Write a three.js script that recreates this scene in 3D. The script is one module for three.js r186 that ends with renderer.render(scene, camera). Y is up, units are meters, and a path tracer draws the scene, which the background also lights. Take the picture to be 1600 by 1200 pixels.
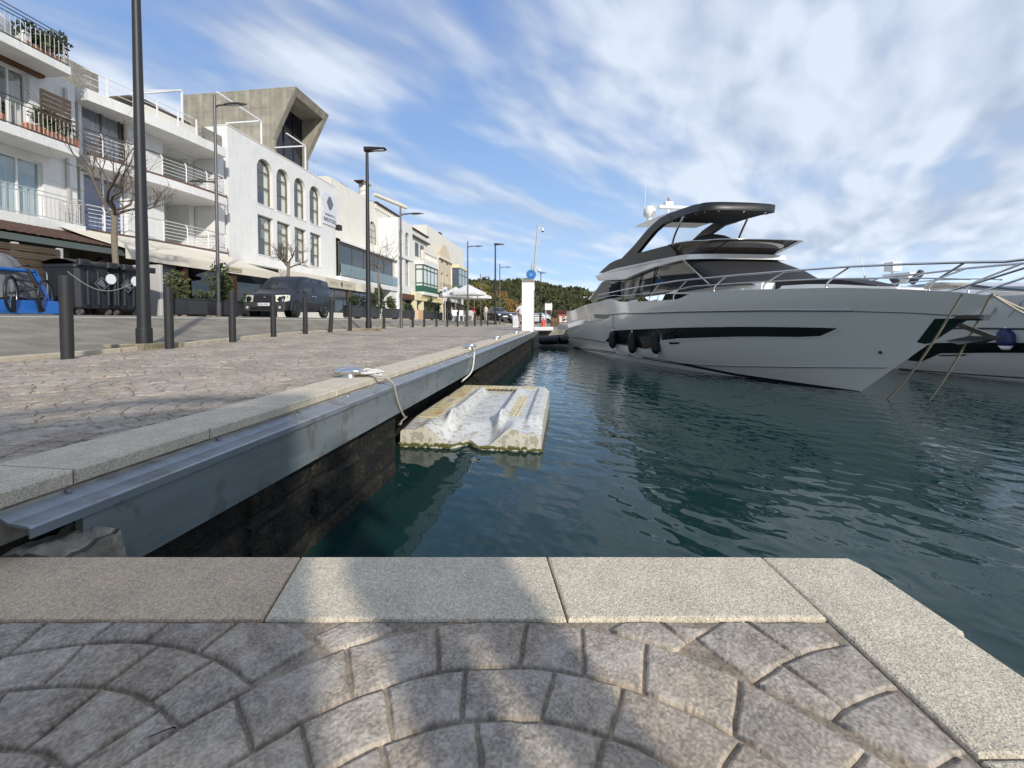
import * as THREE from 'three';
import { mergeGeometries, mergeVertices, toCreasedNormals } from 'three/addons/utils/BufferGeometryUtils.js';
import { MarchingCubes } from 'three/addons/objects/MarchingCubes.js';

// ---------------------------------------------------------------- camera, sky, sun, exposure
const EYE = 1.45, FPX = 680, CX = 790, CY = 520, PITCH = Math.atan(20 / 680), QA = Math.atan(92 / 680);
const scene = new THREE.Scene();
const renderer = new THREE.WebGLRenderer({ antialias: true });
renderer.setSize(1024, 768);
renderer.toneMapping = THREE.LinearToneMapping;
renderer.toneMappingExposure = 1.36;
renderer.outputColorSpace = THREE.SRGBColorSpace;
renderer.shadowMap.enabled = true;
const camera = new THREE.PerspectiveCamera(2 * Math.atan(680 / FPX) * 180 / Math.PI, 1620 / 1360, 0.05, 3000);
camera.setViewOffset(1620, 1360, 20, 160, 1600, 1200);   // full frame centred on the optical axis (pixel 790, 520)
camera.position.set(0, EYE, 0);
camera.rotation.x = -PITCH;
scene.add(camera);

const SUNDIR = new THREE.Vector3(Math.sin(0.47) * Math.cos(0.47), Math.sin(0.47), Math.cos(0.47) * Math.cos(0.47)).normalize();
const sun = new THREE.DirectionalLight(new THREE.Color(1.0, 0.945, 0.86), 2.9);
sun.position.copy(SUNDIR).multiplyScalar(120);
sun.target.position.set(0, 0, 0);
sun.castShadow = true; sun.shadow.radius = 3.2;
sun.shadow.mapSize.set(4096, 4096);
Object.assign(sun.shadow.camera, { left: -60, right: 60, top: 60, bottom: -60, near: 1, far: 300 });
scene.add(sun, sun.target);

// ---------------------------------------------------------------- small library
function mulberry(a) { return function () { a |= 0; a = a + 0x6D2B79F5 | 0; let t = Math.imul(a ^ a >>> 15, 1 | a); t = t + Math.imul(t ^ t >>> 7, 61 | t) ^ t; return ((t ^ t >>> 14) >>> 0) / 4294967296; }; }
const rnd = mulberry(20417);
const rr = (a, b) => a + (b - a) * rnd();
const clamp = (x, a = 0, b = 1) => Math.min(b, Math.max(a, x));
const sstep = (a, b, x) => { const t = clamp((x - a) / (b - a)); return t * t * (3 - 2 * t); };
const lerp = (a, b, t) => a + (b - a) * t;
function hash2(ix, iy, s) { let h = Math.imul(ix, 374761393) + Math.imul(iy, 668265263) + Math.imul(s, 974634777) | 0; h = Math.imul(h ^ h >>> 13, 1274126177); return ((h ^ h >>> 16) >>> 0) / 4294967296; }
function vnoise(x, y, per, s) {          // tileable value noise (period per lattice cells; 0 = none)
  let ix = Math.floor(x), iy = Math.floor(y); const fx = x - ix, fy = y - iy;
  const ux = fx * fx * fx * (fx * (fx * 6 - 15) + 10), uy = fy * fy * fy * (fy * (fy * 6 - 15) + 10);
  let jx = ix + 1, jy = iy + 1;
  if (per) { ix = ((ix % per) + per) % per; iy = ((iy % per) + per) % per; jx = ((jx % per) + per) % per; jy = ((jy % per) + per) % per; }
  const a = hash2(ix, iy, s), b = hash2(jx, iy, s), c = hash2(ix, jy, s), d = hash2(jx, jy, s);
  return a + (b - a) * ux + (c - a) * uy + (a - b - c + d) * ux * uy;
}
function fbm(x, y, oct, per, s) { let v = 0, a = .5, n = 0; for (let i = 0; i < oct; i++) { v += a * vnoise(x, y, per, s + i * 17); n += a; a *= .5; x *= 2; y *= 2; per *= 2; } return v / n; }
function tex(size, metres, fn, srgb = true) {  // fn(u,v) -> [r,g,b] or grey; covers `metres` of surface
  const d = new Uint8Array(size * size * 4);
  for (let j = 0; j < size; j++) for (let i = 0; i < size; i++) {
    const c = fn(i / size, j / size), k = (j * size + i) * 4;
    if (typeof c === 'number') { d[k] = d[k + 1] = d[k + 2] = clamp(c) * 255; } else { d[k] = clamp(c[0]) * 255; d[k + 1] = clamp(c[1]) * 255; d[k + 2] = clamp(c[2]) * 255; }
    d[k + 3] = 255;
  }
  const t = new THREE.DataTexture(d, size, size, THREE.RGBAFormat);
  t.wrapS = t.wrapT = THREE.RepeatWrapping; t.magFilter = THREE.LinearFilter; t.minFilter = THREE.LinearMipmapLinearFilter; t.generateMipmaps = true;
  t.repeat.set(1 / metres, 1 / metres); if (srgb) t.colorSpace = THREE.SRGBColorSpace; t.needsUpdate = true; return t;
}
const tint = (c, k) => [c[0] * k, c[1] * k, c[2] * k];
const mix3 = (a, b, t) => [lerp(a[0], b[0], t), lerp(a[1], b[1], t), lerp(a[2], b[2], t)];
function mat(color, rough = .8, extra = {}) { const c = Array.isArray(color) ? new THREE.Color().setRGB(...color) : new THREE.Color(color); return new THREE.MeshStandardMaterial({ color: c, roughness: rough, side: THREE.DoubleSide, ...extra }); }
function pmat(color, rough, extra = {}) { const c = Array.isArray(color) ? new THREE.Color().setRGB(...color) : new THREE.Color(color); return new THREE.MeshPhysicalMaterial({ color: c, roughness: rough, side: THREE.DoubleSide, ...extra }); }

function boxUV(g) {                       // uv in metres by the dominant axis of each face
  const p = g.attributes.position, n = g.attributes.normal, uv = new Float32Array(p.count * 2);
  for (let i = 0; i < p.count; i++) {
    const x = p.getX(i), y = p.getY(i), z = p.getZ(i), ax = Math.abs(n.getX(i)), ay = Math.abs(n.getY(i)), az = Math.abs(n.getZ(i));
    if (ay >= ax && ay >= az) { uv[2 * i] = x; uv[2 * i + 1] = z; } else if (ax >= az) { uv[2 * i] = z; uv[2 * i + 1] = y; } else { uv[2 * i] = x; uv[2 * i + 1] = y; }
  }
  g.setAttribute('uv', new THREE.BufferAttribute(uv, 2)); return g;
}
const V = (x, y, z) => new THREE.Vector3(x, y, z);
const M4 = new THREE.Matrix4(), UPY = V(0, 1, 0);
function clean(g, keepUV) { let q = g.index ? g.toNonIndexed() : g; for (const k of Object.keys(q.attributes)) if (k !== 'position' && k !== 'normal' && !(keepUV && k === 'uv')) q.deleteAttribute(k); q.morphAttributes = {}; if (!q.attributes.normal) q.computeVertexNormals(); return q; }
class Bag {
  constructor() { this.g = []; }
  add(g, m) { g = clean(g); if (m) g.applyMatrix4(m); this.g.push(g); return this; }
  box(x0, y0, z0, x1, y1, z1) { return this.add(new THREE.BoxGeometry(Math.abs(x1 - x0), Math.abs(y1 - y0), Math.abs(z1 - z0)), M4.makeTranslation((x0 + x1) / 2, (y0 + y1) / 2, (z0 + z1) / 2)); }
  rbox(x0, y0, z0, x1, y1, z1, b = .01) {   // chamfered box
    const w = Math.abs(x1 - x0), h = Math.abs(y1 - y0), d = Math.abs(z1 - z0); b = Math.min(b, w * .45, h * .45, d * .45);
    const s = new THREE.Shape(); const X = w / 2 - b, Y = h / 2 - b;
    s.moveTo(-X, -Y); s.lineTo(X, -Y); s.lineTo(X, Y); s.lineTo(-X, Y); s.closePath();
    const g = new THREE.ExtrudeGeometry(s, { depth: d - 2 * b, bevelEnabled: true, bevelThickness: b, bevelSize: b, bevelSegments: 1 });
    return this.add(g, M4.makeTranslation((x0 + x1) / 2, (y0 + y1) / 2, (z0 + z1) / 2 - (d - 2 * b) / 2));
  }
  cyl(a, b, r0, r1 = r0, n = 10, open = false) {
    const A = V(...a), D = V(...b).sub(A), l = D.length(); const g = new THREE.CylinderGeometry(r1, r0, l, n, 1, open);
    const m = new THREE.Matrix4().makeRotationFromQuaternion(new THREE.Quaternion().setFromUnitVectors(UPY, D.normalize())); m.setPosition(A.clone().addScaledVector(D, l / 2)); return this.add(g, m);
  }
  bar(a, b, w, h = w) { const A = V(...a), D = V(...b).sub(A), l = D.length(); const m = new THREE.Matrix4().makeRotationFromQuaternion(new THREE.Quaternion().setFromUnitVectors(UPY, D.normalize())); m.setPosition(A.clone().addScaledVector(D, l / 2)); return this.add(new THREE.BoxGeometry(w, l, h), m); }
  tube(pts, r, n = 8, seg = 0, closed = false) { const c = new THREE.CatmullRomCurve3(pts.map(p => V(...p)), closed, 'catmullrom', .5); return this.add(new THREE.TubeGeometry(c, seg || pts.length * 5, r, n, closed)); }
  poly(pts, r, n = 8) { for (let i = 0; i + 1 < pts.length; i++) this.cyl(pts[i], pts[i + 1], r, r, n); return this; }
  ext(pts, depth, holes = [], bevel = 0) {   // polygon in xy extruded along +z
    const s = new THREE.Shape(pts.map(p => new THREE.Vector2(...p))); for (const h of holes) s.holes.push(new THREE.Path(h.map(p => new THREE.Vector2(...p))));
    return this.add(new THREE.ExtrudeGeometry(s, bevel ? { depth: depth - 2 * bevel, bevelEnabled: true, bevelSize: bevel, bevelThickness: bevel, bevelOffset: -bevel, bevelSegments: 2 } : { depth, bevelEnabled: false }), bevel ? M4.makeTranslation(0, 0, bevel) : null);
  }
  lathe(prof, n = 20, m) { return this.add(new THREE.LatheGeometry(prof.map(p => new THREE.Vector2(...p)), n), m); }
  sph(c, r, sx = 1, sy = 1, sz = 1, n = 14) { return this.add(new THREE.SphereGeometry(r, n, Math.ceil(n * .7)), new THREE.Matrix4().makeScale(sx, sy, sz).setPosition(...c)); }
  quad(a, b, c, d) { const g = new THREE.BufferGeometry(); g.setAttribute('position', new THREE.Float32BufferAttribute([...a, ...b, ...c, ...a, ...c, ...d], 3)); g.computeVertexNormals(); return this.add(g); }
  geo(uv = true) { const g = this.g.length > 1 ? mergeGeometries(this.g) : this.g[0]; if (uv) boxUV(g); return g; }
  build(name, m, parent, keep) { const o = new THREE.Mesh(this.geo(), m); o.name = name; o.castShadow = o.receiveShadow = true; if (parent) parent.add(o); return o; }
}
const bag = () => new Bag();
function sheet(rows, smooth = true) {      // grid of points -> surface
  const n = rows.length, m = rows[0].length, pos = [], idx = [];
  for (const r of rows) for (const p of r) pos.push(...p);
  for (let i = 0; i + 1 < n; i++) for (let j = 0; j + 1 < m; j++) { const a = i * m + j, b = a + 1, c = a + m, d = c + 1; idx.push(a, b, d, a, d, c); }
  let g = new THREE.BufferGeometry(); g.setAttribute('position', new THREE.Float32BufferAttribute(pos, 3)); g.setIndex(idx);
  if (!smooth) g = g.toNonIndexed(); g.computeVertexNormals(); return g;
}
const names = {};
function numbered(n) { names[n] = (names[n] || 0) + 1; return names[n] === 1 ? n : n + '_' + String(names[n] - 1).padStart(3, '0'); }
function meta(o, label, category, group) { o.userData.label = label; if (category) o.userData.category = category; if (group) o.userData.group = group; return o; }
function thing(name, label, category, pos = [0, 0, 0], turn = 0, group) { const o = new THREE.Group(); o.name = numbered(name); scene.add(o); o.position.set(...pos); o.rotation.y = turn; return meta(o, label, category, group); }
function solo(name, b, m, label, category, group) { const o = b.build(numbered(name), m, scene); return meta(o, label, category, group); }
function structure(name, b, m) { const o = b instanceof Bag ? b.build(numbered(name), m, scene) : new THREE.Mesh(b, m); if (!(b instanceof Bag)) { o.name = numbered(name); scene.add(o); o.castShadow = o.receiveShadow = true; } o.userData.kind = 'structure'; return o; }
function copyOf(o, pos, turn, label) { const c = o.clone(); c.name = numbered(o.name.replace(/_\d{3}$/, '')); scene.add(c); c.position.set(...pos); if (turn !== undefined) c.rotation.y = turn; c.userData = { ...o.userData }; if (label) c.userData.label = label; return c; }

// quay frame: u runs along the quay away from us, v inland from the camera line
const US = Math.sin(QA), UC = Math.cos(QA), QTURN = Math.PI / 2 - QA;
const Q = (u, y, v) => [u * US - v * UC, y, -u * UC - v * US];
const toQ = (x, z) => [x * US - z * UC, -x * UC - z * US];   // world x,z -> u,v
function ray(x, y) { const dx = (x - CX) / FPX, dy = -(y - CY) / FPX, c = Math.cos(PITCH), s = Math.sin(PITCH); return [dx, dy * c - s, -dy * s - c]; }
function onPlane(v, x, y) { const r = ray(x, y), t = -v / (r[0] * UC + r[2] * US); return [t * (r[0] * US - r[2] * UC), EYE + t * r[1]]; }  // -> u, height on the vertical plane v
function onGround(h, x, y) { const r = ray(x, y), t = (h - EYE) / r[1]; return [t * r[0], h, t * r[2]]; }
function atDepth(Z, x, y) { const r = ray(x, y), t = Z / -r[2]; return [t * r[0], EYE + t * r[1], -Z]; }
// ---------------------------------------------------------------- sky: air and clouds, drifting in streaks
{
  const W = 2048, H = 1024, d = new Float32Array(W * H * 4);
  for (let j = 0; j < H; j++) {
    const el = ((j + .5) / H - .5) * Math.PI, y = Math.sin(el), ce = Math.cos(el);
    for (let i = 0; i < W; i++) {
      const az = ((i + .5) / W - .5) * 2 * Math.PI, x = ce * Math.cos(az), z = ce * Math.sin(az);
      let c;
      if (y > 0) {
        const up = Math.pow(y, .55);
        const blue = mix3([.52, .74, .95], [.075, .175, .455], clamp(up * 1.2));
        const k = 1 / (y + .085), px = x * k, pz = -z * k;
        const s = .63 * px + .77 * pz, t = .77 * px - .63 * pz;      // along and across the streaks
        const wx = fbm(px * .8, pz * .8, 3, 0, 91) - .5, wz = fbm(px * .8 + 9, pz * .8, 3, 0, 97) - .5;
        const big = fbm(s * .34 + wx * .9 + 3.1, t * .95 + wz * .9, 4, 0, 7);
        const mid = fbm(s * 1.1 + wx * 1.3, t * 3.4 + wz * 1.3, 5, 0, 29);
        const fine = fbm(s * 2.6 + wz * 2.2, t * 8.5 + wx * 2.2, 4, 0, 53);
        let cov = .46 * big + .36 * mid + .22 * fine + .045;
        cov -= .17 * Math.exp(-Math.pow((t + 1.42 + wx * .5) / .19, 2)) * sstep(.6, 1.3, s) * (1 - sstep(2.4, 3.2, s)); // blue rift
        cov += .035 * sstep(-1.3, -.3, t) * (1 - sstep(3.0, 4.6, pz));
        cov -= .10 * sstep(4.0, 5.2, pz) * (1 - sstep(6.6, 8.6, pz));
        cov -= .05 * sstep(-1.6, -2.3, t) * (1 - sstep(3, 4, pz));
        const den = sstep(.355, .66, cov), lump = clamp(.5 + 2.0 * (mid - .5) + 1.3 * (fine - .5));
        const cl = mix3([.35, .40, .50], [.60, .655, .735], lump);
        const far = sstep(.16, .02, y);
        c = mix3(blue, mix3(cl, [.74, .84, .94], far * .7), den * .88);
        c = mix3(c, [.70, .83, .95], sstep(.10, .0, y) * .55);
      } else c = mix3([.70, .83, .95], [.16, .18, .18], sstep(0, -.08, y));
      const q = (j * W + i) * 4; d[q] = c[0] * 1.0; d[q + 1] = c[1]; d[q + 2] = c[2]; d[q + 3] = 1;
    }
  }
  const t = new THREE.DataTexture(d, W, H, THREE.RGBAFormat, THREE.FloatType); t.mapping = THREE.EquirectangularReflectionMapping; t.magFilter = THREE.LinearFilter; t.minFilter = THREE.LinearFilter; t.colorSpace = THREE.LinearSRGBColorSpace; t.needsUpdate = true;
  scene.background = t; scene.environment = t;
}

// ---------------------------------------------------------------- materials
const T = {};
T.granite = tex(512, .34, (u, v) => { const f = vnoise(u * 256, v * 256, 256, 1), m = fbm(u * 64, v * 64, 2, 64, 5), b = fbm(u * 4, v * 4, 4, 4, 9); const k = .90 + .26 * (f - .5) + .22 * (m - .5) + .14 * (b - .5); let c = tint([.915, .865, .77], k); if (hash2(Math.floor(u * 190), Math.floor(v * 190), 3) > .93) c = tint(c, .72); if (hash2(Math.floor(u * 170), Math.floor(v * 170), 8) > .95) c = mix3(c, [.94, .84, .62], .5); return c; });
T.graniteB = tex(512, .55, (u, v) => .5 + .7 * (vnoise(u * 200, v * 200, 200, 1) - .5) + .4 * (fbm(u * 48, v * 48, 2, 48, 5) - .5), false);
T.stamp = tex(1024, 1.6, (u, v) => { const b = fbm(u * 6, v * 6, 5, 6, 11), m = fbm(u * 34, v * 34, 4, 34, 21), f = vnoise(u * 400, v * 400, 400, 2), f2 = fbm(u * 120, v * 120, 2, 120, 39); let k = .635 + .20 * (b - .5) + .16 * (m - .5) + .22 * (f - .5) + .13 * (f2 - .5); let c = mix3(tint([1, .925, .825], k), tint([1, .945, .87], k), sstep(.40, .62, fbm(u * 9, v * 9, 3, 9, 41))); if (m > .58) c = mix3(c, [.74, .72, .69], sstep(.58, .74, m) * .3); if (f > .95) c = tint(c, .66); return c; });
T.stampB = tex(1024, 1.6, (u, v) => .5 + .9 * (fbm(u * 26, v * 26, 5, 26, 61) - .5) + .42 * (vnoise(u * 300, v * 300, 300, 4) - .5), false);
T.plaster = tex(512, 3, (u, v) => { const k = .95 + .06 * (fbm(u * 5, v * 5, 4, 5, 3) - .5) + .05 * (vnoise(u * 120, v * 120, 120, 6) - .5); const st = fbm(u * 30, v * 3, 3, 3 * 10, 71); return tint([1, .995, .985], k - .022 * sstep(.58, .75, st)); });
T.plasterB = tex(512, 1.2, (u, v) => .5 + .6 * (fbm(u * 24, v * 24, 4, 24, 13) - .5), false);
T.boardConc = tex(512, 4, (u, v) => { const col = Math.floor(u * 20), bd = hash2(col, 3, 5) * .09, edge = Math.abs(u * 20 - Math.round(u * 20)) < .03 ? -.08 : 0, m = fbm(u * 9, v * 9, 5, 9, 31), s = fbm(u * 4, v * 4, 4, 4, 37); const lift = Math.abs(v * 3 - Math.round(v * 3)) < .012 ? -.1 : 0; return tint([.85, .815, .73], .80 + bd + edge + lift + .18 * (m - .5) + .16 * (s - .5)); });
T.conc = tex(512, 2, (u, v) => { const k = .72 + .34 * (fbm(u * 5, v * 5, 5, 5, 17) - .5) + .25 * (fbm(u * 50, v * 50, 2, 50, 18) - .5); return tint([.92, .89, .82], k); });
T.concB = tex(512, .8, (u, v) => fbm(u * 14, v * 14, 6, 14, 19), false);
T.asph = tex(512, 1.5, (u, v) => { const f = vnoise(u * 220, v * 220, 220, 14), b = fbm(u * 4, v * 4, 4, 4, 15); return tint([.94, .89, .80], .60 + .20 * (f - .5) + .22 * (b - .5)); });
T.wood = tex(512, 1.2, (u, v) => { const g = fbm(u * 3, v * 60, 4, 3, 23), f = fbm(u * 10, v * 180, 2, 10, 27); return tint([.66, .585, .50], .72 + .5 * (g - .5) + .3 * (f - .5)); });
T.wall = tex(512, 1.0, (u, v) => { const b = fbm(u * 7, v * 7, 5, 7, 43), m = fbm(u * 30, v * 30, 3, 30, 47); return mix3(tint([.60, .52, .36], .35 + .9 * (m - .3)), [.10, .11, .05], sstep(.42, .62, b)); });
T.metal = tex(512, 2.2, (u, v) => { const k = .80 + .10 * (fbm(u * 3, v * 3, 4, 3, 51) - .5) + .10 * (fbm(u * 8, v * 60, 3, 8, 53) - .5); const sc = fbm(u * 22, v * 22, 4, 22, 57); return mix3(tint([.90, .93, .95], k), [.55, .50, .44], sstep(.66, .76, sc) * .35); });
T.metalR = tex(256, 1.4, (u, v) => .36 + .30 * (fbm(u * 6, v * 6, 4, 6, 59) - .5) + .12 * (fbm(u * 40, v * 40, 2, 40, 60) - .5), false);
T.raft = tex(512, 1.3, (u, v) => { const b = fbm(u * 5, v * 5, 5, 5, 81), m = fbm(u * 26, v * 26, 4, 26, 83), st = fbm(u * 50, v * 7, 3, 35, 85); let c = tint([.93, .93, .92], .93 + .10 * (b - .5)); c = mix3(c, [.60, .57, .50], sstep(.55, .72, m) * .55); c = mix3(c, [.70, .66, .55], sstep(.60, .75, st) * .4); return c; });
T.raftDeck = tex(512, 1.3, (u, v) => { const b = fbm(u * 4, v * 4, 5, 4, 86), m = fbm(u * 30, v * 30, 4, 30, 87); let c = mix3([.90, .86, .74], [.80, .60, .38], sstep(.50, .66, b) * .75); return mix3(c, [.45, .42, .36], sstep(.58, .72, m) * .5); });
T.tile = tex(512, 1.0, (u, v) => { const k = .62 + .4 * (fbm(u * 40, v * 8, 3, 8 * 5, 67) - .5) + .3 * (fbm(u * 8, v * 8, 4, 8, 68) - .5); return tint([.72, .56, .45], k); });
T.cloth = tex(256, .5, (u, v) => .5 + .5 * (fbm(u * 10, v * 10, 5, 10, 77) - .5), false);

const MT = {
  granite: mat([.86, .86, .86], .85, { map: T.granite, bumpMap: T.graniteB, bumpScale: .0016 }),
  graniteB: mat([.86, .86, .86], .85, { map: T.granite, bumpMap: T.graniteB, bumpScale: .0016 }),
  pink: mat([.84, .735, .66], .85, { map: T.granite, bumpMap: T.graniteB, bumpScale: .0009 }),
  stamp: mat([.94, .92, .90], .74, { map: T.stamp, bumpMap: T.stampB, bumpScale: .0030 }),
  stamp2: mat([.89, .87, .85], .76, { map: T.stamp, bumpMap: T.stampB, bumpScale: .0030 }),
  stamp3: mat([.97, .95, .92], .72, { map: T.stamp, bumpMap: T.stampB, bumpScale: .0034 }),
  jointF: mat([.70, .66, .60], .95, { map: T.stamp }),
  joint: mat([.085, .075, .062], .95),
  white: mat([.80, .80, .79], .88, { map: T.plaster, bumpMap: T.plasterB, bumpScale: .004 }),
  cream: mat([.80, .775, .70], .88, { map: T.plaster, bumpMap: T.plasterB, bumpScale: .004 }),
  ochre: mat([.70, .60, .45], .9, { map: T.plaster, bumpMap: T.plasterB, bumpScale: .004 }),
  yellow: mat([.82, .76, .52], .85, { map: T.plaster }),
  board: mat([.66, .66, .66], .9, { map: T.boardConc }),
  conc: mat([.62, .62, .62], .9, { map: T.conc, bumpMap: T.concB, bumpScale: .01 }),
  rough: mat([.60, .59, .57], .95, { map: T.conc, bumpMap: T.concB, bumpScale: .02 }),
  asph: mat([.82, .82, .82], .92, { map: T.asph }),
  line: mat([.66, .65, .60], .8, { map: T.plaster }),
  kerb: mat([.74, .74, .72], .85, { map: T.granite }),
  seawall: mat([.17, .165, .145], .8, { map: T.wall, bumpMap: T.concB, bumpScale: .03 }),
  galv: new THREE.MeshStandardMaterial({ color: new THREE.Color().setRGB(.60, .62, .65), map: T.metal, roughnessMap: T.metalR, roughness: .95, metalness: .5, side: THREE.DoubleSide }),
  plate: new THREE.MeshStandardMaterial({ color: new THREE.Color().setRGB(.46, .49, .485), map: T.metal, roughnessMap: T.metalR, roughness: .85, metalness: .35, side: THREE.DoubleSide }),
  steel: mat([.62, .62, .62], .16, { metalness: 1 }),
  steelD: mat([.42, .42, .43], .28, { metalness: 1 }),
  anthra: mat([.015, .015, .016], .5),
  anthraPost: mat([.018, .018, .018], .62),
  greyPost: mat([.13, .125, .12], .45, { metalness: .4 }),
  black: mat([.012, .012, .013], .45),
  wood: mat([.44, .41, .37], .85, { map: T.wood }),
  woodRed: mat([.34, .13, .065], .7, { map: T.wood }),
  woodOrange: mat([.62, .34, .17], .7, { map: T.wood }),
  glass: pmat([.90, .95, .97], .02, { transmission: 1, thickness: 0, ior: 2.2 }),
  mirrorGlass: pmat([.020, .028, .034], .03, { ior: 1.7, specularIntensity: 1 }),
  room: mat([.40, .37, .33], .95),
  curtain: mat([.66, .62, .52], .95, { bumpMap: T.cloth, bumpScale: .01 }),
  curtainTeal: mat([.38, .46, .46], .95, { bumpMap: T.cloth, bumpScale: .01 }),
  curtainBlue: mat([.05, .08, .19], .95, { bumpMap: T.cloth, bumpScale: .01 }),
  frameDark: mat([.07, .065, .05], .5),
  frameOlive: mat([.15, .14, .10], .5),
  frameWhite: mat([.76, .76, .75], .4),
  railWhite: mat([.78, .77, .75], .4),
  railGrey: mat([.48, .46, .43], .5),
  awning: mat([.72, .655, .53], .9, { bumpMap: T.cloth, bumpScale: .006 }),
  tile: mat([.50, .42, .38], .9, { map: T.tile }),
  tileRed: mat([.42, .20, .12], .9, { map: T.tile }),
  terracotta: mat([.44, .19, .11], .85),
  greenPaint: mat([.018, .10, .055], .45),
  pot: mat([.040, .043, .047], .6),
  rope: mat([.42, .38, .31], .95),
  ropeWhite: mat([.62, .60, .55], .95),
};
const leafMats = [[.05, .075, .022], [.075, .10, .03], [.035, .055, .018], [.10, .12, .04]].map(c => pmat(c, .7, { transmission: .25, thickness: 0 }));
// ---------------------------------------------------------------- water
{
  const N = 1024;                                  // wind ripples, 9 m tile
  const waves = [], wr = mulberry(77);
  for (let i = 0; i < 90; i++) { const k = Math.round(17 * Math.pow(8.5, wr())), an = -.42 + (wr() - .5) * 2.0, kx = Math.round(k * Math.cos(an)), ky = Math.round(k * Math.sin(an)); const kk = Math.hypot(kx, ky) || 1; waves.push([kx, ky, wr() * 6.283, Math.pow(kk, -1.38)]); }
  const h = new Float32Array(N * N); let mn = 1e9, mx = -1e9;
  const sinT = new Float32Array(N); for (let i = 0; i < N; i++) sinT[i] = Math.sin(i / N * 2 * Math.PI);
  for (let j = 0; j < N; j++) for (let i = 0; i < N; i++) {
    const wi = i + 26 * (fbm(i / N * 6, j / N * 6, 3, 6, 401) - .5), wj = j + 26 * (fbm(i / N * 6, j / N * 6, 3, 6, 411) - .5);
    let s = 0; for (const w of waves) { const ph = w[0] * wi + w[1] * wj + w[2] * 163; const p = ((ph % N) + N) % N | 0; s += w[3] * sinT[p]; }
    s *= .55 + .9 * fbm(i / N * 5, j / N * 5, 3, 5, 421);
    h[j * N + i] = s; mn = Math.min(mn, s); mx = Math.max(mx, s);
  }
  const wt = tex(N, 9, (u, v) => (h[(Math.round(v * N) % N) * N + Math.round(u * N) % N] - mn) / (mx - mn), false);
  const m = pmat([.0085, .031, .030], .03, { ior: 1.333, bumpMap: wt, bumpScale: .0165 });
  const g = new THREE.PlaneGeometry(1400, 900, 1, 1); g.rotateX(-Math.PI / 2); g.translate(100, 0, -280);
  const uv = g.attributes.uv, p = g.attributes.position; for (let i = 0; i < uv.count; i++) uv.setXY(i, p.getX(i), p.getZ(i));
  structure('harbour_water', g, m);
}

// ---------------------------------------------------------------- stamped paving stones laid in fans
function clipHalf(poly, nx, ny, d) {          // keep nx*x+ny*y <= d
  const out = []; for (let i = 0; i < poly.length; i++) { const a = poly[i], b = poly[(i + 1) % poly.length], fa = nx * a[0] + ny * a[1] - d, fb = nx * b[0] + ny * b[1] - d; if (fa <= 0) out.push(a); if (fa * fb < 0) { const t = fa / (fa - fb); out.push([a[0] + (b[0] - a[0]) * t, a[1] + (b[1] - a[1]) * t]); } } return out;
}
function tidy(P) { for (let it = 0; it < 6; it++) { const n = P.length; const o = P.filter((b, i) => { const a = P[(i + n - 1) % n], c = P[(i + 1) % n], e1 = [a[0] - b[0], a[1] - b[1]], e2 = [c[0] - b[0], c[1] - b[1]], l1 = Math.hypot(...e1), l2 = Math.hypot(...e2); if (l1 < .006 && i % 2) return false; const co = (e1[0] * e2[0] + e1[1] * e2[1]) / (l1 * l2 || 1); return co < .62; }); if (o.length === P.length || o.length < 4) break; P = o; } return P; }
function area(p) { let a = 0; for (let i = 0; i < p.length; i++) { const b = p[(i + 1) % p.length]; a += p[i][0] * b[1] - b[0] * p[i][1]; } return a / 2; }
function insetPoly(p, d) {                       // small inset towards the centroid side (edge normals)
  const n = p.length, out = []; const s = area(p) > 0 ? 1 : -1;
  for (let i = 0; i < n; i++) { const a = p[(i + n - 1) % n], b = p[i], c = p[(i + 1) % n]; let e1 = [b[0] - a[0], b[1] - a[1]], e2 = [c[0] - b[0], c[1] - b[1]]; const l1 = Math.hypot(...e1) || 1, l2 = Math.hypot(...e2) || 1; let nx = -(e1[1] / l1 + e2[1] / l2) * s, ny = (e1[0] / l1 + e2[0] / l2) * s; const l = Math.hypot(nx, ny) || 1; nx /= l; ny /= l; out.push([b[0] + nx * d, b[1] + ny * d]); }
  return out;
}
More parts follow.
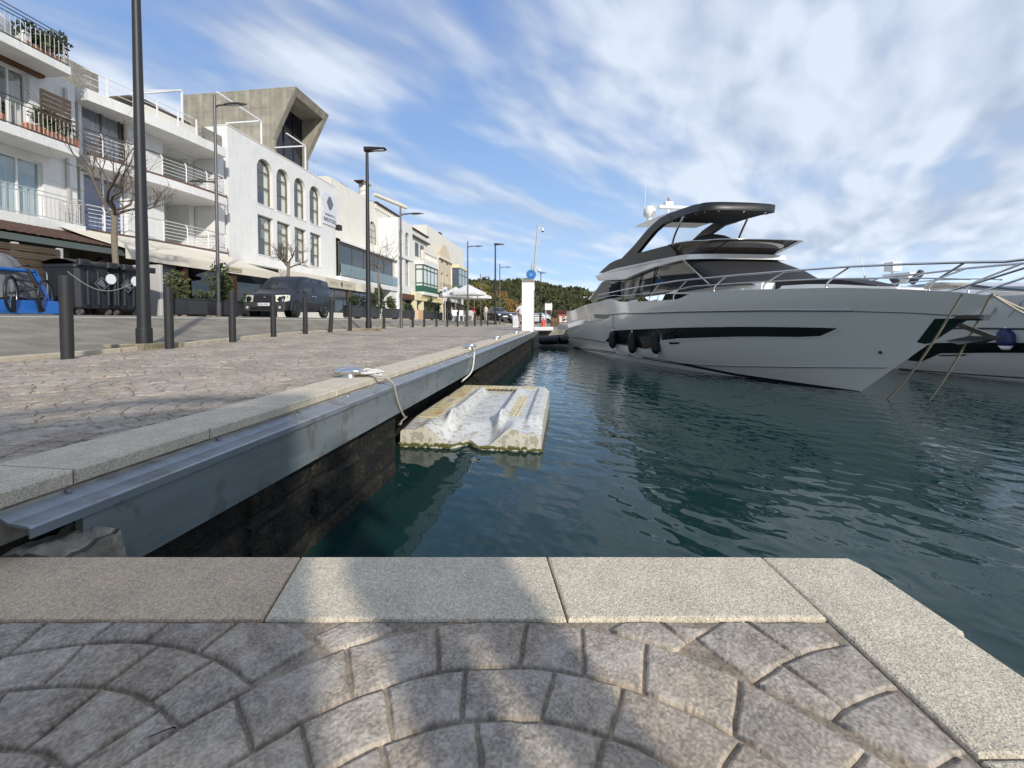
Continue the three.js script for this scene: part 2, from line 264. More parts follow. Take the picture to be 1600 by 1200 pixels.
function stoneGeo(poly, top, depth, wob, seg, rel = 1) {   // poly in (x,z); bevelled stone with a slightly uneven top
  const pts = []; const n = poly.length;
  for (let i = 0; i < n; i++) { const a = poly[i], b = poly[(i + 1) % n], l = Math.hypot(b[0] - a[0], b[1] - a[1]), k = Math.max(1, Math.round(l / seg)); for (let q = 0; q < k; q++) { const x = lerp(a[0], b[0], q / k), y = lerp(a[1], b[1], q / k); pts.push([x + (vnoise(x * 38, y * 38, 0, 5) - .5) * wob, y + (vnoise(x * 38 + 7, y * 38, 0, 6) - .5) * wob]); } }
  if (area(pts) < 0) pts.reverse();
  const r1 = insetPoly(pts, .0022), r2 = insetPoly(pts, .0078), m = pts.length, pos = [], idx = [];
  let cx = 0, cz = 0; for (const p of pts) { cx += p[0] / m; cz += p[1] / m; }
  const tilt = [(vnoise(cx * 9, cz * 9, 0, 8) - .5) * .005, (vnoise(cx * 9, cz * 9, 0, 9) - .5) * .005], dz = (vnoise(cx * 21, cz * 21, 0, 12) - .5) * .0014;
  const yy = (p, o) => top + o + rel * (dz + (p[0] - cx) * tilt[0] + (p[1] - cz) * tilt[1]);
  for (const p of pts) pos.push(p[0], top - depth, p[1]);
  for (const p of r1) pos.push(p[0], yy(p, -.0032 * rel), p[1]);
  for (const p of r2) pos.push(p[0], yy(p, 0), p[1]);
  pos.push(cx, yy([cx, cz], .0008), cz);
  for (let i = 0; i < m; i++) { const j = (i + 1) % m; for (const o of [0, m]) idx.push(o + i, o + m + i, o + j, o + j, o + m + i, o + m + j); idx.push(2 * m + i, 3 * m, 2 * m + j); }
  const g = new THREE.BufferGeometry(); g.setAttribute('position', new THREE.Float32BufferAttribute(pos, 3)); g.setIndex(idx); g.computeVertexNormals();
  const uv = []; for (let i = 0; i < pos.length; i += 3) uv.push(pos[i], pos[i + 2]); g.setAttribute('uv', new THREE.Float32BufferAttribute(uv, 2)); return g;
}
function fanStones(fans, rings0, keep, gap, clip) {   // fans earlier in the list lie on top of later ones
  const out = [];
  fans.forEach(([cx, cz, dir, seed, outer], fi) => {
    const R = mulberry(seed); const rings = outer ? [outer, ...rings0] : rings0;
    for (let k = 0; k + 1 < rings.length; k++) {
      const r0 = rings[k + 1] + gap / 2, r1 = rings[k] - gap / 2, rm = (r0 + r1) / 2; const cuts = []; let a = -Math.PI * .06 - R() * .2; const end = Math.PI * 1.06;
      while (a < end) { cuts.push([a, (R() - .5) * .06, (R() - .5) * .03]); a += (.118 + R() * .06) / rm; }
      for (let c = 0; c + 1 < cuts.length; c++) {
        const A = cuts[c], Bc = cuts[c + 1], g1 = gap / 2 / r1, g0 = gap / 2 / r0; const poly = [], n = 4;
        for (let i = 0; i <= n; i++) { const t = lerp(A[0] + A[1] + g1, Bc[0] + Bc[1] - g1, i / n); poly.push([cx + Math.cos(t) * r1, cz + dir * Math.sin(t) * r1]); }
        for (let i = n; i >= 0; i--) { const t = lerp(A[0] + A[2] + g0, Bc[0] + Bc[2] - g0, i / n); poly.push([cx + Math.cos(t) * r0, cz + dir * Math.sin(t) * r0]); }
        let P = poly, dead = false;
        for (let q = 0; q < fi && !dead; q++) {       // push out of the fans above
          const [ox, oz] = fans[q], RR = rings0[0] + (fans[q][4] ? .128 : 0) + gap / 2; let ins = 0;
          if (Math.hypot(ox - cx, oz - cz) > 2 * rings0[0] + .3) continue;
          P = P.map(p => { const dx = p[0] - ox, dz = p[1] - oz, d = Math.hypot(dx, dz); const low = dir * (p[1] - oz) < -.12; if (d < RR && !low) { ins++; return [ox + dx / d * RR, oz + dz / d * RR]; } if (d < RR && low) { ins += .5; return p; } return p; });
          if (ins >= P.length - .1) dead = true;
        }
        if (dead) continue;
        if (clip) for (const c of clip) { P = clipHalf(P, ...c); if (P.length < 3) break; }
        P = tidy(P); let pe = 0; for (let q = 0; q < P.length; q++) { const b2 = P[(q + 1) % P.length]; pe += Math.hypot(P[q][0] - b2[0], P[q][1] - b2[1]); } if (P.length < 3 || Math.abs(area(P)) < .0018 || Math.abs(area(P)) / (pe * pe) < .043) continue;
        if (keep && !keep(P)) continue;
        out.push(P);
      }
    }
  });
  return out;
}
const YF = .78, YP = .95;
// ---------------------------------------------------------------- the landing we stand on
{
  const deck = structure('landing_paving', bag().box(-2.3, YF - .5, -.955, .722, YF - .0085, 4.5).box(-2.3, YF - .5, -1.20, .70, YF - .12, -.955), MT.jointF);
  const rings = [.692, .561, .452, .335, .22, .1];
  const fans = [[0.0, -.264, -1, 5], [1.6, -.264, -1, 6], [-1.6, -.264, -1, 7], [-.80, -.33, -1, 8, .82], [.79, -.33, -1, 9, .82], [-.8, -.95, -1, 18], [.8, -.95, -1, 19], [0, -1.0, -1, 20]];
  const clip = [[0, -1, .952], [1, 0, .719], [-1, 0, 2.2]];
  const st = fanStones(fans, rings, P => P.every(p => p[1] < -.45), .0042, clip);
  st.forEach((P, i) => { const o = new THREE.Mesh(stoneGeo(P, YF - .001, .02, .005, .03), [MT.stamp, MT.stamp2, MT.stamp3][i % 3]); o.name = 'paving_stone'; o.castShadow = o.receiveShadow = true; deck.add(o); });
  const rest = structure('landing_slab', bag().box(-2.25, YF - .3, -.45, .719, YF - .006, 4.5), MT.stamp);
  // granite copings
  const cop = (pts, m) => { const b = bag(); const s = pts.map(p => [p[0], -p[1]]); b.ext(s, .20, [], .007); const g = b.geo(); g.rotateX(-Math.PI / 2); g.translate(0, YF - .20, 0); boxUV(g); const o = new THREE.Mesh(g, m); o.name = 'coping_stone'; o.castShadow = o.receiveShadow = true; deck.add(o); };
  cop([[-2.3, -.9555], [-2.3, -1.216], [-.583, -1.216], [-.546, -.957]], MT.pink);
  cop([[-.541, -.957], [-.578, -1.216], [.116, -1.217], [.137, -.958]], MT.granite);
  cop([[.141, -.958], [.120, -1.217], [.7235, -1.216], [.7235, -.962]], MT.granite);
  cop([[.7275, -1.214], [.966, -1.210], [.985, -1.16], [.988, -.918], [.974, -.91], [.978, -.652], [.7275, -.650]], MT.granite);
  cop([[.7275, -.646], [.980, -.648], [.985, 1.2], [.7275, 1.2]], MT.graniteB);
  cop([[.7275, 1.204], [.985, 1.204], [.985, 4.5], [.7275, 4.5]], MT.granite);
  structure('landing_wall', bag().box(-2.3, -1, -1.19, .95, YF - .205, 4.5), MT.seawall);
  // broken concrete where landing and quay meet
  const rows = []; for (let i = 0; i <= 26; i++) { const r = []; for (let j = 0; j <= 14; j++) { const x = -1.72 + .455 * i / 26, t = j / 14; let z, y; if (t < .62) { z = -1.40 + .185 * t / .62; y = .775; } else { z = -1.212; y = .775 - (t - .62) / .38 * .3; } const ed = sstep(.84, 1, i / 26); y += (fbm(x * 22, z * 30 + y * 20, 4, 0, 5) - .5) * .055 - ed * .012; z += (fbm(x * 30, y * 40, 3, 0, 7) - .5) * .012; r.push([x + (fbm(y * 25, z * 25, 3, 0, 9) - .5) * .05 * ed, y, z]); } rows.push(r); }
  const last = rows[26]; rows.push(last.map(p => [p[0] - .004, Math.min(p[1], .5), p[2] - .06]));
  const b = bag().add(sheet(rows)); const ch = b.build(numbered('broken_concrete_block'), MT.rough, scene); meta(ch, 'rough broken grey concrete block under the end of the metal edging', 'concrete block');
}

// ---------------------------------------------------------------- promenade with bollard row, kerb and road
const ROW = [[104, 430, 560], [264, 449, 546], [363, 456, 536], [427, 463, 527.5], [477, 465, 522.5], [516, 467, 518.5], [547, 472, 516.5], [600, 478, 513.5], [645, 482, 512.5], [663, 486, 512], [682, 486.5, 511.5], [699, 487, 511], [715, 487.5, 511], [729, 488, 510.5], [742, 488.5, 510], [752, 489, 509.5], [762, 489.5, 509]];
const rowPts = [5.65, 7.5, 9.3, 11.3, 13.0, 14.6, 16.4, 20.2, 24, 25.8, 27.4, 29, 30.5, 32, 33.6, 35.4, 37.4].map((Z, i) => { const p = atDepth(Z, ROW[i][0], 505); return toQ(p[0], p[2]); });
function rowV(u) { const P = rowPts; if (u <= P[0][0]) { return P[0][1] - (P[0][0] - u) * .06; } for (let i = 0; i + 1 < P.length; i++) if (u <= P[i + 1][0]) return lerp(P[i][1], P[i + 1][1], (u - P[i][0]) / (P[i + 1][0] - P[i][0])); return P[P.length - 1][1] - (u - P[P.length - 1][0]) * .06; }
const kerbV = u => { let s = 0; for (let k = -3; k <= 3; k++) s += rowV(u + k * .8); return s / 7 + .32; };
const promY = (u, v) => YP + .105 * sstep(5.5, 8.5, v) * (1 - sstep(22, 38, u)) * sstep(5, 12, u);
const roadY = (u, v) => { const k = kerbV(u), e = promY(u, k) - .02, top = lerp(1.57, 1.43, sstep(12, 45, u)); return lerp(e, top, sstep(0, 1, (v - k) / Math.max(2, 11.2 - k)) * .55 + .45 * clamp((v - k) / Math.max(2, 11.2 - k))); };
{
  // base slab of the promenade
  const lay = (ua, ub, n, dy) => { const rows = []; for (let i = 0; i <= n; i++) { const u = lerp(ua, ub, i / n), r = [], k = kerbV(u) - .02; for (let j = 0; j <= 12; j++) { const v = lerp(1.94, k, j / 12); r.push(Q(u, promY(u, v) - dy, v)); } rows.push(r); } return bag().add(sheet(rows)); };
  const prom = structure('promenade_paving', lay(-6, 13.2, 30, .0085), MT.stamp); structure('promenade_paving_beyond', lay(13.0, 44, 44, .001), MT.stamp);
  const rings = [.70, .575, .455, .34, .225, .11];
  const fans = []; let sd = 100; for (let r = 0; r < 40; r++) for (let k = -1; k < 9; k++) { const uu = .1 + r * .405, vv = 1.2 + k * 1.62 + (r % 2) * .81; fans.push([uu, vv, 1, sd++]); }
  // stones are laid in (u,v); fans open inland
  const F2 = []; for (let k = 22; k >= -2; k--) for (let r = 0; r < 11; r++) F2.push([r * 1.62 - 1.6 + (k & 1 ? .81 : 0), .75 + k * .405, 1, sd++]); F2.reverse();
  let st = fanStones(F2, rings, P => { const c = P[0]; return c[0] > -.5 && c[0] < 13; }, .0050, [[0, -1, -1.957]]);
  st = st.filter(P => P.every(p => p[1] < kerbV(p[0]) - .05));
  const sc = P => { let u = 0, v = 0; for (const p of P) { u += p[0] / P.length; v += p[1] / P.length; } return [u, v]; };
  // largest in view first
  const vis = st.map(P => { const [u, v] = sc(P); const w = Q(u, YP, v); const Z = -w[2], x = CX + FPX * w[0] / Math.max(Z, .01); return { P, u, v, in: Z > .9 && x > -60, s: Z }; });
  vis.sort((a, b) => (b.in - a.in) || a.s - b.s);
  const rest = []; let n = 0;
  for (const o of vis) {
    const g = stoneGeo(o.P, YP - .001, .02, .006, n < 300 ? .035 : .15, .55); const p = g.attributes.position; for (let i = 0; i < p.count; i++) { const u = p.getX(i), v = p.getZ(i), y = p.getY(i) + promY(u, v) - YP, w = Q(u, y, v); p.setXYZ(i, ...w); } g.computeVertexNormals();
    if (o.in && n < 300) { const m = new THREE.Mesh(g, [MT.stamp, MT.stamp2, MT.stamp3][n % 3]); m.name = 'paving_stone'; m.castShadow = m.receiveShadow = true; prom.add(m); n++; } else { g.deleteAttribute('normal'); rest.push(g); }
  }
  const rg = mergeGeometries(rest); rg.computeVertexNormals(); const rm = new THREE.Mesh(rg, MT.stamp); rm.name = 'paving_stones_further_on'; rm.userData.kind = 'stuff'; rm.receiveShadow = true; prom.add(rm);
  // coping of the quay edge
  let u = -1.0, i = 0; const L = [.55, .55, .56, .55, .57, .55];
  while (u < 22.6) { const l = .55 + (i % 3) * .01, u1 = Math.min(u + l, 22.7); const b = bag().rbox(0, 0, 0, u1 - u - .004, .052, .335, .006); const o = b.build('coping_stone', i % 2 ? MT.granite : MT.graniteB, prom); const g = o.geometry; g.translate(u, YP - .05 + ((i * 7) % 5) * .0006, 1.612); const p = g.attributes.position; for (let k = 0; k < p.count; k++) { const w = Q(p.getX(k), p.getY(k), p.getZ(k)); p.setXYZ(k, ...w); } g.computeVertexNormals(); u = u1; i++; }
}
function qBox(b, u0, y0, v0, u1, y1, v1, ch = 0) { const t = bag(); ch ? t.rbox(u0, y0, v0, u1, y1, v1, ch) : t.box(u0, y0, v0, u1, y1, v1); const g = t.g[0]; qGeo(g); b.g.push(g); return b; }
function qGeo(g) { const p = g.attributes.position; for (let k = 0; k < p.count; k++) p.setXYZ(k, ...Q(p.getX(k), p.getY(k), p.getZ(k))); g = g.index ? g : g; const i = g.attributes.position.array; for (let k = 0; k < i.length; k += 9) { for (let c = 0; c < 3; c++) { const t = i[k + c]; i[k + c] = i[k + 3 + c]; i[k + 3 + c] = t; } } g.computeVertexNormals(); return g; }
{
  // second course and the quay wall
  structure('quay_course', qBox(bag(), -1, .80, 1.606, 22.7, YP - .051, 2.3), MT.conc);
  const w = bag(); qBox(w, -1, -1.5, 1.60, 3.95, .80, 2.6); qBox(w, 3.95, -1.5, 2.02, 8.3, .80, 2.6); qBox(w, 8.3, -1.5, 1.66, 22.8, .80, 2.6); structure('quay_wall', w, MT.seawall);
  // wall stones under the edging
  const wallG = []; const sw = scene.children.find(o => o.name === 'quay_wall'); let uu = .4; const R = mulberry(9);
  while (uu < 22.4) { const l = .5 + R() * .6; const hi = uu > 3.4 && uu < 8.3; if (!hi) { const end = uu < 3.95 ? Math.min(uu + l, 3.93) : uu + l, vf = uu < 4 ? 1.56 : 1.62; let y = -.12; for (const h of [.24, .30, .30]) { const b = bag(); qBox(b, uu + .01, y, vf + R() * .03, end - .012, y + h - .015, 1.75, .03); b.build('wall_stone', MT.seawall, sw); y += h; } uu = end + .004; if (uu > 3.92 && uu < 4) uu = 8.32; } else uu = 8.32; }
  // metal edging
  const ed = thing('metal_quay_edging', 'grey galvanised metal edging strip with smooth panels along the quay', 'metal edging');
  const lip = bag(); const prof = [[1.622, .897], [1.563, .872], [1.497, .866], [1.491, .860], [1.491, .832], [1.497, .832], [1.497, .858], [1.563, .864], [1.622, .889]];
  const joints = [1.16, 2.94, 5.34, 7.7, 10.1, 12.5, 14.9, 17.3, 19.7, 22.6]; let s0 = 1.02;
  for (const s1 of joints.slice(1)) { const b = bag(); const sh = prof.map(p => [p[0], p[1]]); b.ext(sh, s1 - s0 - .004); const g = b.g[0], p = g.attributes.position; for (let k = 0; k < p.count; k++) p.setXYZ(k, ...Q(s0 + p.getZ(k), p.getY(k), p.getX(k))); g.computeVertexNormals(); b.build('edging_lip', MT.galv, ed); s0 = s1; }
  for (let i = 0; i + 1 < joints.length; i++) { const b = bag(); qBox(b, joints[i] + .003, .598, 1.502, joints[i + 1] - .003, .855, 1.53); b.build('metal_panel', MT.plate, ed); }
  const bolts = bag(); for (let k = 1.2; k < 22; k += .62) { const c = Q(k, .889, 1.60); bolts.cyl(c, [c[0], c[1] + .012, c[2]], .009, .009, 6); } bolts.build('bolts', MT.steelD, ed);
  // kerb and road
  const kb = []; for (let k = 0; k < 60; k++) { const u = -3 + k * .9; kb.push(u); }
  const ks = structure('kerb', bag().box(0, -3, 0, .01, -2.99, .01), MT.kerb);
  for (let k = 0; k + 1 < kb.length; k++) { const a = kb[k], b = kb[k + 1] - .012; const r = [[kerbV(a) - .02, 0], [kerbV(a) + .13, 0]]; const rows = [a, b].map(u => { const v0 = kerbV(u) - .02, v1 = v0 + .14, y = promY(u, v0); return [Q(u, y - .1, v0), Q(u, y + .042, v0), Q(u, y + .05, v0 + .012), Q(u, y + .05, v1 - .01), Q(u, y + .03, v1), Q(u, y - .1, v1)]; }); bag().add(sheet(rows, false)).build('kerb_stone', MT.kerb, ks); }
  const rows = []; for (let i = 0; i <= 90; i++) { const u = -8 + i * .85, r = []; const k = kerbV(u) + .10; for (let j = 0; j <= 14; j++) { const v = lerp(k, 11.4, j / 14); r.push(Q(u, roadY(u, v), v)); } r.push(Q(u, roadY(u, 11.5), 24)); rows.push(r); }
  structure('road', bag().add(sheet(rows)), MT.asph);
  const wl = []; for (let i = 0; i <= 30; i++) { const u = 3 + i; wl.push([Q(u, roadY(u, 10.55) + .006, 10.55), Q(u, roadY(u, 10.67) + .006, 10.67)]); } structure('road_marking', bag().add(sheet(wl)), MT.line);
}
// ---------------------------------------------------------------- bollards
{
  const proto = thing('bollard', 'x', 'bollard', [0, 0, 0], 0, 'charcoal bollards along the promenade kerb');
  bag().lathe([[.066, -.05], [.065, .80], [.061, .806], [.061, .818], [.0655, .824], [.0655, 1.05], [.060, 1.066], [.045, 1.074], [0, 1.075]], 22).build('post', MT.anthraPost, proto);
  bag().lathe([[.0655, .10], [.0672, .11], [.0672, .79], [.0655, .80]], 22).build('sleeve', MT.anthraPost, proto);
  const BL = ['charcoal bollard in front of the waste containers', 'charcoal bollard next to the thick black lamp post', 'charcoal bollard in front of the tall planter shrub', 'charcoal bollard before the front of the dark van', 'charcoal bollard before the side doors of the dark van', '', 'charcoal bollard between the tilted one and the lamp pad past the van', 'charcoal bollard between the second black lamp and the first leaf headed lamp', 'charcoal bollard just past the first leaf headed grey lamp'];
  rowPts.forEach(([u, v], i) => { const o = i ? copyOf(proto, [0, 0, 0]) : proto; o.position.set(...Q(u, promY(u, v), v)); const s = (ROW[i][2] - ROW[i][1]) / 680 * (u * UC + v * US); o.scale.setScalar(clamp(s / 1.075, .93, 1.05)); if (i === 5) { o.rotation.z = -.07; o.userData.label = 'tilted charcoal bollard leaning beside the black lamp post pad'; delete o.userData.group; } else o.userData.label = BL[i] || 'charcoal bollard in the far close set row before the shops and parasols'; });
}
// ---------------------------------------------------------------- street lamps
function blackLamp(px, py, Z, label) {
  const p = atDepth(Z, px, py); const [u, v] = toQ(p[0], p[2]); const y = Z < 45 ? promY(u, v) : .95;
  const t = thing('black_street_lamp', label, 'street lamp', [p[0], y, p[2]], -.12, 'black street lamps');
  if (Z < 30) bag().rbox(-.38, -.02, -.38, .38, .085, .38, .012).build('concrete_pad', mat([.66, .60, .46], .9, { map: T.conc }), t);
  bag().lathe([[.118, .08], [.118, .34], [.110, .352], [.100, .36], [.082, 3], [.056, 7.0], [.0, 7.0]], 24).build('pole', MT.anthra, t);
  const b = bag(); b.ext([[-.09, 0], [.14, .02], [.74, .055], [.78, .075], [.76, .10], [.16, .16], [-.09, .17]], .26, [], .02); const g = b.g[0]; g.translate(0, 6.98, -.13); const h = b.build('lamp_head', MT.anthra, t);
  bag().box(.25, 6.995, -.09, .70, 7.02, .09).build('lens', mat([.55, .56, .58], .2), h);
  return t;
}
blackLamp(226, 545, 7.6, 'thick black street lamp post on pale pad beside the second bollard');
blackLamp(576, 514, 17.2, 'black street lamp on pale pad past the dark van');
blackLamp(774, 508.5, 38, 'black street lamp near the parked dark saloon car');
blackLamp(845, 503, 61, 'black street lamp behind the white totem');
blackLamp(881, 502, 89, 'distant black street lamp before the hillside houses');
function greyLamp(px, Z, h, label, dbl) {
  const p = atDepth(Z, px, 505); const [u, v] = toQ(p[0], p[2]); const y = dbl ? roadY(u, v) : promY(u, Math.min(v, kerbV(u)));
  const t = thing('grey_street_lamp', label, 'street lamp', [p[0], y - .02, p[2]], -.05, 'grey street lamps with leaf shaped heads');
  bag().lathe([[.085, 0], [.085, .5], [.062, .55], [.045, h]], 14).build('pole', MT.greyPost, t);
  const head = (yy, s, k) => { const b = bag(); b.tube([[0, yy - .12, 0], [.10 * s, yy - .03, 0], [.42 * s, yy, 0]], .035, 8, 10); const hd = b.build('lamp_arm', MT.greyPost, t); const rows = []; for (let i = 0; i <= 12; i++) { const q = i / 12, r = []; const w = .02 + .13 * Math.pow(Math.sin(Math.PI * Math.min(1, q * .92 + .08)), .8); for (let j = 0; j <= 10; j++) { const a = j / 10 * 2 * Math.PI; r.push([s * (.36 + q * .68) * k + (1 - k) * s * .36, yy + .0 + .055 * Math.sin(Math.PI * q) * (Math.sin(a) > 0 ? 1 : .35) * Math.sin(a), w * Math.cos(a)]); } rows.push(r); } const hm = bag().add(sheet(rows)).build('lamp_head', MT.greyPost, t); bag().box(s * .62, yy - .045, -.06, s * .92, yy - .022, .06).build('lens', mat([.5, .5, .5], .3), hm); };
  head(h - .36, 1, 1.25); if (dbl) head(h * .615, -1, 1.05);
  return t;
}
greyLamp(342, 15.9, 8.0, 'tall grey street lamp with two heads beside the restaurant planters', true);
greyLamp(627, 22, 6.1, 'grey leaf headed lamp in front of the white building with twin arches');
greyLamp(731, 32, 6.25, 'grey leaf headed lamp in front of the parasol terrace');
greyLamp(781, 44, 6.2, 'grey leaf headed lamp before the hill, beyond the black lamp');
greyLamp(751, 54, 6.2, 'small distant grey leaf headed lamp above the autumn trees');
// camera mast
{
  const p = atDepth(25, 827, 517); const t = thing('camera_mast', 'leaning slim pale mast with two dome cameras behind the white totem', 'camera mast', [p[0], .9, p[2]], 0);
  bag().cyl([0, 0, 0], [.50, 6.0, 0], .075, .05, 12).build('pole', MT.railGrey, t);
  for (const [y, x] of [[5.75, .48], [3.45, .29]]) { const b = bag(); b.tube([[x, y - .15, 0], [x + .12, y + .08, 0], [x + .26, y + .02, 0]], .02, 6, 10); const a = b.build('camera_arm', MT.frameWhite, t); bag().lathe([[0, .1], [.06, .1], [.075, 0], [.075, -.06]], 12, M4.makeTranslation(x + .28, y - .06, 0)).build('camera_housing', MT.frameWhite, a); bag().sph([x + .28, y - .12, 0], .07).build('camera_dome', MT.black, a); }
}
// ---------------------------------------------------------------- white totem with round sign
function signTex(w, h, draw) { const c = document.createElement('canvas'); c.width = w; c.height = h; const x = c.getContext('2d'); draw(x, w, h); const t = new THREE.CanvasTexture(c); t.colorSpace = THREE.SRGBColorSpace; return t; }
function panel(w, h, m, parent, name, pos, rot = [0, 0, 0], thick = .012) { // flat printed board: front face uv 0..1
  const g = new THREE.BoxGeometry(w, h, thick); const o = new THREE.Mesh(g, m); o.name = name; o.position.set(...pos); o.rotation.set(...rot); o.castShadow = o.receiveShadow = true; parent.add(o); return o;
}
{
  const p = onGround(.9, 824.5, 518); const t = thing('information_totem', 'tall white totem with round blue sign at the quay end', 'totem', [p[0], .88, p[2]], -.06);
  bag().rbox(-.28, 0, -.20, .28, 2.35, .14, .015).build('body', mat([.82, .82, .80], .5), t);
  bag().rbox(-.285, 2.353, -.21, .285, 2.50, .15, .01).build('cap', mat([.26, .22, .19], .5), t);
  const im = signTex(256, 512, (x, w, h) => { x.fillStyle = '#8b8c8c'; x.fillRect(0, 0, w, h); const R = mulberry(4); for (let i = 0; i < 500; i++) { const g = 60 + R() * 150 | 0; x.fillStyle = `rgb(${g},${g},${g + 4})`; x.fillRect(R() * w, R() * h, 6 + R() * 26, 4 + R() * 18); } x.fillStyle = '#f1f1ef'; x.fillRect(0, 0, w, 60); });
  panel(.9, 2.2, mat([1, 1, 1], .5, { map: im }), t, 'printed_panel', [.30, 1.15, -.66], [0, Math.PI / 2, 0], .04);
  bag().bar([.30, 2.30, -.20], [.30, 1.9, -1.2], .05, .05).build('canopy_edge', MT.frameWhite, t);
  const sg = bag(); sg.add(new THREE.CylinderGeometry(.23, .23, .02, 32), new THREE.Matrix4().makeRotationX(Math.PI / 2).setPosition(.16, 2.72, .1)); const d = sg.build('round_sign', mat('#2a6cae', .5), t);
  const tm = signTex(128, 128, (x, w, h) => { x.fillStyle = '#2a6cae'; x.fillRect(0, 0, w, h); x.fillStyle = '#8fb4d8'; x.fillRect(40, 34, 48, 9); x.fillRect(26, 58, 76, 9); x.fillRect(30, 80, 68, 9); });
  panel(.26, .26, mat([1, 1, 1], .5, { map: tm }), d, 'sign_print', [.16, 2.72, .113], [0, 0, 0], .004);
  bag().cyl([.20, 2.4, -.05], [.20, 3.25, -.05], .05, .05, 10).build('sign_post', MT.railGrey, t);
}
// ---------------------------------------------------------------- mooring cleats and ropes
{
  const proto = thing('mooring_bollard', 'x', 'mooring bollard', [0, 0, 0], 0, 'low steel mooring bollards on the quay coping');
  const P = [[545, 590], [733, 545], [775, 530], [806, 521]], lab = ['steel mooring bollard with pale rope heaped beside it', 'steel mooring bollard with a thin rope, past the rope heap', 'steel mooring bollard midway to the totem', 'steel mooring bollard at the foot of the totem'];
  bag().lathe([[.055, -.02], [.05, .015], [.045, .03]], 16, M4.makeScale(1.4, 1, 1)).build('base', MT.steelD, proto);
  bag().lathe([[0, .022], [.045, .024], [.075, .036], [.084, .056], [.074, .080], [.045, .097], [0, .102]], 24, new THREE.Matrix4().makeScale(1.7, 1, .72)).build('cap', MT.steel, proto);
  P.forEach(([x, y], i) => { const p = onGround(YP, x, y); const o = i ? copyOf(proto, p) : proto; o.position.set(p[0], YP, p[2]); o.rotation.y = .1; o.scale.setScalar(.92); o.userData.label = lab[i]; });
  const g = (x, y, h = YP) => onGround(h, x, y);
  const coil = []; const c = g(575, 588); for (let i = 0; i < 60; i++) { const a = i * .62, r = .05 + .035 * Math.sin(i * 1.7) + .03 * Math.sin(i * .37); coil.push([c[0] + r * 1.6 * Math.cos(a) + .02 * Math.sin(i * .9), YP + .012 + .028 * Math.abs(Math.sin(i * .21)) + (i % 7 === 0 ? .02 : 0), c[2] + r * Math.sin(a)]); }
  solo('rope_heap', bag().tube(coil, .0085, 7, 480), MT.ropeWhite, 'tangled heap of pale mooring rope on the quay edge', 'rope');
  const A = g(590, 592), e = onPlane(1.485, 615, 606), r0 = onPlane(1.5, 632, 648); const e3 = Q(e[0], .872, 1.484), r3 = Q(r0[0], r0[1] - .02, 1.50);
  const hang = []; for (let i = 1; i <= 6; i++) { const t = i / 6; hang.push([lerp(e3[0], r3[0], t), lerp(e3[1], r3[1], t) - .04 * Math.sin(Math.PI * t), lerp(e3[2], r3[2], t)]); }
  solo('mooring_rope', bag().tube([[c[0], YP + .02, c[2]], [A[0], YP + .012, A[2]], [lerp(A[0], e3[0], .6), YP - .01, lerp(A[2], e3[2], .6)], [e3[0], e3[1] + .01, e3[2]], ...hang], .010, 7, 60), MT.rope, 'mooring rope from the rope heap down to the raft corner', 'rope', 'raft ropes');
  const b0 = g(738, 548), b1 = onPlane(1.486, 741, 557), b2 = onPlane(1.47, 737, 580), b3 = onPlane(1.47, 722, 598); const q1 = Q(b1[0], .874, 1.485), q2 = Q(b2[0], b2[1], 1.47), q3 = Q(b3[0], b3[1] + .02, 1.47);
  solo('mooring_rope', bag().tube([[b0[0], YP + .02, b0[2]], [lerp(b0[0], q1[0], .7), YP + .005, lerp(b0[2], q1[2], .7)], q1, q2, q3], .013, 7, 50), MT.ropeWhite, 'slack pale rope over the metal edging to the raft far corner', 'rope', 'raft ropes');
}
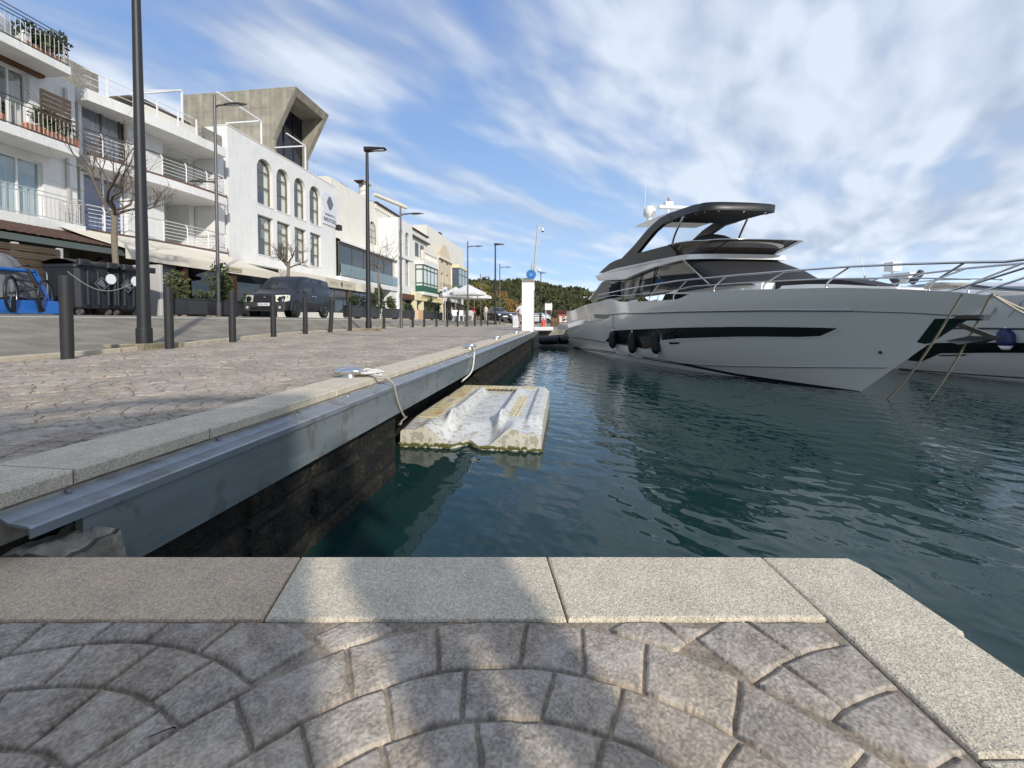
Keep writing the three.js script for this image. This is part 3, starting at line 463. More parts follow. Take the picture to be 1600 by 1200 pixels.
// ---------------------------------------------------------------- jet-ski dock (white plastic raft)
{
  const U0 = 4.75, U1 = 7.85, V0 = .25, V1 = 1.86; const org = Q(U0, 0, V1);
  const t = thing('plastic_jet_ski_raft', 'weathered white plastic jet ski dock floating beside the quay', 'raft', org, QTURN);  // local x = along, z = towards the water side
  const L = U1 - U0, W = V1 - V0; const cen = .78;
  const H = (x, z) => {                       // z: 0 quay side .. W water side
    let y = .25; const dz = z - cen;
    const end = sstep(.62, .0, x);               // near end ramps down in the middle
    y -= .075 * sstep(.36, .22, Math.abs(dz)) * sstep(L - .12, L - .32, x);                                      // trough
    for (const rz of [-.30, .30]) y += .075 * Math.exp(-Math.pow((dz - rz) / .055, 2)) * sstep(.10, .55, x) * sstep(L - .25, L - .5, x);  // bunks
    y += .055 * Math.exp(-Math.pow((dz + .30) / .05, 2)) * Math.exp(-Math.pow((x - .52) / .2, 2)) + .055 * Math.exp(-Math.pow((dz - .30) / .05, 2)) * Math.exp(-Math.pow((x - .52) / .2, 2));
    y -= end * .13 * sstep(.50, .30, Math.abs(dz)) + .05 * end * sstep(.5, .62, Math.abs(dz));
    y += .05 * sstep(W - .22, W - .16, z) * sstep(.2, .5, x) * sstep(L - .1, L - .5, x) - .05 * sstep(W - .06, W - .01, z);   // outer rail
    y -= .02 * sstep(.03, 0, z) + .03 * sstep(L - .02, L, x);
    if (z < cen - .44 && x > .35) y -= .007 * (Math.sin(x * 120) > .55 ? 1 : 0);                                  // slatted walkway
    if (z > cen + .40 && z < cen + .52 && x > .55 && x < 2.5) y -= .010 * (Math.sin(x * 80) > .2 ? 1 : 0);
    if (x > L - .38 && z < W - .2) y -= .007 * (Math.sin(z * 120) > .55 ? 1 : 0);
    return y;
  };
  const front = z => { const dz = z - cen; return .30 * Math.exp(-Math.pow((dz + .03) / .17, 2)) * .0 + (.16 * sstep(.16, .0, Math.abs(dz + .02))); };  // notch
  const NX = 230, NZ = 90, rows = [];
  for (let i = 0; i <= NX; i++) { const r = []; for (let j = 0; j <= NZ; j++) { const z = j / NZ * W; const xs = front(z); const x = xs + (L - xs) * Math.pow(i / NX, 1); const cut = z > W - .12 && x > L - .45 ? .09 : 0; r.push([x, H(x, z), Math.min(z, W - cut)]); } rows.push(r); }
  const skin = bag().add(sheet(rows)); skin.build('top_shell', mat([.80, .80, .79], .55, { map: T.raft }), t);
  // sides
  const side = bag(); const rim = []; for (let j = 0; j <= NZ; j++) rim.push(rows[0][j]); for (let i = 1; i <= NX; i += 3) rim.push(rows[i][NZ]); for (let j = NZ; j >= 0; j--) rim.push(rows[NX][j]); for (let i = NX; i >= 0; i -= 3) rim.push(rows[i][0]);
  const sr = [0, .05, .5, 1].map((k, q) => rim.map(p => [p[0] + (q === 2 ? -.012 * (p[0] < .4 ? 1 : 0) : 0), lerp(p[1] - .001, -.12, k), p[2]])); side.add(sheet(sr)); const sd = side.build('side_shell', mat([.74, .71, .60], .6, { map: T.raft }), t);
  const al = bag(); const R = mulberry(31); for (let j = 0; j <= NZ; j += 1) { const p = rows[0][j]; al.add(new THREE.IcosahedronGeometry(.014 + R() * .014, 0), new THREE.Matrix4().makeScale(1, .8, 1.3).setPosition(p[0] - .006, .008 + R() * .035, p[2])); } al.build('algae_fringe', mat([.10, .10, .025], .9), t).userData.kind = 'stuff';
  for (const [z, k] of [[.18, 0], [1.22, 0]]) { const x = rows[0][Math.round(z / W * NZ)][0]; bag().cyl([x - .006, .14, z], [x + .03, .14, z], .038, .038, 16).build('drain_plug', mat([.36, .35, .30], .6), t); }
  for (const z of [.42, .50, .56]) { const j = Math.round(z / W * NZ), x = rows[0][j][0]; bag().cyl([x + .06, H(x + .06, z) - .012, z], [x + .06, H(x + .06, z) + .003, z], .011, .011, 8).build('bolt_hole', MT.black, t); }
  // slatted walkway planks
  const slat = [mat([.80, .78, .68], .7, { map: T.raftDeck }), mat([.74, .70, .58], .7, { map: T.raftDeck })];
  for (let i = 0; i < 34; i++) { const x = .42 + i * .077; if (x > L - .42) break; bag().rbox(x, .2425, .07, x + .062, .256, .30, .003).build('deck_slat', slat[i % 2], t); }
  for (let i = 0; i < 17; i++) { const z = .10 + i * .077; if (z > W - .26) break; bag().rbox(L - .36, .2425, z, L - .06, .256, z + .062, .003).build('deck_slat', slat[i % 2], t); }
  const gr = bag(); for (let i = 0; i < 22; i++) for (let k = 0; k < 3; k++) gr.rbox(.62 + i * .062, .248, cen + .385 + k * .05, .62 + i * .062 + .048, .2605, cen + .385 + k * .05 + .038, .003); gr.build('grating_strip', slat[0], t);
  const lt = signTex(256, 96, (x, w, h) => { x.fillStyle = '#d9cfb4'; x.fillRect(0, 0, w, h); x.fillStyle = '#2e5a6e'; x.font = 'bold 62px sans-serif'; x.fillText('SK 25', 18, 70); });
  const lp = panel(.42, .17, mat([1, 1, 1], .7, { map: lt }), t, 'stencilled_mark', [1.55, .2585, .19], [-Math.PI / 2, 0, 0], .004);
  bag().tube([[.02, .25, -.03], [-.02, .30, .02], [.06, .33, .05], [.12, .31, .0], [.04, .24, -.02]], .012, 6, 30).build('rope_knot', MT.rope, t);
}
// ---------------------------------------------------------------- buildings (local frame: x along the street, z towards the water)
class Bld {
  constructor(name, label, u0, v0, y0 = 1.5, cat = 'building') { this.u0 = u0; this.v0 = v0; this.y0 = y0; this.g = thing(name, label, cat, Q(u0, y0, v0), QTURN); }
  px(v, x, y) { const [u, h] = onPlane(v, x, y); return [u - this.u0, h - this.y0]; }
  X(v, x) { return this.px(v, x, 480)[0]; }
  z(v) { return this.v0 - v; }
  wall(name, poly, holes, zF, th, m, par) { const b = bag().ext(poly, th, holes); b.g[0].translate(0, 0, zF - th); return b.build(name, m, par || this.g); }
  box(name, x0, y0, z0, x1, y1, z1, m, par, ch = 0) { const b = bag(); ch ? b.rbox(x0, y0, z0, x1, y1, z1, ch) : b.box(x0, y0, z0, x1, y1, z1); return b.build(name, m, par || this.g); }
}
const archPts = (x0, y0, x1, y1, n = 12, cw = false) => { const r = (x1 - x0) / 2, cx = (x0 + x1) / 2, yc = y1 - r, p = [[x0, y0], [x1, y0]]; for (let i = 0; i <= n; i++) { const a = Math.PI * i / n; p.push([cx + r * Math.cos(a), yc + r * Math.sin(a)]); } return p; };
const rectPts = (x0, y0, x1, y1) => [[x0, y0], [x1, y0], [x1, y1], [x0, y1]];
function win(B, x0, y0, x1, y1, zF, o = {}) {   // frame with panes, set back into its opening
  const { arch, recess = .22, cols = [], rows = [], fm = MT.frameOlive, fw = .05, fd = .06, gm = MT.glass, curtain, cm = MT.curtain, back = .5, parent = B.g, name = 'window' } = o;
  const zz = zF - recess, b = bag(); const out = arch ? archPts(x0, y0, x1, y1) : rectPts(x0, y0, x1, y1), inn = arch ? archPts(x0 + fw, y0 + fw, x1 - fw, y1 - fw) : rectPts(x0 + fw, y0 + fw, x1 - fw, y1 - fw);
  b.ext(out, fd, [inn]); b.g[0].translate(0, 0, zz - fd);
  const cx = [x0 + fw, ...cols.map(c => lerp(x0, x1, c)), x1 - fw], ry = [y0 + fw, ...rows.map(c => lerp(y0, y1, c)), y1 - fw];
  cols.forEach(c => { const x = lerp(x0, x1, c); b.box(x - fw * .5, y0 + fw, zz - fd, x + fw * .5, (arch ? y1 - (x1 - x0) / 2 : y1) - fw, zz - .004); });
  rows.forEach(c => { const y = lerp(y0, y1, c); b.box(x0 + fw, y - fw * .45, zz - fd * .9, x1 - fw, y + fw * .45, zz - .008); });
  const f = b.build(name, fm, parent); if (name === 'window') { }
  for (let i = 0; i + 1 < cx.length; i++) for (let j = 0; j + 1 < ry.length; j++) {
    const q = bag(); const last = arch && j === ry.length - 2; const P = last ? archPts(cx[i], Math.min(ry[j], ry[j + 1] - (cx[i + 1] - cx[i]) / 2 - .01), cx[i + 1], ry[j + 1]) : rectPts(cx[i], ry[j], cx[i + 1], ry[j + 1]);
    const s = new THREE.ShapeGeometry(new THREE.Shape(P.map(p => new THREE.Vector2(...p)))); s.translate(0, 0, zz - fd * .5); q.add(s); q.build('pane', gm, f);
  }
  if (curtain) for (const [a, c] of curtain) { const rowsC = [y0 + .02, y1 - .02].map(y => { const r = []; for (let i = 0; i <= 40; i++) { const t = lerp(a, c, i / 40); r.push([lerp(x0, x1, t), y, zz - back * .45 + .035 * Math.sin(t * (x1 - x0) * 34)]); } return r; }); bag().add(sheet(rowsC)).build('curtain', cm, f); }
  return f;
}
function shell(B, x0, x1, yT, depth, m, inner = 1.6, z0 = 0) {   // ends, back, roof and a dark interior behind the facade
  const b = bag(); b.box(x0, -.3, z0 - depth, x0 + .22, yT - .02, z0 - .31).box(x1 - .22, -.3, z0 - depth, x1, yT - .02, z0 - .31).box(x0 + .22, -.3, z0 - depth, x1 - .22, yT - .02, z0 - depth + .22); b.build('end_walls', m, B.g);
  B.box('roof', x0 + .22, yT - .5, z0 - depth + .22, x1 - .22, yT - .3, z0 - .31, m);
  B.box('interior', x0 + .3, -.2, z0 - inner - .1, x1 - .3, yT - .55, z0 - inner, MT.room);
}
function railing(B, pts, h, o = {}) {          // upright balusters between rails, along local points [x,y,z]
  const { gap = .115, m = MT.railGrey, tm = MT.frameDark, name = 'railing', tops = [h, h - .14] } = o;
  const r = bag(); for (let i = 0; i + 1 < pts.length; i++) { const a = pts[i], b = pts[i + 1]; for (const t of tops) r.cyl([a[0], a[1] + t, a[2]], [b[0], b[1] + t, b[2]], .016, .016, 6); r.bar([a[0], a[1] + .06, a[2]], [b[0], b[1] + .06, b[2]], .03, .03); }
  const R = r.build(name, tm, B.g); const bal = bag().cyl([0, .06, 0], [0, tops[tops.length - 1], 0], .0105, .0105, 5).geo();
  for (let i = 0; i + 1 < pts.length; i++) { const a = V(...pts[i]), b = V(...pts[i + 1]), n = Math.round(a.distanceTo(b) / gap); for (let k = 0; k <= n; k++) { const p = a.clone().lerp(b, k / n), q = new THREE.Mesh(bal, m); q.name = 'baluster'; q.position.copy(p); q.castShadow = true; R.add(q); } }
  return R;
}
function foliage(n, c, r, leaf, seed, o = {}) {  // loose leaf-sized faces in an uneven crown
  const R = mulberry(seed), g = [], { flat = 0, lump = 5, up = .3 } = o; const cl = []; for (let i = 0; i < lump; i++) { const a = R() * 6.28, e = R() * 2 - 1; cl.push([Math.cos(a) * .55 * R(), e * .6, Math.sin(a) * .55 * R(), .42 + R() * .35]); }
  const pos = []; for (let i = 0; i < n; i++) {
    const q = cl[Math.floor(R() * cl.length)]; let d = V(R() * 2 - 1, R() * 2 - 1, R() * 2 - 1); if (d.lengthSq() > 1) { i--; continue; } d.setLength(Math.pow(d.length(), .5)).multiplyScalar(q[3]).add(V(q[0], q[1], q[2]));
    const p = V(c[0] + d.x * r[0], c[1] + d.y * r[1], c[2] + d.z * r[2]); const s = leaf * (.6 + R() * .8), A = V(R() - .5, R() - .5 + up * (R() - .2), R() - .5).normalize().multiplyScalar(s), T2 = V(R() - .5, R() - .5, R() - .5).cross(A).normalize().multiplyScalar(s * .32);
    const e = p.clone().add(A), m1 = p.clone().addScaledVector(A, .5).add(T2), m2 = p.clone().addScaledVector(A, .5).sub(T2); pos.push(...p.toArray(), ...m1.toArray(), ...e.toArray(), ...p.toArray(), ...e.toArray(), ...m2.toArray());
  }
  const G = new THREE.BufferGeometry(); G.setAttribute('position', new THREE.Float32BufferAttribute(pos, 3)); G.computeVertexNormals(); return G;
}
const leafMesh = (name, g, m, par) => { const b = bag(); b.g.push(clean(g)); return b.build(name, m, par); };

// ================= A: apartment block with balconies at the left edge
{
  const B = new Bld('balcony_apartment_block', 'white apartment block with wide balconies above the tiled restaurant roof', 7.0, 17.9); const v = 17.9, vo = 16.8;
  const x1 = B.X(v, 126), z = vv => B.z(vv); const S = [3.26, 5.94, 8.60];   // slab tops (local)
  const t2a = B.px(v, 4, 110)[1], t2x = B.X(v, 57), t2b = B.X(v, -60), f1x = B.X(v, 74), f1y = B.px(v, 72, 263)[1];
  const holes = [rectPts(B.X(v, -50), S[1] + .02, t2x, S[1] + 2.28), rectPts(B.X(v, -50), S[0] + .02, f1x, S[0] + 2.12), rectPts(1, .1, x1 - .5, 2.35)];
  B.wall('facade', rectPts(-1, -.4, x1, S[2]), holes, 0, .3, MT.white); shell(B, -1, x1, S[2], 8, MT.white, 2.2);
  win(B, B.X(v, -50), S[1] + .02, t2x, S[1] + 2.28, 0, { fm: MT.frameWhite, cols: [.46, .72], fd: .08, curtain: [[.30, .42], [.84, .99]], cm: MT.curtain, recess: .15 });
  win(B, B.X(v, -50), S[0] + .02, f1x, S[0] + 2.12, 0, { fm: MT.frameWhite, cols: [.36, .68], fd: .08, curtain: [[0, 1]], cm: MT.curtainTeal, recess: .12, back: .25 });
  B.box('blind_box', -1, S[1] + 2.29, 0.005, B.X(v, 73), S[1] + 2.46, .22, MT.woodOrange);
  // slabs
  const xe = [B.X(vo, 138), B.X(vo, 131), B.X(vo, 122)], th = [.30, .31, .27];
  for (let i = 0; i < 3; i++) B.box('balcony_slab', -1, S[i] - th[i], i === 2 ? -.3 : .002, xe[i], S[i], z(vo), MT.white, null, .01);
  for (let i = 0; i < 3; i++) { const pts = [[-1, S[i], z(vo) - .06], [xe[i] - .05, S[i], z(vo) - .06], [xe[i] - .05, S[i], i === 2 ? -.2 : .05]]; railing(B, pts, i === 2 ? .98 : .88, { tm: i === 0 ? MT.railGrey : MT.frameDark, gap: i === 2 ? .13 : .12, tops: i === 2 ? [.98, .86, .74] : [.88, .74] }); }
  B.box('downpipe', B.X(v, 108), S[0], .004, B.X(v, 112), S[2] - .3, .09, MT.railGrey);
  // slatted timber screen at the balcony end
  const sc = B.box('screen_post', xe[1] - 1.02, S[1], z(vo) - .16, xe[1] - .98, S[1] + 1.55, z(vo) - .12, MT.wood);
  for (let k = 0; k < 6; k++) B.box('screen_plank', xe[1] - 1.02, S[1] + .62 + k * .16, z(vo) - .12, xe[1] - .14, S[1] + .75 + k * .16, z(vo) - .10, MT.wood, sc);
  // planters with shrubs on the balconies
  for (const [px, lev, w, n, k] of [[100, 1, 1.5, 700, 1], [8, 1, .5, 120, 0]]) { const cx = B.X(vo, px); const pt = B.box('balcony_planter', cx - w / 2, S[lev] + .07, z(vo) - .42, cx + w / 2, S[lev] + .30, z(vo) - .14, MT.terracotta, null, .01); leafMesh('shrub', foliage(n, [cx, S[lev] + .58, z(vo) - .28], [w * .55, .36, .24], .13, 300 + px, { lump: 7 }), leafMats[k], pt); }
  const roof = [[104, .62, 380, 0], [114, .72, 300, 2], [70, .5, 200, 2], [88, .45, 180, 1]]; roof.forEach(([px, h, n, k], i) => { const cx = B.X(vo, px); const pt = bag().lathe([[.10, 0], [.16, .3], [.15, .32]], 12, M4.makeTranslation(cx, S[2], z(vo) - .45)).build('plant_pot', MT.terracotta, B.g); leafMesh('shrub', foliage(n, [cx, S[2] + .35 + h * .5, z(vo) - .45], [.38, h * .55, .35], .12, 340 + i, { lump: 6 }), leafMats[k], pt); });
  B.box('terrace_cabinet', B.X(vo, 62), S[2] + .01, z(vo) - .75, B.X(vo, 76), S[2] + .62, z(vo) - .32, MT.frameWhite, null, .02);
  bag().sph([B.X(vo, 20), S[2] + .55, z(vo) - .7], .55, 1.2, .8, .6).build('covered_chair', mat([.62, .64, .66], .6), B.g);
  B.box('chimney_stack', B.X(vo, 32), S[2], z(vo) - 1.3, B.X(vo, 40), S[2] + 1.0, z(vo) - .8, mat([.10, .06, .05], .8));
  B.box('terrace_wall', -1, S[2], -4, x1, S[2] + 1.0, -3.8, MT.white);
  // tiled restaurant roof along the ground floor
  const rv0 = 14.6, rE = B.X(rv0, 214); const rows = []; for (let i = 0; i <= 90; i++) { const x = lerp(-1, rE, i / 90), r = []; for (let j = 0; j <= 6; j++) { const q = j / 6; r.push([x, lerp(2.95, 2.32, q) + .028 * Math.abs(Math.sin(i * 1.2)) - .1 * 0, lerp(z(vo) - .02, z(rv0), q)]); } rows.push(r); } bag().add(sheet(rows)).build('tiled_canopy', MT.tile, B.g);
  B.box('canopy_beam', -1, 2.10, z(rv0) - .16, rE - .3, 2.28, z(rv0) - .04, mat([.10, .125, .115], .7));
  B.box('lower_front', -1, 0, z(15.6), B.X(15.6, 110), 2.2, z(15.75), mat([.13, .17, .16], .8));
  B.box('menu_board', .2, 1.85, z(15.58), B.X(15.58, 70), 2.12, z(15.6) + .06, mat([.26, .06, .03], .6));
  for (const px of [80, 157]) { const c = B.px(15.0, px, 404); const b = bag(); b.lathe([[.02, .22], [.05, .20], [.17, .02], [.18, 0]], 14, M4.makeTranslation(c[0], c[1] - .15, z(15.0))); const l = b.build('pendant_lamp', MT.black, B.g); bag().sph([c[0], c[1] - .17, z(15.0)], .13, 1, .8, 1).build('lamp_globe', mat([.62, .56, .45], .6), l); }
}
// ================= B: curved balcony house
{
  const B = new Bld('railed_balcony_house', 'white house with stacked railed balconies beside the arched building', 13.4, 18.3); const v = 18.3;
  const xe = 20.2 - 13.4; const S = [3.30, 6.14, 8.60]; const zl = -.05 + .45, zr = 1.3; // slab front from left to right
  const x0 = B.X(v, 131), xp = B.X(v, 232), xq = B.X(v, 260), xw = B.X(v, 204);
  const zf = x => { const t = clamp(x / xe); return lerp(zl, zr, Math.sin(t * Math.PI / 2)); };
  B.wall('facade', rectPts(x0, -.4, xq, S[2]), [rectPts(x0 + .12, S[0] + .05, xw, S[0] + 2.35), rectPts(x0 + .12, S[1] + .05, xw, S[1] + 2.15), rectPts(x0 + .3, .05, xq - .4, 2.4)], 0, .3, MT.white);
  for (const i of [0, 1]) win(B, x0 + .12, S[i] + .05, xw, S[i] + (i ? 2.15 : 2.35), 0, { fm: i ? MT.frameDark : MT.frameWhite, cols: [.47, .90], fd: .07, recess: .1, curtain: [[0, 1]], cm: i ? mat([.13, .14, .17], .9) : MT.curtainBlue, back: .3 });
  // loggia: back wall, end wall, ceiling given by the slabs
  B.box('loggia_back_wall', xq, -.2, -2.1, xe + .3, S[2], -1.9, MT.white); B.box('loggia_end_wall', xe - .28, S[0], -1.9, xe + .02, S[2] - .4, -.62, MT.white);
  B.box('loggia_end_pier', xe + .1, -.2, -.6, xe + .72, S[2] - .05, .52, MT.white);
  B.box('loggia_side_wall', xq - .02, -.2, -1.9, xq + .14, S[2] - .4, -.305, MT.white);
  for (const i of [0, 1]) { B.box('loggia_door', xq + .35, S[i] + .02, -1.9, xq + 1.05, S[i] + 2.05, -1.86, MT.mirrorGlass); }
  shell(B, x0, xe + .3, S[2], 8, MT.white, 3, -.1);
  for (let i = 0; i < 3; i++) {
    const rows = [[], []]; const n = 20, top = S[i], bot = S[i] - (i === 2 ? .42 : .36); const pts = []; for (let k = 0; k <= n; k++) { const x = lerp(x0 - .15, xe, k / n); pts.push([x, zf(x)]); }
    const s = [...pts.map(p => [p[0], -p[1]]), [xe, 2.0], [x0 - .15, 2.0]]; const b = bag().ext(s, top - bot); b.g[0].rotateX(-Math.PI / 2); b.g[0].translate(0, bot, 0); b.build('balcony_slab', MT.white, B.g);
    if (i < 2) {
      const e = bag(); for (let k = 0; k < n; k++) e.bar([pts[k][0], top + .035, pts[k][1] - .03], [pts[k + 1][0], top + .035, pts[k + 1][1] - .03], .10, .07); e.build('slab_edging', mat([.15, .085, .06], .8), B.g);
      const r = bag(); for (const h of [.18, .33, .48, .63, .78]) r.tube(pts.filter((_, q) => q % 2 === 0).map(p => [p[0], top + .06 + h, p[1] - .08]), .012, 6, 40); const R = r.build('railing', MT.railWhite, B.g);
      const hr = bag(); hr.tube(pts.filter((_, q) => q % 2 === 0).map(p => [p[0], top + 1.0, p[1] - .17]), .028, 8, 40); hr.tube([[xe, top + 1.0, zr - .17], [xe, top + .98, 0], [xe, top + .98, -.6]], .026, 8, 14); hr.build('handrail', i ? MT.frameDark : MT.railGrey, R);
      for (let k = 0; k < 7; k++) { const x = lerp(.3, xe - .05, k / 6), zz = zf(x) - .08; bag().tube([[x, top + .05, zz], [x, top + .7, zz], [x, top + .90, zz - .02], [x, top + .985, zz - .10]], .024, 8, 16).build('rail_post', MT.railWhite, R); }
      const er = bag(); for (const h of [.18, .33, .48, .63, .78]) er.cyl([xe, top + .06 + h, zr - .08], [xe, top + .06 + h, -.5], .012, .012, 6); er.build('end_rail', MT.railWhite, R);
    } else {
      // roof parapet, planter wall and terrace rails
      const w = bag(); for (let k = 0; k < n; k++) { const a = pts[k], c = pts[k + 1]; if (a[0] > xp - .4) w.bar([a[0], top + .36, a[1] - .95], [c[0], top + .36, c[1] - .95], .72, .10); } w.build('roof_parapet', MT.cream, B.g);
      const pr = bag(); for (const h of [.25, .5, .75]) pr.tube(pts.filter((p, q) => q % 2 === 0 && p[0] < xe - 1.4).map(p => [p[0], top + h, p[1] - .12]), h > .7 ? .022 : .013, 6, 30); for (let k = 0; k < 5; k++) { const x = lerp(1.6, xe - 1.6, k / 4); pr.bar([x, top, zf(x) - .12], [x, top + .76, zf(x) - .12], .05, .05); } pr.build('terrace_rail', MT.railWhite, B.g);
      B.box('planter_wall', xe - 1.5, top, zf(xe - .7) - .2, xe - .25, top + .52, zf(xe) - .02, MT.conc);
    }
  }
  B.box('concrete_upstand', x0 - .3, S[2], -1.4, B.X(v, 170), S[2] + 1.15, -.2, MT.conc);
  // pergola frames on the roof
  const pg = bag(); const a = B.px(19.6, 215, 141), c = B.px(19.6, 284, 141); const zz = B.z(19.6); pg.bar([a[0], a[1], zz], [c[0], c[1], zz], .07, .07).bar([c[0], c[1], zz], [c[0], S[2], zz], .07, .07).bar([a[0], a[1], zz], [a[0], S[2], zz], .07, .07).bar([c[0], c[1], zz], [c[0], c[1], zz - 3], .07, .07); pg.build('pergola_frame', MT.frameWhite, B.g);
  B.box('reed_canopy', a[0], a[1] - .30, zz - 2.6, c[0] + .6, a[1] - .18, zz - .1, MT.wood);
  // street number plate and wall lamp
  B.box('wall_lamp', B.px(20.2, 310, 334)[0], B.px(20.2, 310, 336)[1], -1.9, B.px(20.2, 314, 334)[0], B.px(20.2, 310, 329)[1], -1.8, MT.black);
  // awning of the wood fronted restaurant
  const av = 14.3, A0 = B.px(av, 268, 395), A1 = B.px(av, 437, 427), top0 = S[0] - .1; const rows = []; for (let i = 0; i <= 24; i++) { const x = lerp(A0[0] - 1.7, A1[0], i / 24); const r = []; for (let j = 0; j <= 5; j++) r.push([x, lerp(top0, A1[1], j / 5) - .04 * Math.sin(j / 5 * Math.PI), lerp(zr - .1, B.z(av), j / 5)]); r.push([x, A1[1] - .34, B.z(av) + .01]); rows.push(r); } bag().add(sheet(rows, false)).build('awning', MT.awning, B.g);
  const vt = signTex(256, 64, (x, w, h) => { x.fillStyle = '#cfc3a4'; x.fillRect(0, 0, w, h); x.fillStyle = '#3a3128'; x.font = 'italic bold 44px serif'; x.fillText('La Minerva', 14, 46); });
  panel(1.0, .2, mat([.8, .8, .8], .9, { map: vt }), B.g, 'awning_lettering', [B.X(av, 365), A1[1] - .17, B.z(av) + .03], [0, 0, 0], .008);
  for (const [px, w, m] of [[243, .16, MT.woodRed], [252, .12, MT.woodRed], [291, .2, MT.woodRed], [366, .34, MT.woodRed]]) { const x = B.X(av + .1, px); B.box('timber_post', x - w / 2, 0, B.z(av + .25), x + w / 2, A1[1] - .1, B.z(av + .08), m); }
  B.box('timber_lintel', B.X(av, 228), A1[1] - .30, B.z(av + .28), A1[0], A1[1] - .12, B.z(av + .1), MT.woodRed);
  B.box('restaurant_back', -2, 0, B.z(17.6), A1[0], 2.9, B.z(17.5), MT.wood);
  const gl = B.box('restaurant_glazing', B.X(16.6, 302), .2, B.z(16.7), B.X(16.6, 440), 2.4, B.z(16.66), MT.mirrorGlass);
  const mb = signTex(128, 192, (x, w, h) => { x.fillStyle = '#73777b'; x.fillRect(0, 0, w, h); x.fillStyle = '#b9bcbd'; for (let i = 0; i < 9; i++) x.fillRect(18, 16 + i * 11, 40 + (i * 37) % 50, 3); x.strokeStyle = '#d5d7d7'; x.lineWidth = 7; x.strokeRect(42, 124, 44, 34); x.fillRect(60, 140, 40, 8); });
  panel(.85, 1.35, mat([.8, .8, .8], .6, { map: mb }), B.g, 'menu_panel', [B.X(av + .3, 260), B.px(av + .3, 260, 430)[1], B.z(av + .3)], [0, 0, 0], .03);
}
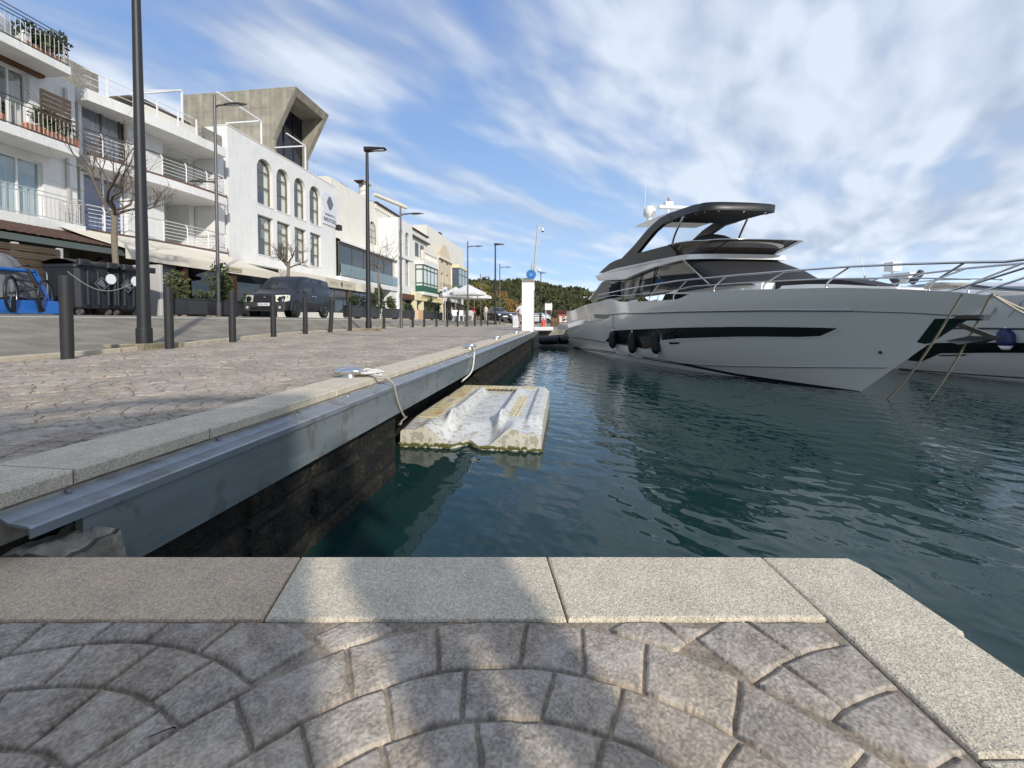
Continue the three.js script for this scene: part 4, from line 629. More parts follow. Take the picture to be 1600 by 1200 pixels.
// ================= C: white building with four arched windows
{
  const v = 17.7, u0 = onPlane(v, 357, 300)[0]; const B = new Bld('arched_white_building', 'white three storey building with four tall arched windows and lettered sign', u0, v);
  const xE = B.X(v, 526), yT = B.px(v, 440, 244.5)[1]; const holes = []; const wn = [];
  const cols = [[405, 429], [435, 455.5], [462, 480], [486, 503]].map(c => [B.X(v, c[0]), B.X(v, c[1])]);
  const at = B.px(v, 417, 251)[1], ab = B.px(v, 405, 317.6)[1], rt = B.px(v, 405, 334.6)[1], rb = B.px(v, 405, 397)[1];
  for (const [a, b] of cols) { holes.push(archPts(a, ab, b, at), rectPts(a, rb, b, rt)); wn.push([a, ab, b, at, true], [a, rb, b, rt, false]); }
  B.wall('facade', rectPts(0, -.4, xE, yT), [...holes, rectPts(1.2, .1, 3.4, 2.5), rectPts(4.2, .4, xE - .8, 2.5)], 0, .55, MT.white); shell(B, 0, xE, yT, 9, MT.white, 1.9, -.25);
  for (const [a, y0, b, y1, arch] of wn) { win(B, a, y0, b, y1, 0, { arch, rows: arch ? [.40, .74] : [.36, .70], fw: .075, fd: .09, recess: .20, curtain: [[.70, .99]], back: .3 }); B.box('sill', a - .03, y0 - .06, -.34, b + .03, y0 - .002, .03, MT.white); }
  B.box('parapet_cap', -.02, yT, -.6, xE + .02, yT + .05, .03, MT.cream);
  // sign
  const sx0 = B.X(v, 505.5), sx1 = B.X(v, 526.6), sy1 = B.px(v, 505.4, 299)[1], sy0 = B.px(v, 505.4, 349)[1];
  const st = signTex(384, 512, (x, w, h) => { x.fillStyle = '#dfe2e6'; x.fillRect(0, 0, w, h); x.fillStyle = '#22252a'; const cx = w / 2; for (let i = -6; i <= 6; i++) for (let j = -6; j <= 6; j++) { const px = cx + (i - j) * 7.5, py = 150 + (i + j) * 11.5; if (Math.abs(i) + Math.abs(j) > 9 && (i * j > 0)) continue; x.save(); x.translate(px, py); x.rotate(Math.PI / 4); x.fillRect(-5.6, -5.6, 11.2, 11.2); x.restore(); } x.textAlign = 'center'; x.font = '900 50px sans-serif'; x.fillText("HAMMETT'S", cx, 366, 350); x.font = '900 82px sans-serif'; x.fillText('MESTIZO', cx, 460, 362); });
  panel(sx1 - sx0, sy1 - sy0, mat([.86, .86, .88], .6, { map: st }), B.g, 'lettered_sign', [(sx0 + sx1) / 2, (sy0 + sy1) / 2, .04], [0, 0, 0], .05);
  B.box('wall_spotlight', xE - .1, B.px(v, 526, 360)[1], .02, xE + .35, B.px(v, 526, 352)[1], .35, MT.black);
  // street level: fascia awning, glazing, timber pillars
  const av = 15.2, A0 = B.px(av, 437, 421), A1 = B.px(av, 584, 456); const rows = []; const xL = B.X(av, 436), xR = B.X(av, 585), yB = B.px(av, 436, 438)[1], yA = B.px(av, 436, 420)[1];
  for (let i = 0; i <= 20; i++) { const x = lerp(xL, xR, i / 20); rows.push([[x, yA + .42, .03], [x, yA + .2, B.z(av) * .55], [x, yA, B.z(av)], [x, yB, B.z(av) + .02]]); } bag().add(sheet(rows, false)).build('awning', MT.awning, B.g);
  const at2 = signTex(512, 64, (x, w, h) => { x.fillStyle = '#cfc6b0'; x.fillRect(0, 0, w, h); x.fillStyle = '#6d665a'; x.font = '30px serif'; x.fillText('MESTIZO', 60, 44); x.beginPath(); x.arc(256, 32, 20, 0, 7); x.fill(); x.fillText('GARDEN', 310, 44); });
  panel(4.0, yA - yB - .04, mat([.86, .86, .86], .9, { map: at2 }), B.g, 'awning_lettering', [lerp(xL, xR, .56), (yA + yB) / 2, B.z(av) + .035], [0, 0, 0], .008);
  B.box('shop_base', xL + .4, -.2, B.z(av + .4), xR, .45, B.z(av + .1), MT.cream); 
  const gx = [508, 544, 549, 584].map(p => B.X(av + .2, p)); for (const [a, b] of [[B.X(av + .2, 470), gx[1]], [gx[2], gx[3]]]) { const f = bag(); f.ext(rectPts(a, .5, b, yB - .05), .06, [rectPts(a + .06, .56, b - .06, yB - .11)]); f.g[0].translate(0, 0, B.z(av + .2)); for (let k = 1; k < 3; k++) f.box(lerp(a, b, k / 3) - .025, .56, B.z(av + .2), lerp(a, b, k / 3) + .025, yB - .11, B.z(av + .16)); const F = f.build('shop_window', MT.frameDark, B.g); for (let k = 0; k < 3; k++) B.box('pane', lerp(a, b, k / 3) + .03, .55, B.z(av + .2) + .02, lerp(a, b, (k + 1) / 3) - .03, yB - .1, B.z(av + .2) + .03, MT.mirrorGlass, F); }
  for (const px of [546.5, 586]) { const x = B.X(av + .1, px); B.box('timber_post', x - .2, -.1, B.z(av + .35), x + .2, yB, B.z(av + .05), MT.wood); }
  B.box('restaurant_back', .4, 0, B.z(17.9), xE, 2.9, B.z(17.8) - .4, MT.wood);
  // aerial and roof pergola
  const ae = bag(), aq = B.px(19, 493, 262); ae.cyl([aq[0], yT - .3, B.z(19)], [aq[0], aq[1] + .5, B.z(19)], .02, .02, 6).cyl([aq[0] - .6, aq[1] + .45, B.z(19)], [aq[0] + .3, aq[1] + .45, B.z(19)], .012, .012, 5); for (let k = 0; k < 6; k++) ae.cyl([aq[0] - .5 + k * .14, aq[1] + .45, B.z(19) - .2], [aq[0] - .5 + k * .14, aq[1] + .45, B.z(19) + .2], .008, .008, 4); ae.build('aerial', MT.railGrey, B.g);
  const pg = bag(); for (const [p0, p1, yy] of [[340, 408, 189], [448, 477, 228]]) { const vv = 19.5, a = B.px(vv, p0, yy), c = B.px(vv, p1, yy), zz = B.z(vv); pg.bar([a[0], c[1], zz], [c[0], c[1], zz], .08, .08).bar([c[0], c[1], zz], [c[0], yT - .3, zz], .08, .08).bar([c[0], c[1], zz], [c[0], c[1], zz - 2.5], .08, .08); } pg.build('roof_pergola', MT.frameWhite, B.g);
  const rc = B.px(19.5, 410, 222), rd = B.px(19.5, 452, 238); B.box('reed_canopy', rc[0], rc[1] - .75, B.z(22), rd[0], rc[1] - .6, B.z(19.6), MT.wood);
}
// ================= concrete cantilever
{
  const vt = 20, B = new Bld('concrete_cantilever_house', 'bare concrete house with slanted hollow overhang above the arched building', onPlane(vt, 462, 137)[0], vt, 1.5);
  const N = B.px(vt, 462, 137), Fp = B.px(vt, 514, 178); const yt = (N[1] + Fp[1]) / 2, W = Fp[0], vb = vt * 1.098; const yb = B.px(vb, 450, 232)[1]; const zb = B.z(vb), zk = B.z(29.5), th = .45;
  // profile in (z,y): slanted front; extruded along x as a hollow tube
  const side = (x0, x1, name) => { const b = bag(); const s = [[0, yt], [zb, yb], [zb, 6], [zk, 6], [zk, yt]]; b.ext(s, x1 - x0); const g = b.g[0]; g.rotateY(-Math.PI / 2); g.translate(x1, 0, 0); const p = g.attributes.position; b.build(name, MT.board, B.g); };
  side(0, th, 'side_wall'); side(W - th, W, 'side_wall');
  const tb = bag(); tb.ext([[0, yt], [-.32 * zb * -1 * 0 + zb * .13, yt - .5], [zk, yt - .5], [zk, yt]], W - 2 * th - .01); tb.g[0].rotateY(-Math.PI / 2); tb.g[0].translate(W - th - .005, 0, 0); tb.build('roof_slab', MT.board, B.g);
  const zz = zb - .25; B.box('glazing', th + .005, 6, zz - .1, W - th - .005, yt - .51, zz, pmat([.012, .015, .022], .05, { ior: 1.5 }));
  for (let k = 1; k < 3; k++) B.box('glazing_bar', lerp(th, W - th, k / 3) - .05, 6, zz + .002, lerp(th, W - th, k / 3) + .05, yt - .52, zz + .06, MT.black);
}
// ================= D: glazed terrace house
{
  const v = 17.6, B = new Bld('glazed_terrace_house', 'cream house with long glazed terrace and two arched upper windows', onPlane(v, 527, 400)[0], v); const xE = B.X(v, 622), vu = 19.4, zu = B.z(vu);
  const x0u = B.X(vu, 520), xEu = B.X(vu, 622), yTu = B.px(vu, 560, 303)[1], yTu2 = B.px(vu, 600, 325)[1];
  const a1 = [B.X(vu, 577), B.X(vu, 589)], a2 = [B.X(vu, 594.5), B.X(vu, 611)], wt = B.px(vu, 602, 356.5)[1], wb = B.px(vu, 602, 389)[1];
  B.wall('upper_wall', [[x0u, 3], [xEu, 3], [xEu, yTu2], [B.X(vu, 586), yTu2], [B.X(vu, 584), yTu], [x0u, yTu]], [archPts(a1[0], wb, a1[1], wt), archPts(a2[0], wb, a2[1], wt)], zu, .3, MT.cream);
  for (const a of [a1, a2]) win(B, a[0], wb, a[1], wt, zu, { arch: true, recess: .06, cols: [.5], rows: [.3, .62], fw: .07, gm: pmat([.42, .41, .38], .15) });
  for (let k = 0; k < 14; k++) { const x = lerp(B.X(vu, 587), xEu - .1, k / 13); B.box('cornice_bracket', x, yTu2 - .55, zu + .003, x + .16, yTu2 - .1, zu + .16, MT.cream); } B.box('cornice', B.X(vu, 586), yTu2 - .08, zu - .2, xEu + .05, yTu2 + .05, zu + .3, MT.tileRed);
  const c0 = B.px(vu + .6, 527, 287), c1 = B.px(vu + .6, 537, 287); B.box('chimney', c0[0], 8, zu - 1.1, c1[0], c0[1], zu - .35, MT.cream); B.box('chimney_cap', c0[0] - .08, c0[1], zu - 1.2, c1[0] + .08, c0[1] + .1, zu - .25, MT.conc);
  const d0 = B.px(22, 562, 284), d1 = B.px(22, 572, 284); const ch = bag(); ch.add(new THREE.CylinderGeometry(.45, .75, d0[1] - 9, 4, 1), new THREE.Matrix4().makeRotationY(Math.PI / 4).setPosition((d0[0] + d1[0]) / 2, (d0[1] + 9) / 2, B.z(22))); const C = ch.build('chimney', MT.cream, B.g); B.box('chimney_cap', d0[0] - .3, d0[1], B.z(22.5), d1[0] + .3, d0[1] + .12, B.z(21.5), MT.tileRed, C);
  const r0 = B.px(20.6, 538, 292), r1 = B.px(20.6, 576, 313); const rf = bag(); rf.quad([r0[0], r0[1], B.z(20.6)], [r1[0], r0[1], B.z(20.2)], [r1[0], r0[1] + 1.0, B.z(23)], [r0[0], r0[1] + 1.0, B.z(23)]); rf.build('tiled_roof', MT.tileRed, B.g); B.box('attic_wall', r0[0], r0[1] - 1.6, B.z(21), r1[0], r0[1] - .1, B.z(20.9), MT.white);
  B.box('attic_window', lerp(r0[0], r1[0], .1), r0[1] - 1.0, B.z(20.9) + .002, lerp(r0[0], r1[0], .35), r0[1] - .2, B.z(20.9) + .05, MT.mirrorGlass);
  shell(B, x0u, xEu, yTu2, 7, MT.cream, 1.2, zu);
  // rolled terrace awning on two arms
  const aw = B.px(20, 600, 314); const ab = bag(); ab.cyl([B.X(20, 586), aw[1], B.z(20)], [B.X(20, 618), aw[1], B.z(18.6)], .2, .2, 10).bar([B.X(20, 583), aw[1] + 1.8, B.z(21)], [B.X(20, 617), aw[1] + .2, B.z(18.7)], .05, .05).bar([B.X(20, 583), aw[1] + 1.2, B.z(21)], [B.X(20, 612), aw[1] + .2, B.z(18.9)], .05, .05); ab.build('rolled_awning', MT.awning, B.g);
  // glazed terrace
  const yG = B.px(v, 527, 376)[1], yS = B.px(v, 527, 431)[1], xg = B.X(v, 612);
  B.box('terrace_slab', 0, yS - .45, zu + .002, xE, yS, .25, MT.white); 
  const rows = [[[0, yG + .9, zu], [xE, yG + .9, zu]], [[0, yG + .12, .25], [xE, yG + .12, .25]], [[0, yG - .04, .26], [xE, yG - .04, .26]]]; bag().add(sheet(rows, false)).build('terrace_roof', MT.white, B.g); B.box('terrace_beam', .02, yG - .22, .02, xg, yG - .02, .16, MT.frameDark);
  const f = bag(); for (let k = 0; k <= 5; k++) { const x = lerp(.06, xg, k / 5); f.box(x - .035, yS + .01, .04, x + .035, yG - .22, .12); } const F = f.build('glazing_frame', MT.frameDark, B.g);
  for (let k = 0; k < 5; k++) B.box('pane', lerp(.06, xg, k / 5) + .04, yS + .02, .07, lerp(.06, xg, (k + 1) / 5) - .04, yG - .23, .085, pmat([.05, .07, .08], .04, { ior: 1.6 }), F);
  for (let k = 0; k < 7; k++) { const a = lerp(.1, xE - .2, k / 7), b = lerp(.1, xE - .2, (k + 1) / 7); const q = B.box('balustrade_pane', a + .02, yS + .06, .22, b - .02, yS + 1.0, .235, pmat([.55, .66, .68], .05, { transmission: .75, thickness: 0 })); B.box('clamp', a - .03, yS, .2, a + .03, yS + .25, .25, MT.steel, q); }
  B.box('end_wall', xg + .02, yS, zu, xE, yG, .0, MT.cream);
  // entrance under the terrace
  const e0 = B.X(v, 586), e1 = B.X(v, 609); B.box('entrance_back', e0 - 3, 0, zu - 1, e1, yS - .46, zu - .9, MT.wood); B.box('white_pier', e1, 0, zu, xE, yS - .46, .1, MT.white);
  B.box('entrance_door_bar', lerp(e0, e1, .55), 0, -.5, lerp(e0, e1, .55) + .08, yS - .5, -.42, MT.frameDark); B.box('threshold', e0, -.1, -.2, e1, .22, .3, MT.cream);
  const pl = leafMesh('entrance_shrub', foliage(500, [B.X(v, 590), 1.7, .3], [.5, 1.5, .4], .22, 881, { lump: 6, up: 1 }), leafMats[2], B.g);
}
// ================= E: narrow white house with twin tall arches
{
  const v = 17.3, B = new Bld('twin_arch_white_house', 'narrow white house with two tall slender arched windows', onPlane(v, 622, 400)[0], v); const xE = B.X(v, 645), yT = B.px(v, 636, 348)[1];
  const w = [[624.5, 630.5], [634, 640]].map(c => [B.X(v, c[0]), B.X(v, c[1])]), t = B.px(v, 636, 363)[1], b0 = B.px(v, 636, 400)[1], t2 = B.px(v, 636, 406)[1], b2 = B.px(v, 636, 447)[1];
  B.wall('facade', rectPts(0, -.2, xE, yT), [...w.map(a => archPts(a[0], b0, a[1], t)), ...w.map(a => rectPts(a[0], b2, a[1], t2)), rectPts(.4, 0, xE - .6, 2.2)], 0, .4, MT.white); shell(B, 0, xE, yT, 8, MT.white, 1.5, -.1);
  for (const a of w) { win(B, a[0], b0, a[1], t, 0, { arch: true, recess: .2, rows: [.4, .7] }); win(B, a[0], b2, a[1], t2, 0, { recess: .2, rows: [.5] }); }
  B.box('string_course', -.02, b0 - .42, .002, xE + .02, b0 - .22, .1, MT.white);
  B.box('shop_canopy', .3, 2.25, .01, xE - .4, 2.75, .55, MT.woodOrange); B.box('shop_glazing', .5, .05, -.25, xE - .7, 2.15, -.2, MT.mirrorGlass);
}
// ================= F: cream house with green bay window
{
  const v = 17.4, B = new Bld('green_bay_house', 'cream house with dark green glazed bay window above yellow shop', onPlane(v, 645, 440)[0], v); const xE = B.X(v, 684), vb = 16.4, zb = B.z(vb);
  const yB1 = B.px(vb, 662, 413)[1], yB0 = B.px(vb, 662, 451)[1], xa = B.X(vb, 662), xb = B.X(vb, 684); const yT = B.px(v, 660, 411)[1];
  B.box('facade', 0, -.2, -6, xE, yT, 0, MT.cream); 
  // bay: sill, roof, green frame and panes
  B.box('bay_base', xa - .1, yB0 - .7, .002, xb + .1, yB0 - .35, zb + .1, MT.white); B.box('bay_apron', xa, yB0 - .35, .002, xb, yB0 + .25, zb, MT.greenPaint);
  const f = bag(); const cols = [0, .25, .5, .75, 1]; for (const c of cols) f.box(lerp(xa, xb, c) - .07, yB0 + .25, zb - .08, lerp(xa, xb, c) + .07, yB1, zb); for (const y of [yB0 + .25, yB0 + .62, yB1 - .62, yB1 - .1]) f.box(xa, y, zb - .07, xb, y + .12, zb - .004).box(xa, y, 0, xa + .07, y + .12, zb - .07); f.box(xa, yB0 + .25, zb - .1, xa + .12, yB1, zb - .005).box(xa, yB0 + .25, 0, xa + .12, yB1, .1); const F = f.build('bay_frame', MT.greenPaint, B.g);
  const pg = pmat([.62, .64, .62], .12); for (let k = 0; k < 4; k++) for (const [y0, y1] of [[yB0 + .38, yB0 + .60], [yB0 + .75, yB1 - .64], [yB1 - .48, yB1 - .12]]) B.box('pane', lerp(xa, xb, k / 4) + .10, y0, zb - .06, lerp(xa, xb, (k + 1) / 4) - .10, y1, zb - .04, pg, F); for (const [y0, y1] of [[yB0 + .38, yB0 + .60], [yB0 + .75, yB1 - .64], [yB1 - .48, yB1 - .12]]) B.box('pane', xa + .02, y0, .12, xa + .04, y1, zb - .12, pg, F);
  B.box('bay_inside', xa + .2, yB0 + .26, .01, xb - .2, yB1, .05, MT.curtain); B.box('bay_roof', xa - .12, yB1, .002, xb + .12, yB1 + .55, zb + .12, MT.white);
  const yb = yB1 + .55; const bal = bag().lathe([[.06, 0], [.1, .2], [.05, .5], [.09, .7]], 8).geo(); B.box('balustrade_rail', xa - .1, yb + .85, zb - .2, xb + .1, yb + 1.05, zb + .05, MT.cream); for (let k = 0; k < 22; k++) { const q = new THREE.Mesh(bal, MT.cream); q.name = 'baluster'; q.position.set(lerp(xa, xb, k / 21), yb + .1, zb - .08); B.g.add(q); } for (const x of [xa - .1, xb]) B.box('balustrade_pier', x - .1, yb, zb - .25, x + .3, yb + 1.1, zb + .08, MT.cream);
  const vs = 19, zs = B.z(vs), yt = B.px(vs, 655, 364)[1]; B.box('upper_storey', B.X(vs, 640), yT, B.z(26), B.X(vs, 668), yt, zs, MT.cream); B.box('upper_cornice', B.X(vs, 640), yt - 1.0, zs, B.X(vs, 669), yt - .8, zs + .35, MT.frameDark); B.box('upper_roof', B.X(vs, 640), yt, B.z(26), B.X(vs, 669), yt + .15, zs + .2, MT.tileRed);
  for (const px of [649, 657]) B.box('upper_window', B.X(vs, px), yt - 3.2, zs + .003, B.X(vs, px + 5), yt - 1.5, zs + .05, MT.mirrorGlass);
  // yellow shop front
  const vs2 = 16.6, z2 = B.z(vs2), s0 = B.X(vs2, 650), s1 = B.X(vs2, 694), st = B.px(vs2, 660, 458)[1];
  B.box('shop_awning', s0, st - .9, z2 - .6, s1, st, z2, MT.yellow); const yt2 = signTex(512, 48, (x, w, h) => { x.fillStyle = '#efe2a8'; x.fillRect(0, 0, w, h); x.fillStyle = '#54462c'; x.font = 'bold 28px serif'; x.textAlign = 'center'; x.fillText('DE GUARDAMON  ●  A L’ANTIC', w / 2, 33, 470); });
  panel((s1 - s0) * .84, .5, mat([.9, .9, .9], .8, { map: yt2 }), B.g, 'shop_lettering', [(s0 + s1) / 2, st - .55, z2 + .012], [0, 0, 0], .01);
  for (const x of [s0 + .35, lerp(s0, s1, .24), s1 - .3]) B.box('yellow_pier', x - .3, 0, z2 - .6, x + .3, st - .9, z2 - .1, MT.yellow); B.box('shop_dark', s0, 0, .003, s1, st - .9, .1, MT.wood); B.box('shop_counter', s0 + .6, 0, z2 - .2, lerp(s0, s1, .22), 1.1, z2 + .1, mat([.62, .40, .25], .8));
}
// ================= G: ochre house with curved pediment, H: white gable, I: corner bay house
{
  const v = 17.4, B = new Bld('ochre_pediment_house', 'ochre stone house with curved pediment and two narrow balconied doors', onPlane(v, 684.3, 440)[0], v); const xE = B.X(v, 706), yT = B.px(v, 690, 404)[1];
  const P = [[0, -.2], [xE, -.2], [xE, yT]]; const n = 12; P.push([xE - .6, yT], [xE - .6, yT + .8]); for (let i = 0; i <= n; i++) { const t = i / n; P.push([lerp(xE - 1.0, 1.0, t), yT + .9 + 1.3 * Math.sin(Math.PI * t)]); } P.push([.6, yT + .8], [.6, yT], [0, yT]);
  const hs = [[.22, .36], [.60, .74]]; const y0 = B.px(v, 690, 453)[1], y1 = B.px(v, 690, 426)[1];
  B.wall('facade', P, [...hs.map(h => rectPts(xE * h[0], y0, xE * h[1], y1)), ...hs.map(h => rectPts(xE * h[0], y1 + 1.2, xE * h[1], y1 + 2.1))], 0, .5, MT.ochre); B.box('body', 0, -.2, -7, xE, yT - .1, -.6, MT.room); B.box('cornice', -.05, yT - .1, .002, xE + .1, yT + .15, .3, MT.cream);
  const rl = bag(); for (const x of [.1, .5, .9, 1.3]) rl.bar([xE * .15 + x, y0, .5], [xE * .15 + x, y0 + .9, .5], .04, .04); rl.build('balcony_rail', MT.frameDark, B.g); railing(B, [[xE * .12, y0, .05], [xE * .12, y0, .5], [xE * .9, y0, .5]], .95, { gap: .2, m: MT.frameDark }); B.box('balcony_slab', xE * .1, y0 - .2, .002, xE * .92, y0, .55, MT.cream);
  B.box('shop_front', 0, 0, .01, xE, 2.6, .05, MT.wood); B.box('shop_fascia', 0, 2.6, .01, xE, 3.4, .9, MT.white); B.box('dark_awning', -3, 3.42, .01, xE + 6, 3.6, 1.3, MT.frameDark);
}
{
  const v = 20.5, B = new Bld('tall_white_gable_house', 'tall plain white house rising behind the curved pediment', onPlane(v, 667, 440)[0], v); const x1 = B.X(v, 724);
  const yA = B.px(v, 667, 371)[1], yb = B.px(v, 697, 372)[1], yc = B.px(v, 724, 391)[1];
  B.wall('facade', [[0, 0], [x1, 0], [x1, yc], [B.X(v, 698), yb], [0, yb]], [], 0, 6, MT.cream); const c = B.px(v, 696, 367); B.box('chimney', c[0] - .4, yb - 1, -2, c[0] + .5, c[1], -1, MT.cream); B.box('chimney_cap', c[0] - .6, c[1], -2.2, c[0] + .7, c[1] + .4, -.8, MT.tileRed); B.box('downpipe', B.X(v, 714), 3, .005, B.X(v, 714.6), yc - 2, .1, MT.railGrey); const bl = bag(); for (let k = 0; k < 2; k++) bl.box(x1 + .003, 8 + k * 2.6, -3, x1 + 1.2, 8.2 + k * 2.6, -.2).box(x1 + 1.1, 8.2 + k * 2.6, -3, x1 + 1.15, 9 + k * 2.6, -.2); bl.build('end_balconies', MT.railWhite, B.g);
}
{
  const v = 17.2, B = new Bld('corner_bay_house', 'corner house with grey green glazed bay beyond the ochre house', onPlane(v, 706.5, 440)[0], v); const xE = B.X(v, 721), y0 = B.px(v, 712, 455)[1], y1 = B.px(v, 712, 424)[1];
  B.box('body', 0, 0, -6, xE, y1 + .6, 0, MT.cream); B.box('bay_roof', -.1, y1 + .3, .002, xE + .1, y1 + .8, 1.2, MT.yellow); B.box('bay_apron', 0, y0 - .4, .002, xE, y0 + .8, 1.1, mat([.10, .13, .12], .6)); B.box('bay_base', -.2, y0 - 1.1, .002, xE + .2, y0 - .42, 1.2, MT.cream);
  const f = bag(); for (const t of [0, .33, .66, 1]) f.box(lerp(0, xE, t) - .1, y0 + .8, 1.0, lerp(0, xE, t) + .1, y1 + .3, 1.1); f.box(0, y0 + 2.4, 1.0, xE, y0 + 2.55, 1.09); const F = f.build('bay_frame', mat([.14, .18, .17], .5), B.g); for (let k = 0; k < 3; k++) B.box('pane', lerp(0, xE, k / 3) + .1, y0 + .82, 1.03, lerp(0, xE, (k + 1) / 3) - .1, y1 + .28, 1.05, pmat([.3, .36, .38], .05), F); B.box('side_pane', .001, y0 + .82, .1, .05, y1 + .28, .98, pmat([.08, .10, .16], .05), F);
  B.box('shop_front', 0, 0, .01, xE, 2.6, .05, MT.wood); const sg = signTex(64, 96, (x, w, h) => { x.fillStyle = '#eef0f0'; x.fillRect(0, 0, w, h); x.fillStyle = '#777'; x.fillRect(18, 20, 28, 40); }); panel(1.2, 1.6, mat([.9, .9, .9], .6, { map: sg }), B.g, 'hanging_sign', [xE + .2, y0 - .4, 1.6], [0, -.5, 0], .08);
}
// far end of the street: low row closing the view
{
  const v = 19, B = new Bld('low_terrace_annexe', 'low dark roofed annexe behind the parasols at the street end', onPlane(v, 722, 470)[0], v); const x1 = B.X(v, 757); B.box('wall', 0, 0, -6, x1, 2.6, -.5, mat([.22, .18, .14], .9)); const r = bag(); r.quad([-.5, 3.9, -6], [x1 + 1, 3.0, -6], [x1 + 1, 2.6, .6], [-.5, 2.7, .6]); r.build('roof', MT.tile, B.g); for (let k = 0; k < 6; k++) B.box('post', lerp(0, x1, k / 5) - .1, 0, .1, lerp(0, x1, k / 5) + .1, 2.6, .3, MT.wood);
}
// ---------------------------------------------------------------- bare street trees
function bareTree(px, v, base, trunkTop, spread, height, label, seed, r0, droop = .1) {
  const [u] = onPlane(v, px, 480); const y0 = roadY(u, v); const t = thing('bare_street_tree', label, 'tree', Q(u, y0, v), 0, 'bare pollarded street trees'); const R = mulberry(seed);
  const TT = trunkTop - y0; bag().tube([[0, -.1, 0], [.02, TT * .35, .01], [-.03, TT * .7, 0], [0, TT, 0]], r0, 10, 14).build('trunk', mat([.20, .165, .125], .95, { bumpMap: T.concB, bumpScale: .02 }), t);
  const br = bag(); const grow = (p, d, len, r, lev) => { const pts = [p.toArray()]; let q = p.clone(), dd = d.clone(); const n = 4; for (let i = 0; i < n; i++) { dd.add(V(R() - .5, (R() - .42) * .8, R() - .5).multiplyScalar(.75)).normalize(); q = q.clone().addScaledVector(dd, len / n); pts.push(q.toArray()); }
    for (let i = 0; i < n; i++) br.cyl(pts[i], pts[i + 1], lerp(r, r * .55, i / n), lerp(r, r * .55, (i + 1) / n), lev < 1 ? 7 : 5, true);
    if (lev < 3) { const k = lev === 0 ? 5 : lev === 1 ? 4 : 3; for (let i = 0; i < k; i++) { const w = 1 + Math.floor(R() * n); const nd = dd.clone().add(V(R() - .5, R() * .9 - .25, R() - .5).multiplyScalar(1.7)).normalize(); grow(V(...pts[Math.min(w, n)]), nd, len * (.45 + R() * .35), r * .44, lev + 1); } } };
  for (let i = 0; i < 5; i++) { const a = i / 5 * 6.28 + R(); grow(V(0, TT - R() * .35 * TT * .3, 0), V(Math.cos(a), .35 + R() * .7, Math.sin(a)).normalize(), spread * (.45 + R() * .45), r0 * .55, 0); }
  br.build('branches', mat([.13, .10, .075], .95), t); return t;
}
bareTree(183, 13.2, 0, 4.7, 2.2, 0, 'bare twisting street tree behind the waste containers', 41, .078);
bareTree(452, 13.6, 0, 4.3, 1.5, 0, 'small bare street tree behind the dark van', 47, .075);
bareTree(592, 12.6, 0, 5.2, 2.0, 0, 'thin bare street tree before the glazed terrace', 53, .055);

// ---------------------------------------------------------------- planters along the restaurant fronts
function planter(px, v, w, h, d, label, plants, seed) {
  const [u] = onPlane(v, px, 490); const y = roadY(u, v); const t = thing('street_planter', label, 'planter', Q(u, y + .08, v), QTURN, 'dark planters along the restaurant fronts');
  const b = bag(); b.ext([[-w / 2 + .05, 0], [w / 2 - .05, 0], [w / 2, h], [-w / 2, h]], d, [], .01); b.g[0].translate(0, 0, -d / 2); b.build('trough', MT.pot, t); bag().rbox(-w / 2 - .02, h, -d / 2 - .02, w / 2 + .02, h + .035, d / 2 + .02, .008).build('rim', MT.pot, t); bag().box(-w / 2 + .04, h + .03, -d / 2 + .05, w / 2 - .04, h + .045, d / 2 - .05).build('soil', mat([.05, .04, .03], 1), t);
  for (const s of [-1, 1]) bag().rbox(s * (w / 2 - .16) - .1, -.085, -d / 2 + .05, s * (w / 2 - .16) + .1, .001, d / 2 - .05, .01).build('foot', MT.pink, t);
  plants.forEach(([x, rx, ry, n, leaf, k, o], i) => leafMesh('foliage', foliage(n, [x, h + ry * .8, 0], [rx, ry, d * .55], leaf, seed + i, o || {}), leafMats[k], t)); return t;
}
planter(252, 13.3, 1.7, .52, .5, 'dark planter with low plant by the menu panel', [[.3, .35, .25, 160, .12, 0]], 500);
planter(298, 13.3, 2.0, .52, .5, 'dark planter with flowering shrub between the timber posts', [[-.5, .55, .55, 700, .12, 3, { lump: 8 }], [.5, .45, .2, 240, .1, 1]], 510);
planter(345, 13.3, 1.9, .52, .5, 'dark planter with tall branching shrub under the double lamp', [[.15, .65, .85, 900, .14, 1, { lump: 9 }], [-.6, .35, .2, 200, .1, 0]], 520);
planter(384, 13.9, 1.1, .46, .5, 'dark planter hidden behind the front of the van', [[.1, .4, .3, 220, .12, 0]], 530);
[[552, 11.7, 1.25, 'round shrub beside the last timber post', .42, .32, 2], [580, 11.7, 1.25, 'tall shrub behind the black lamp', .35, .5, 2], [612, 11.8, 1.5, 'spiky grasses before the white pier', .6, .45, 1], [638, 11.9, 1.35, 'dark round bush before the twin arch house', .5, .3, 2], [671, 12.2, 1.35, 'bushy shrub before the yellow shop', .8, .75, 0], [684, 12.3, 1.4, 'dense shrub at the end of the yellow shop', .7, .7, 2], [701, 12.4, 1.5, 'dark conical shrub before the parasol terrace', .6, .95, 2]].forEach(([px, v, w, l, rx, ry, k], i) => planter(px, v, w, .60, .6, 'dark planter with ' + l, [[0, rx, ry, 420, .16, k, { lump: 7, up: .6 }]], 540 + i * 3));

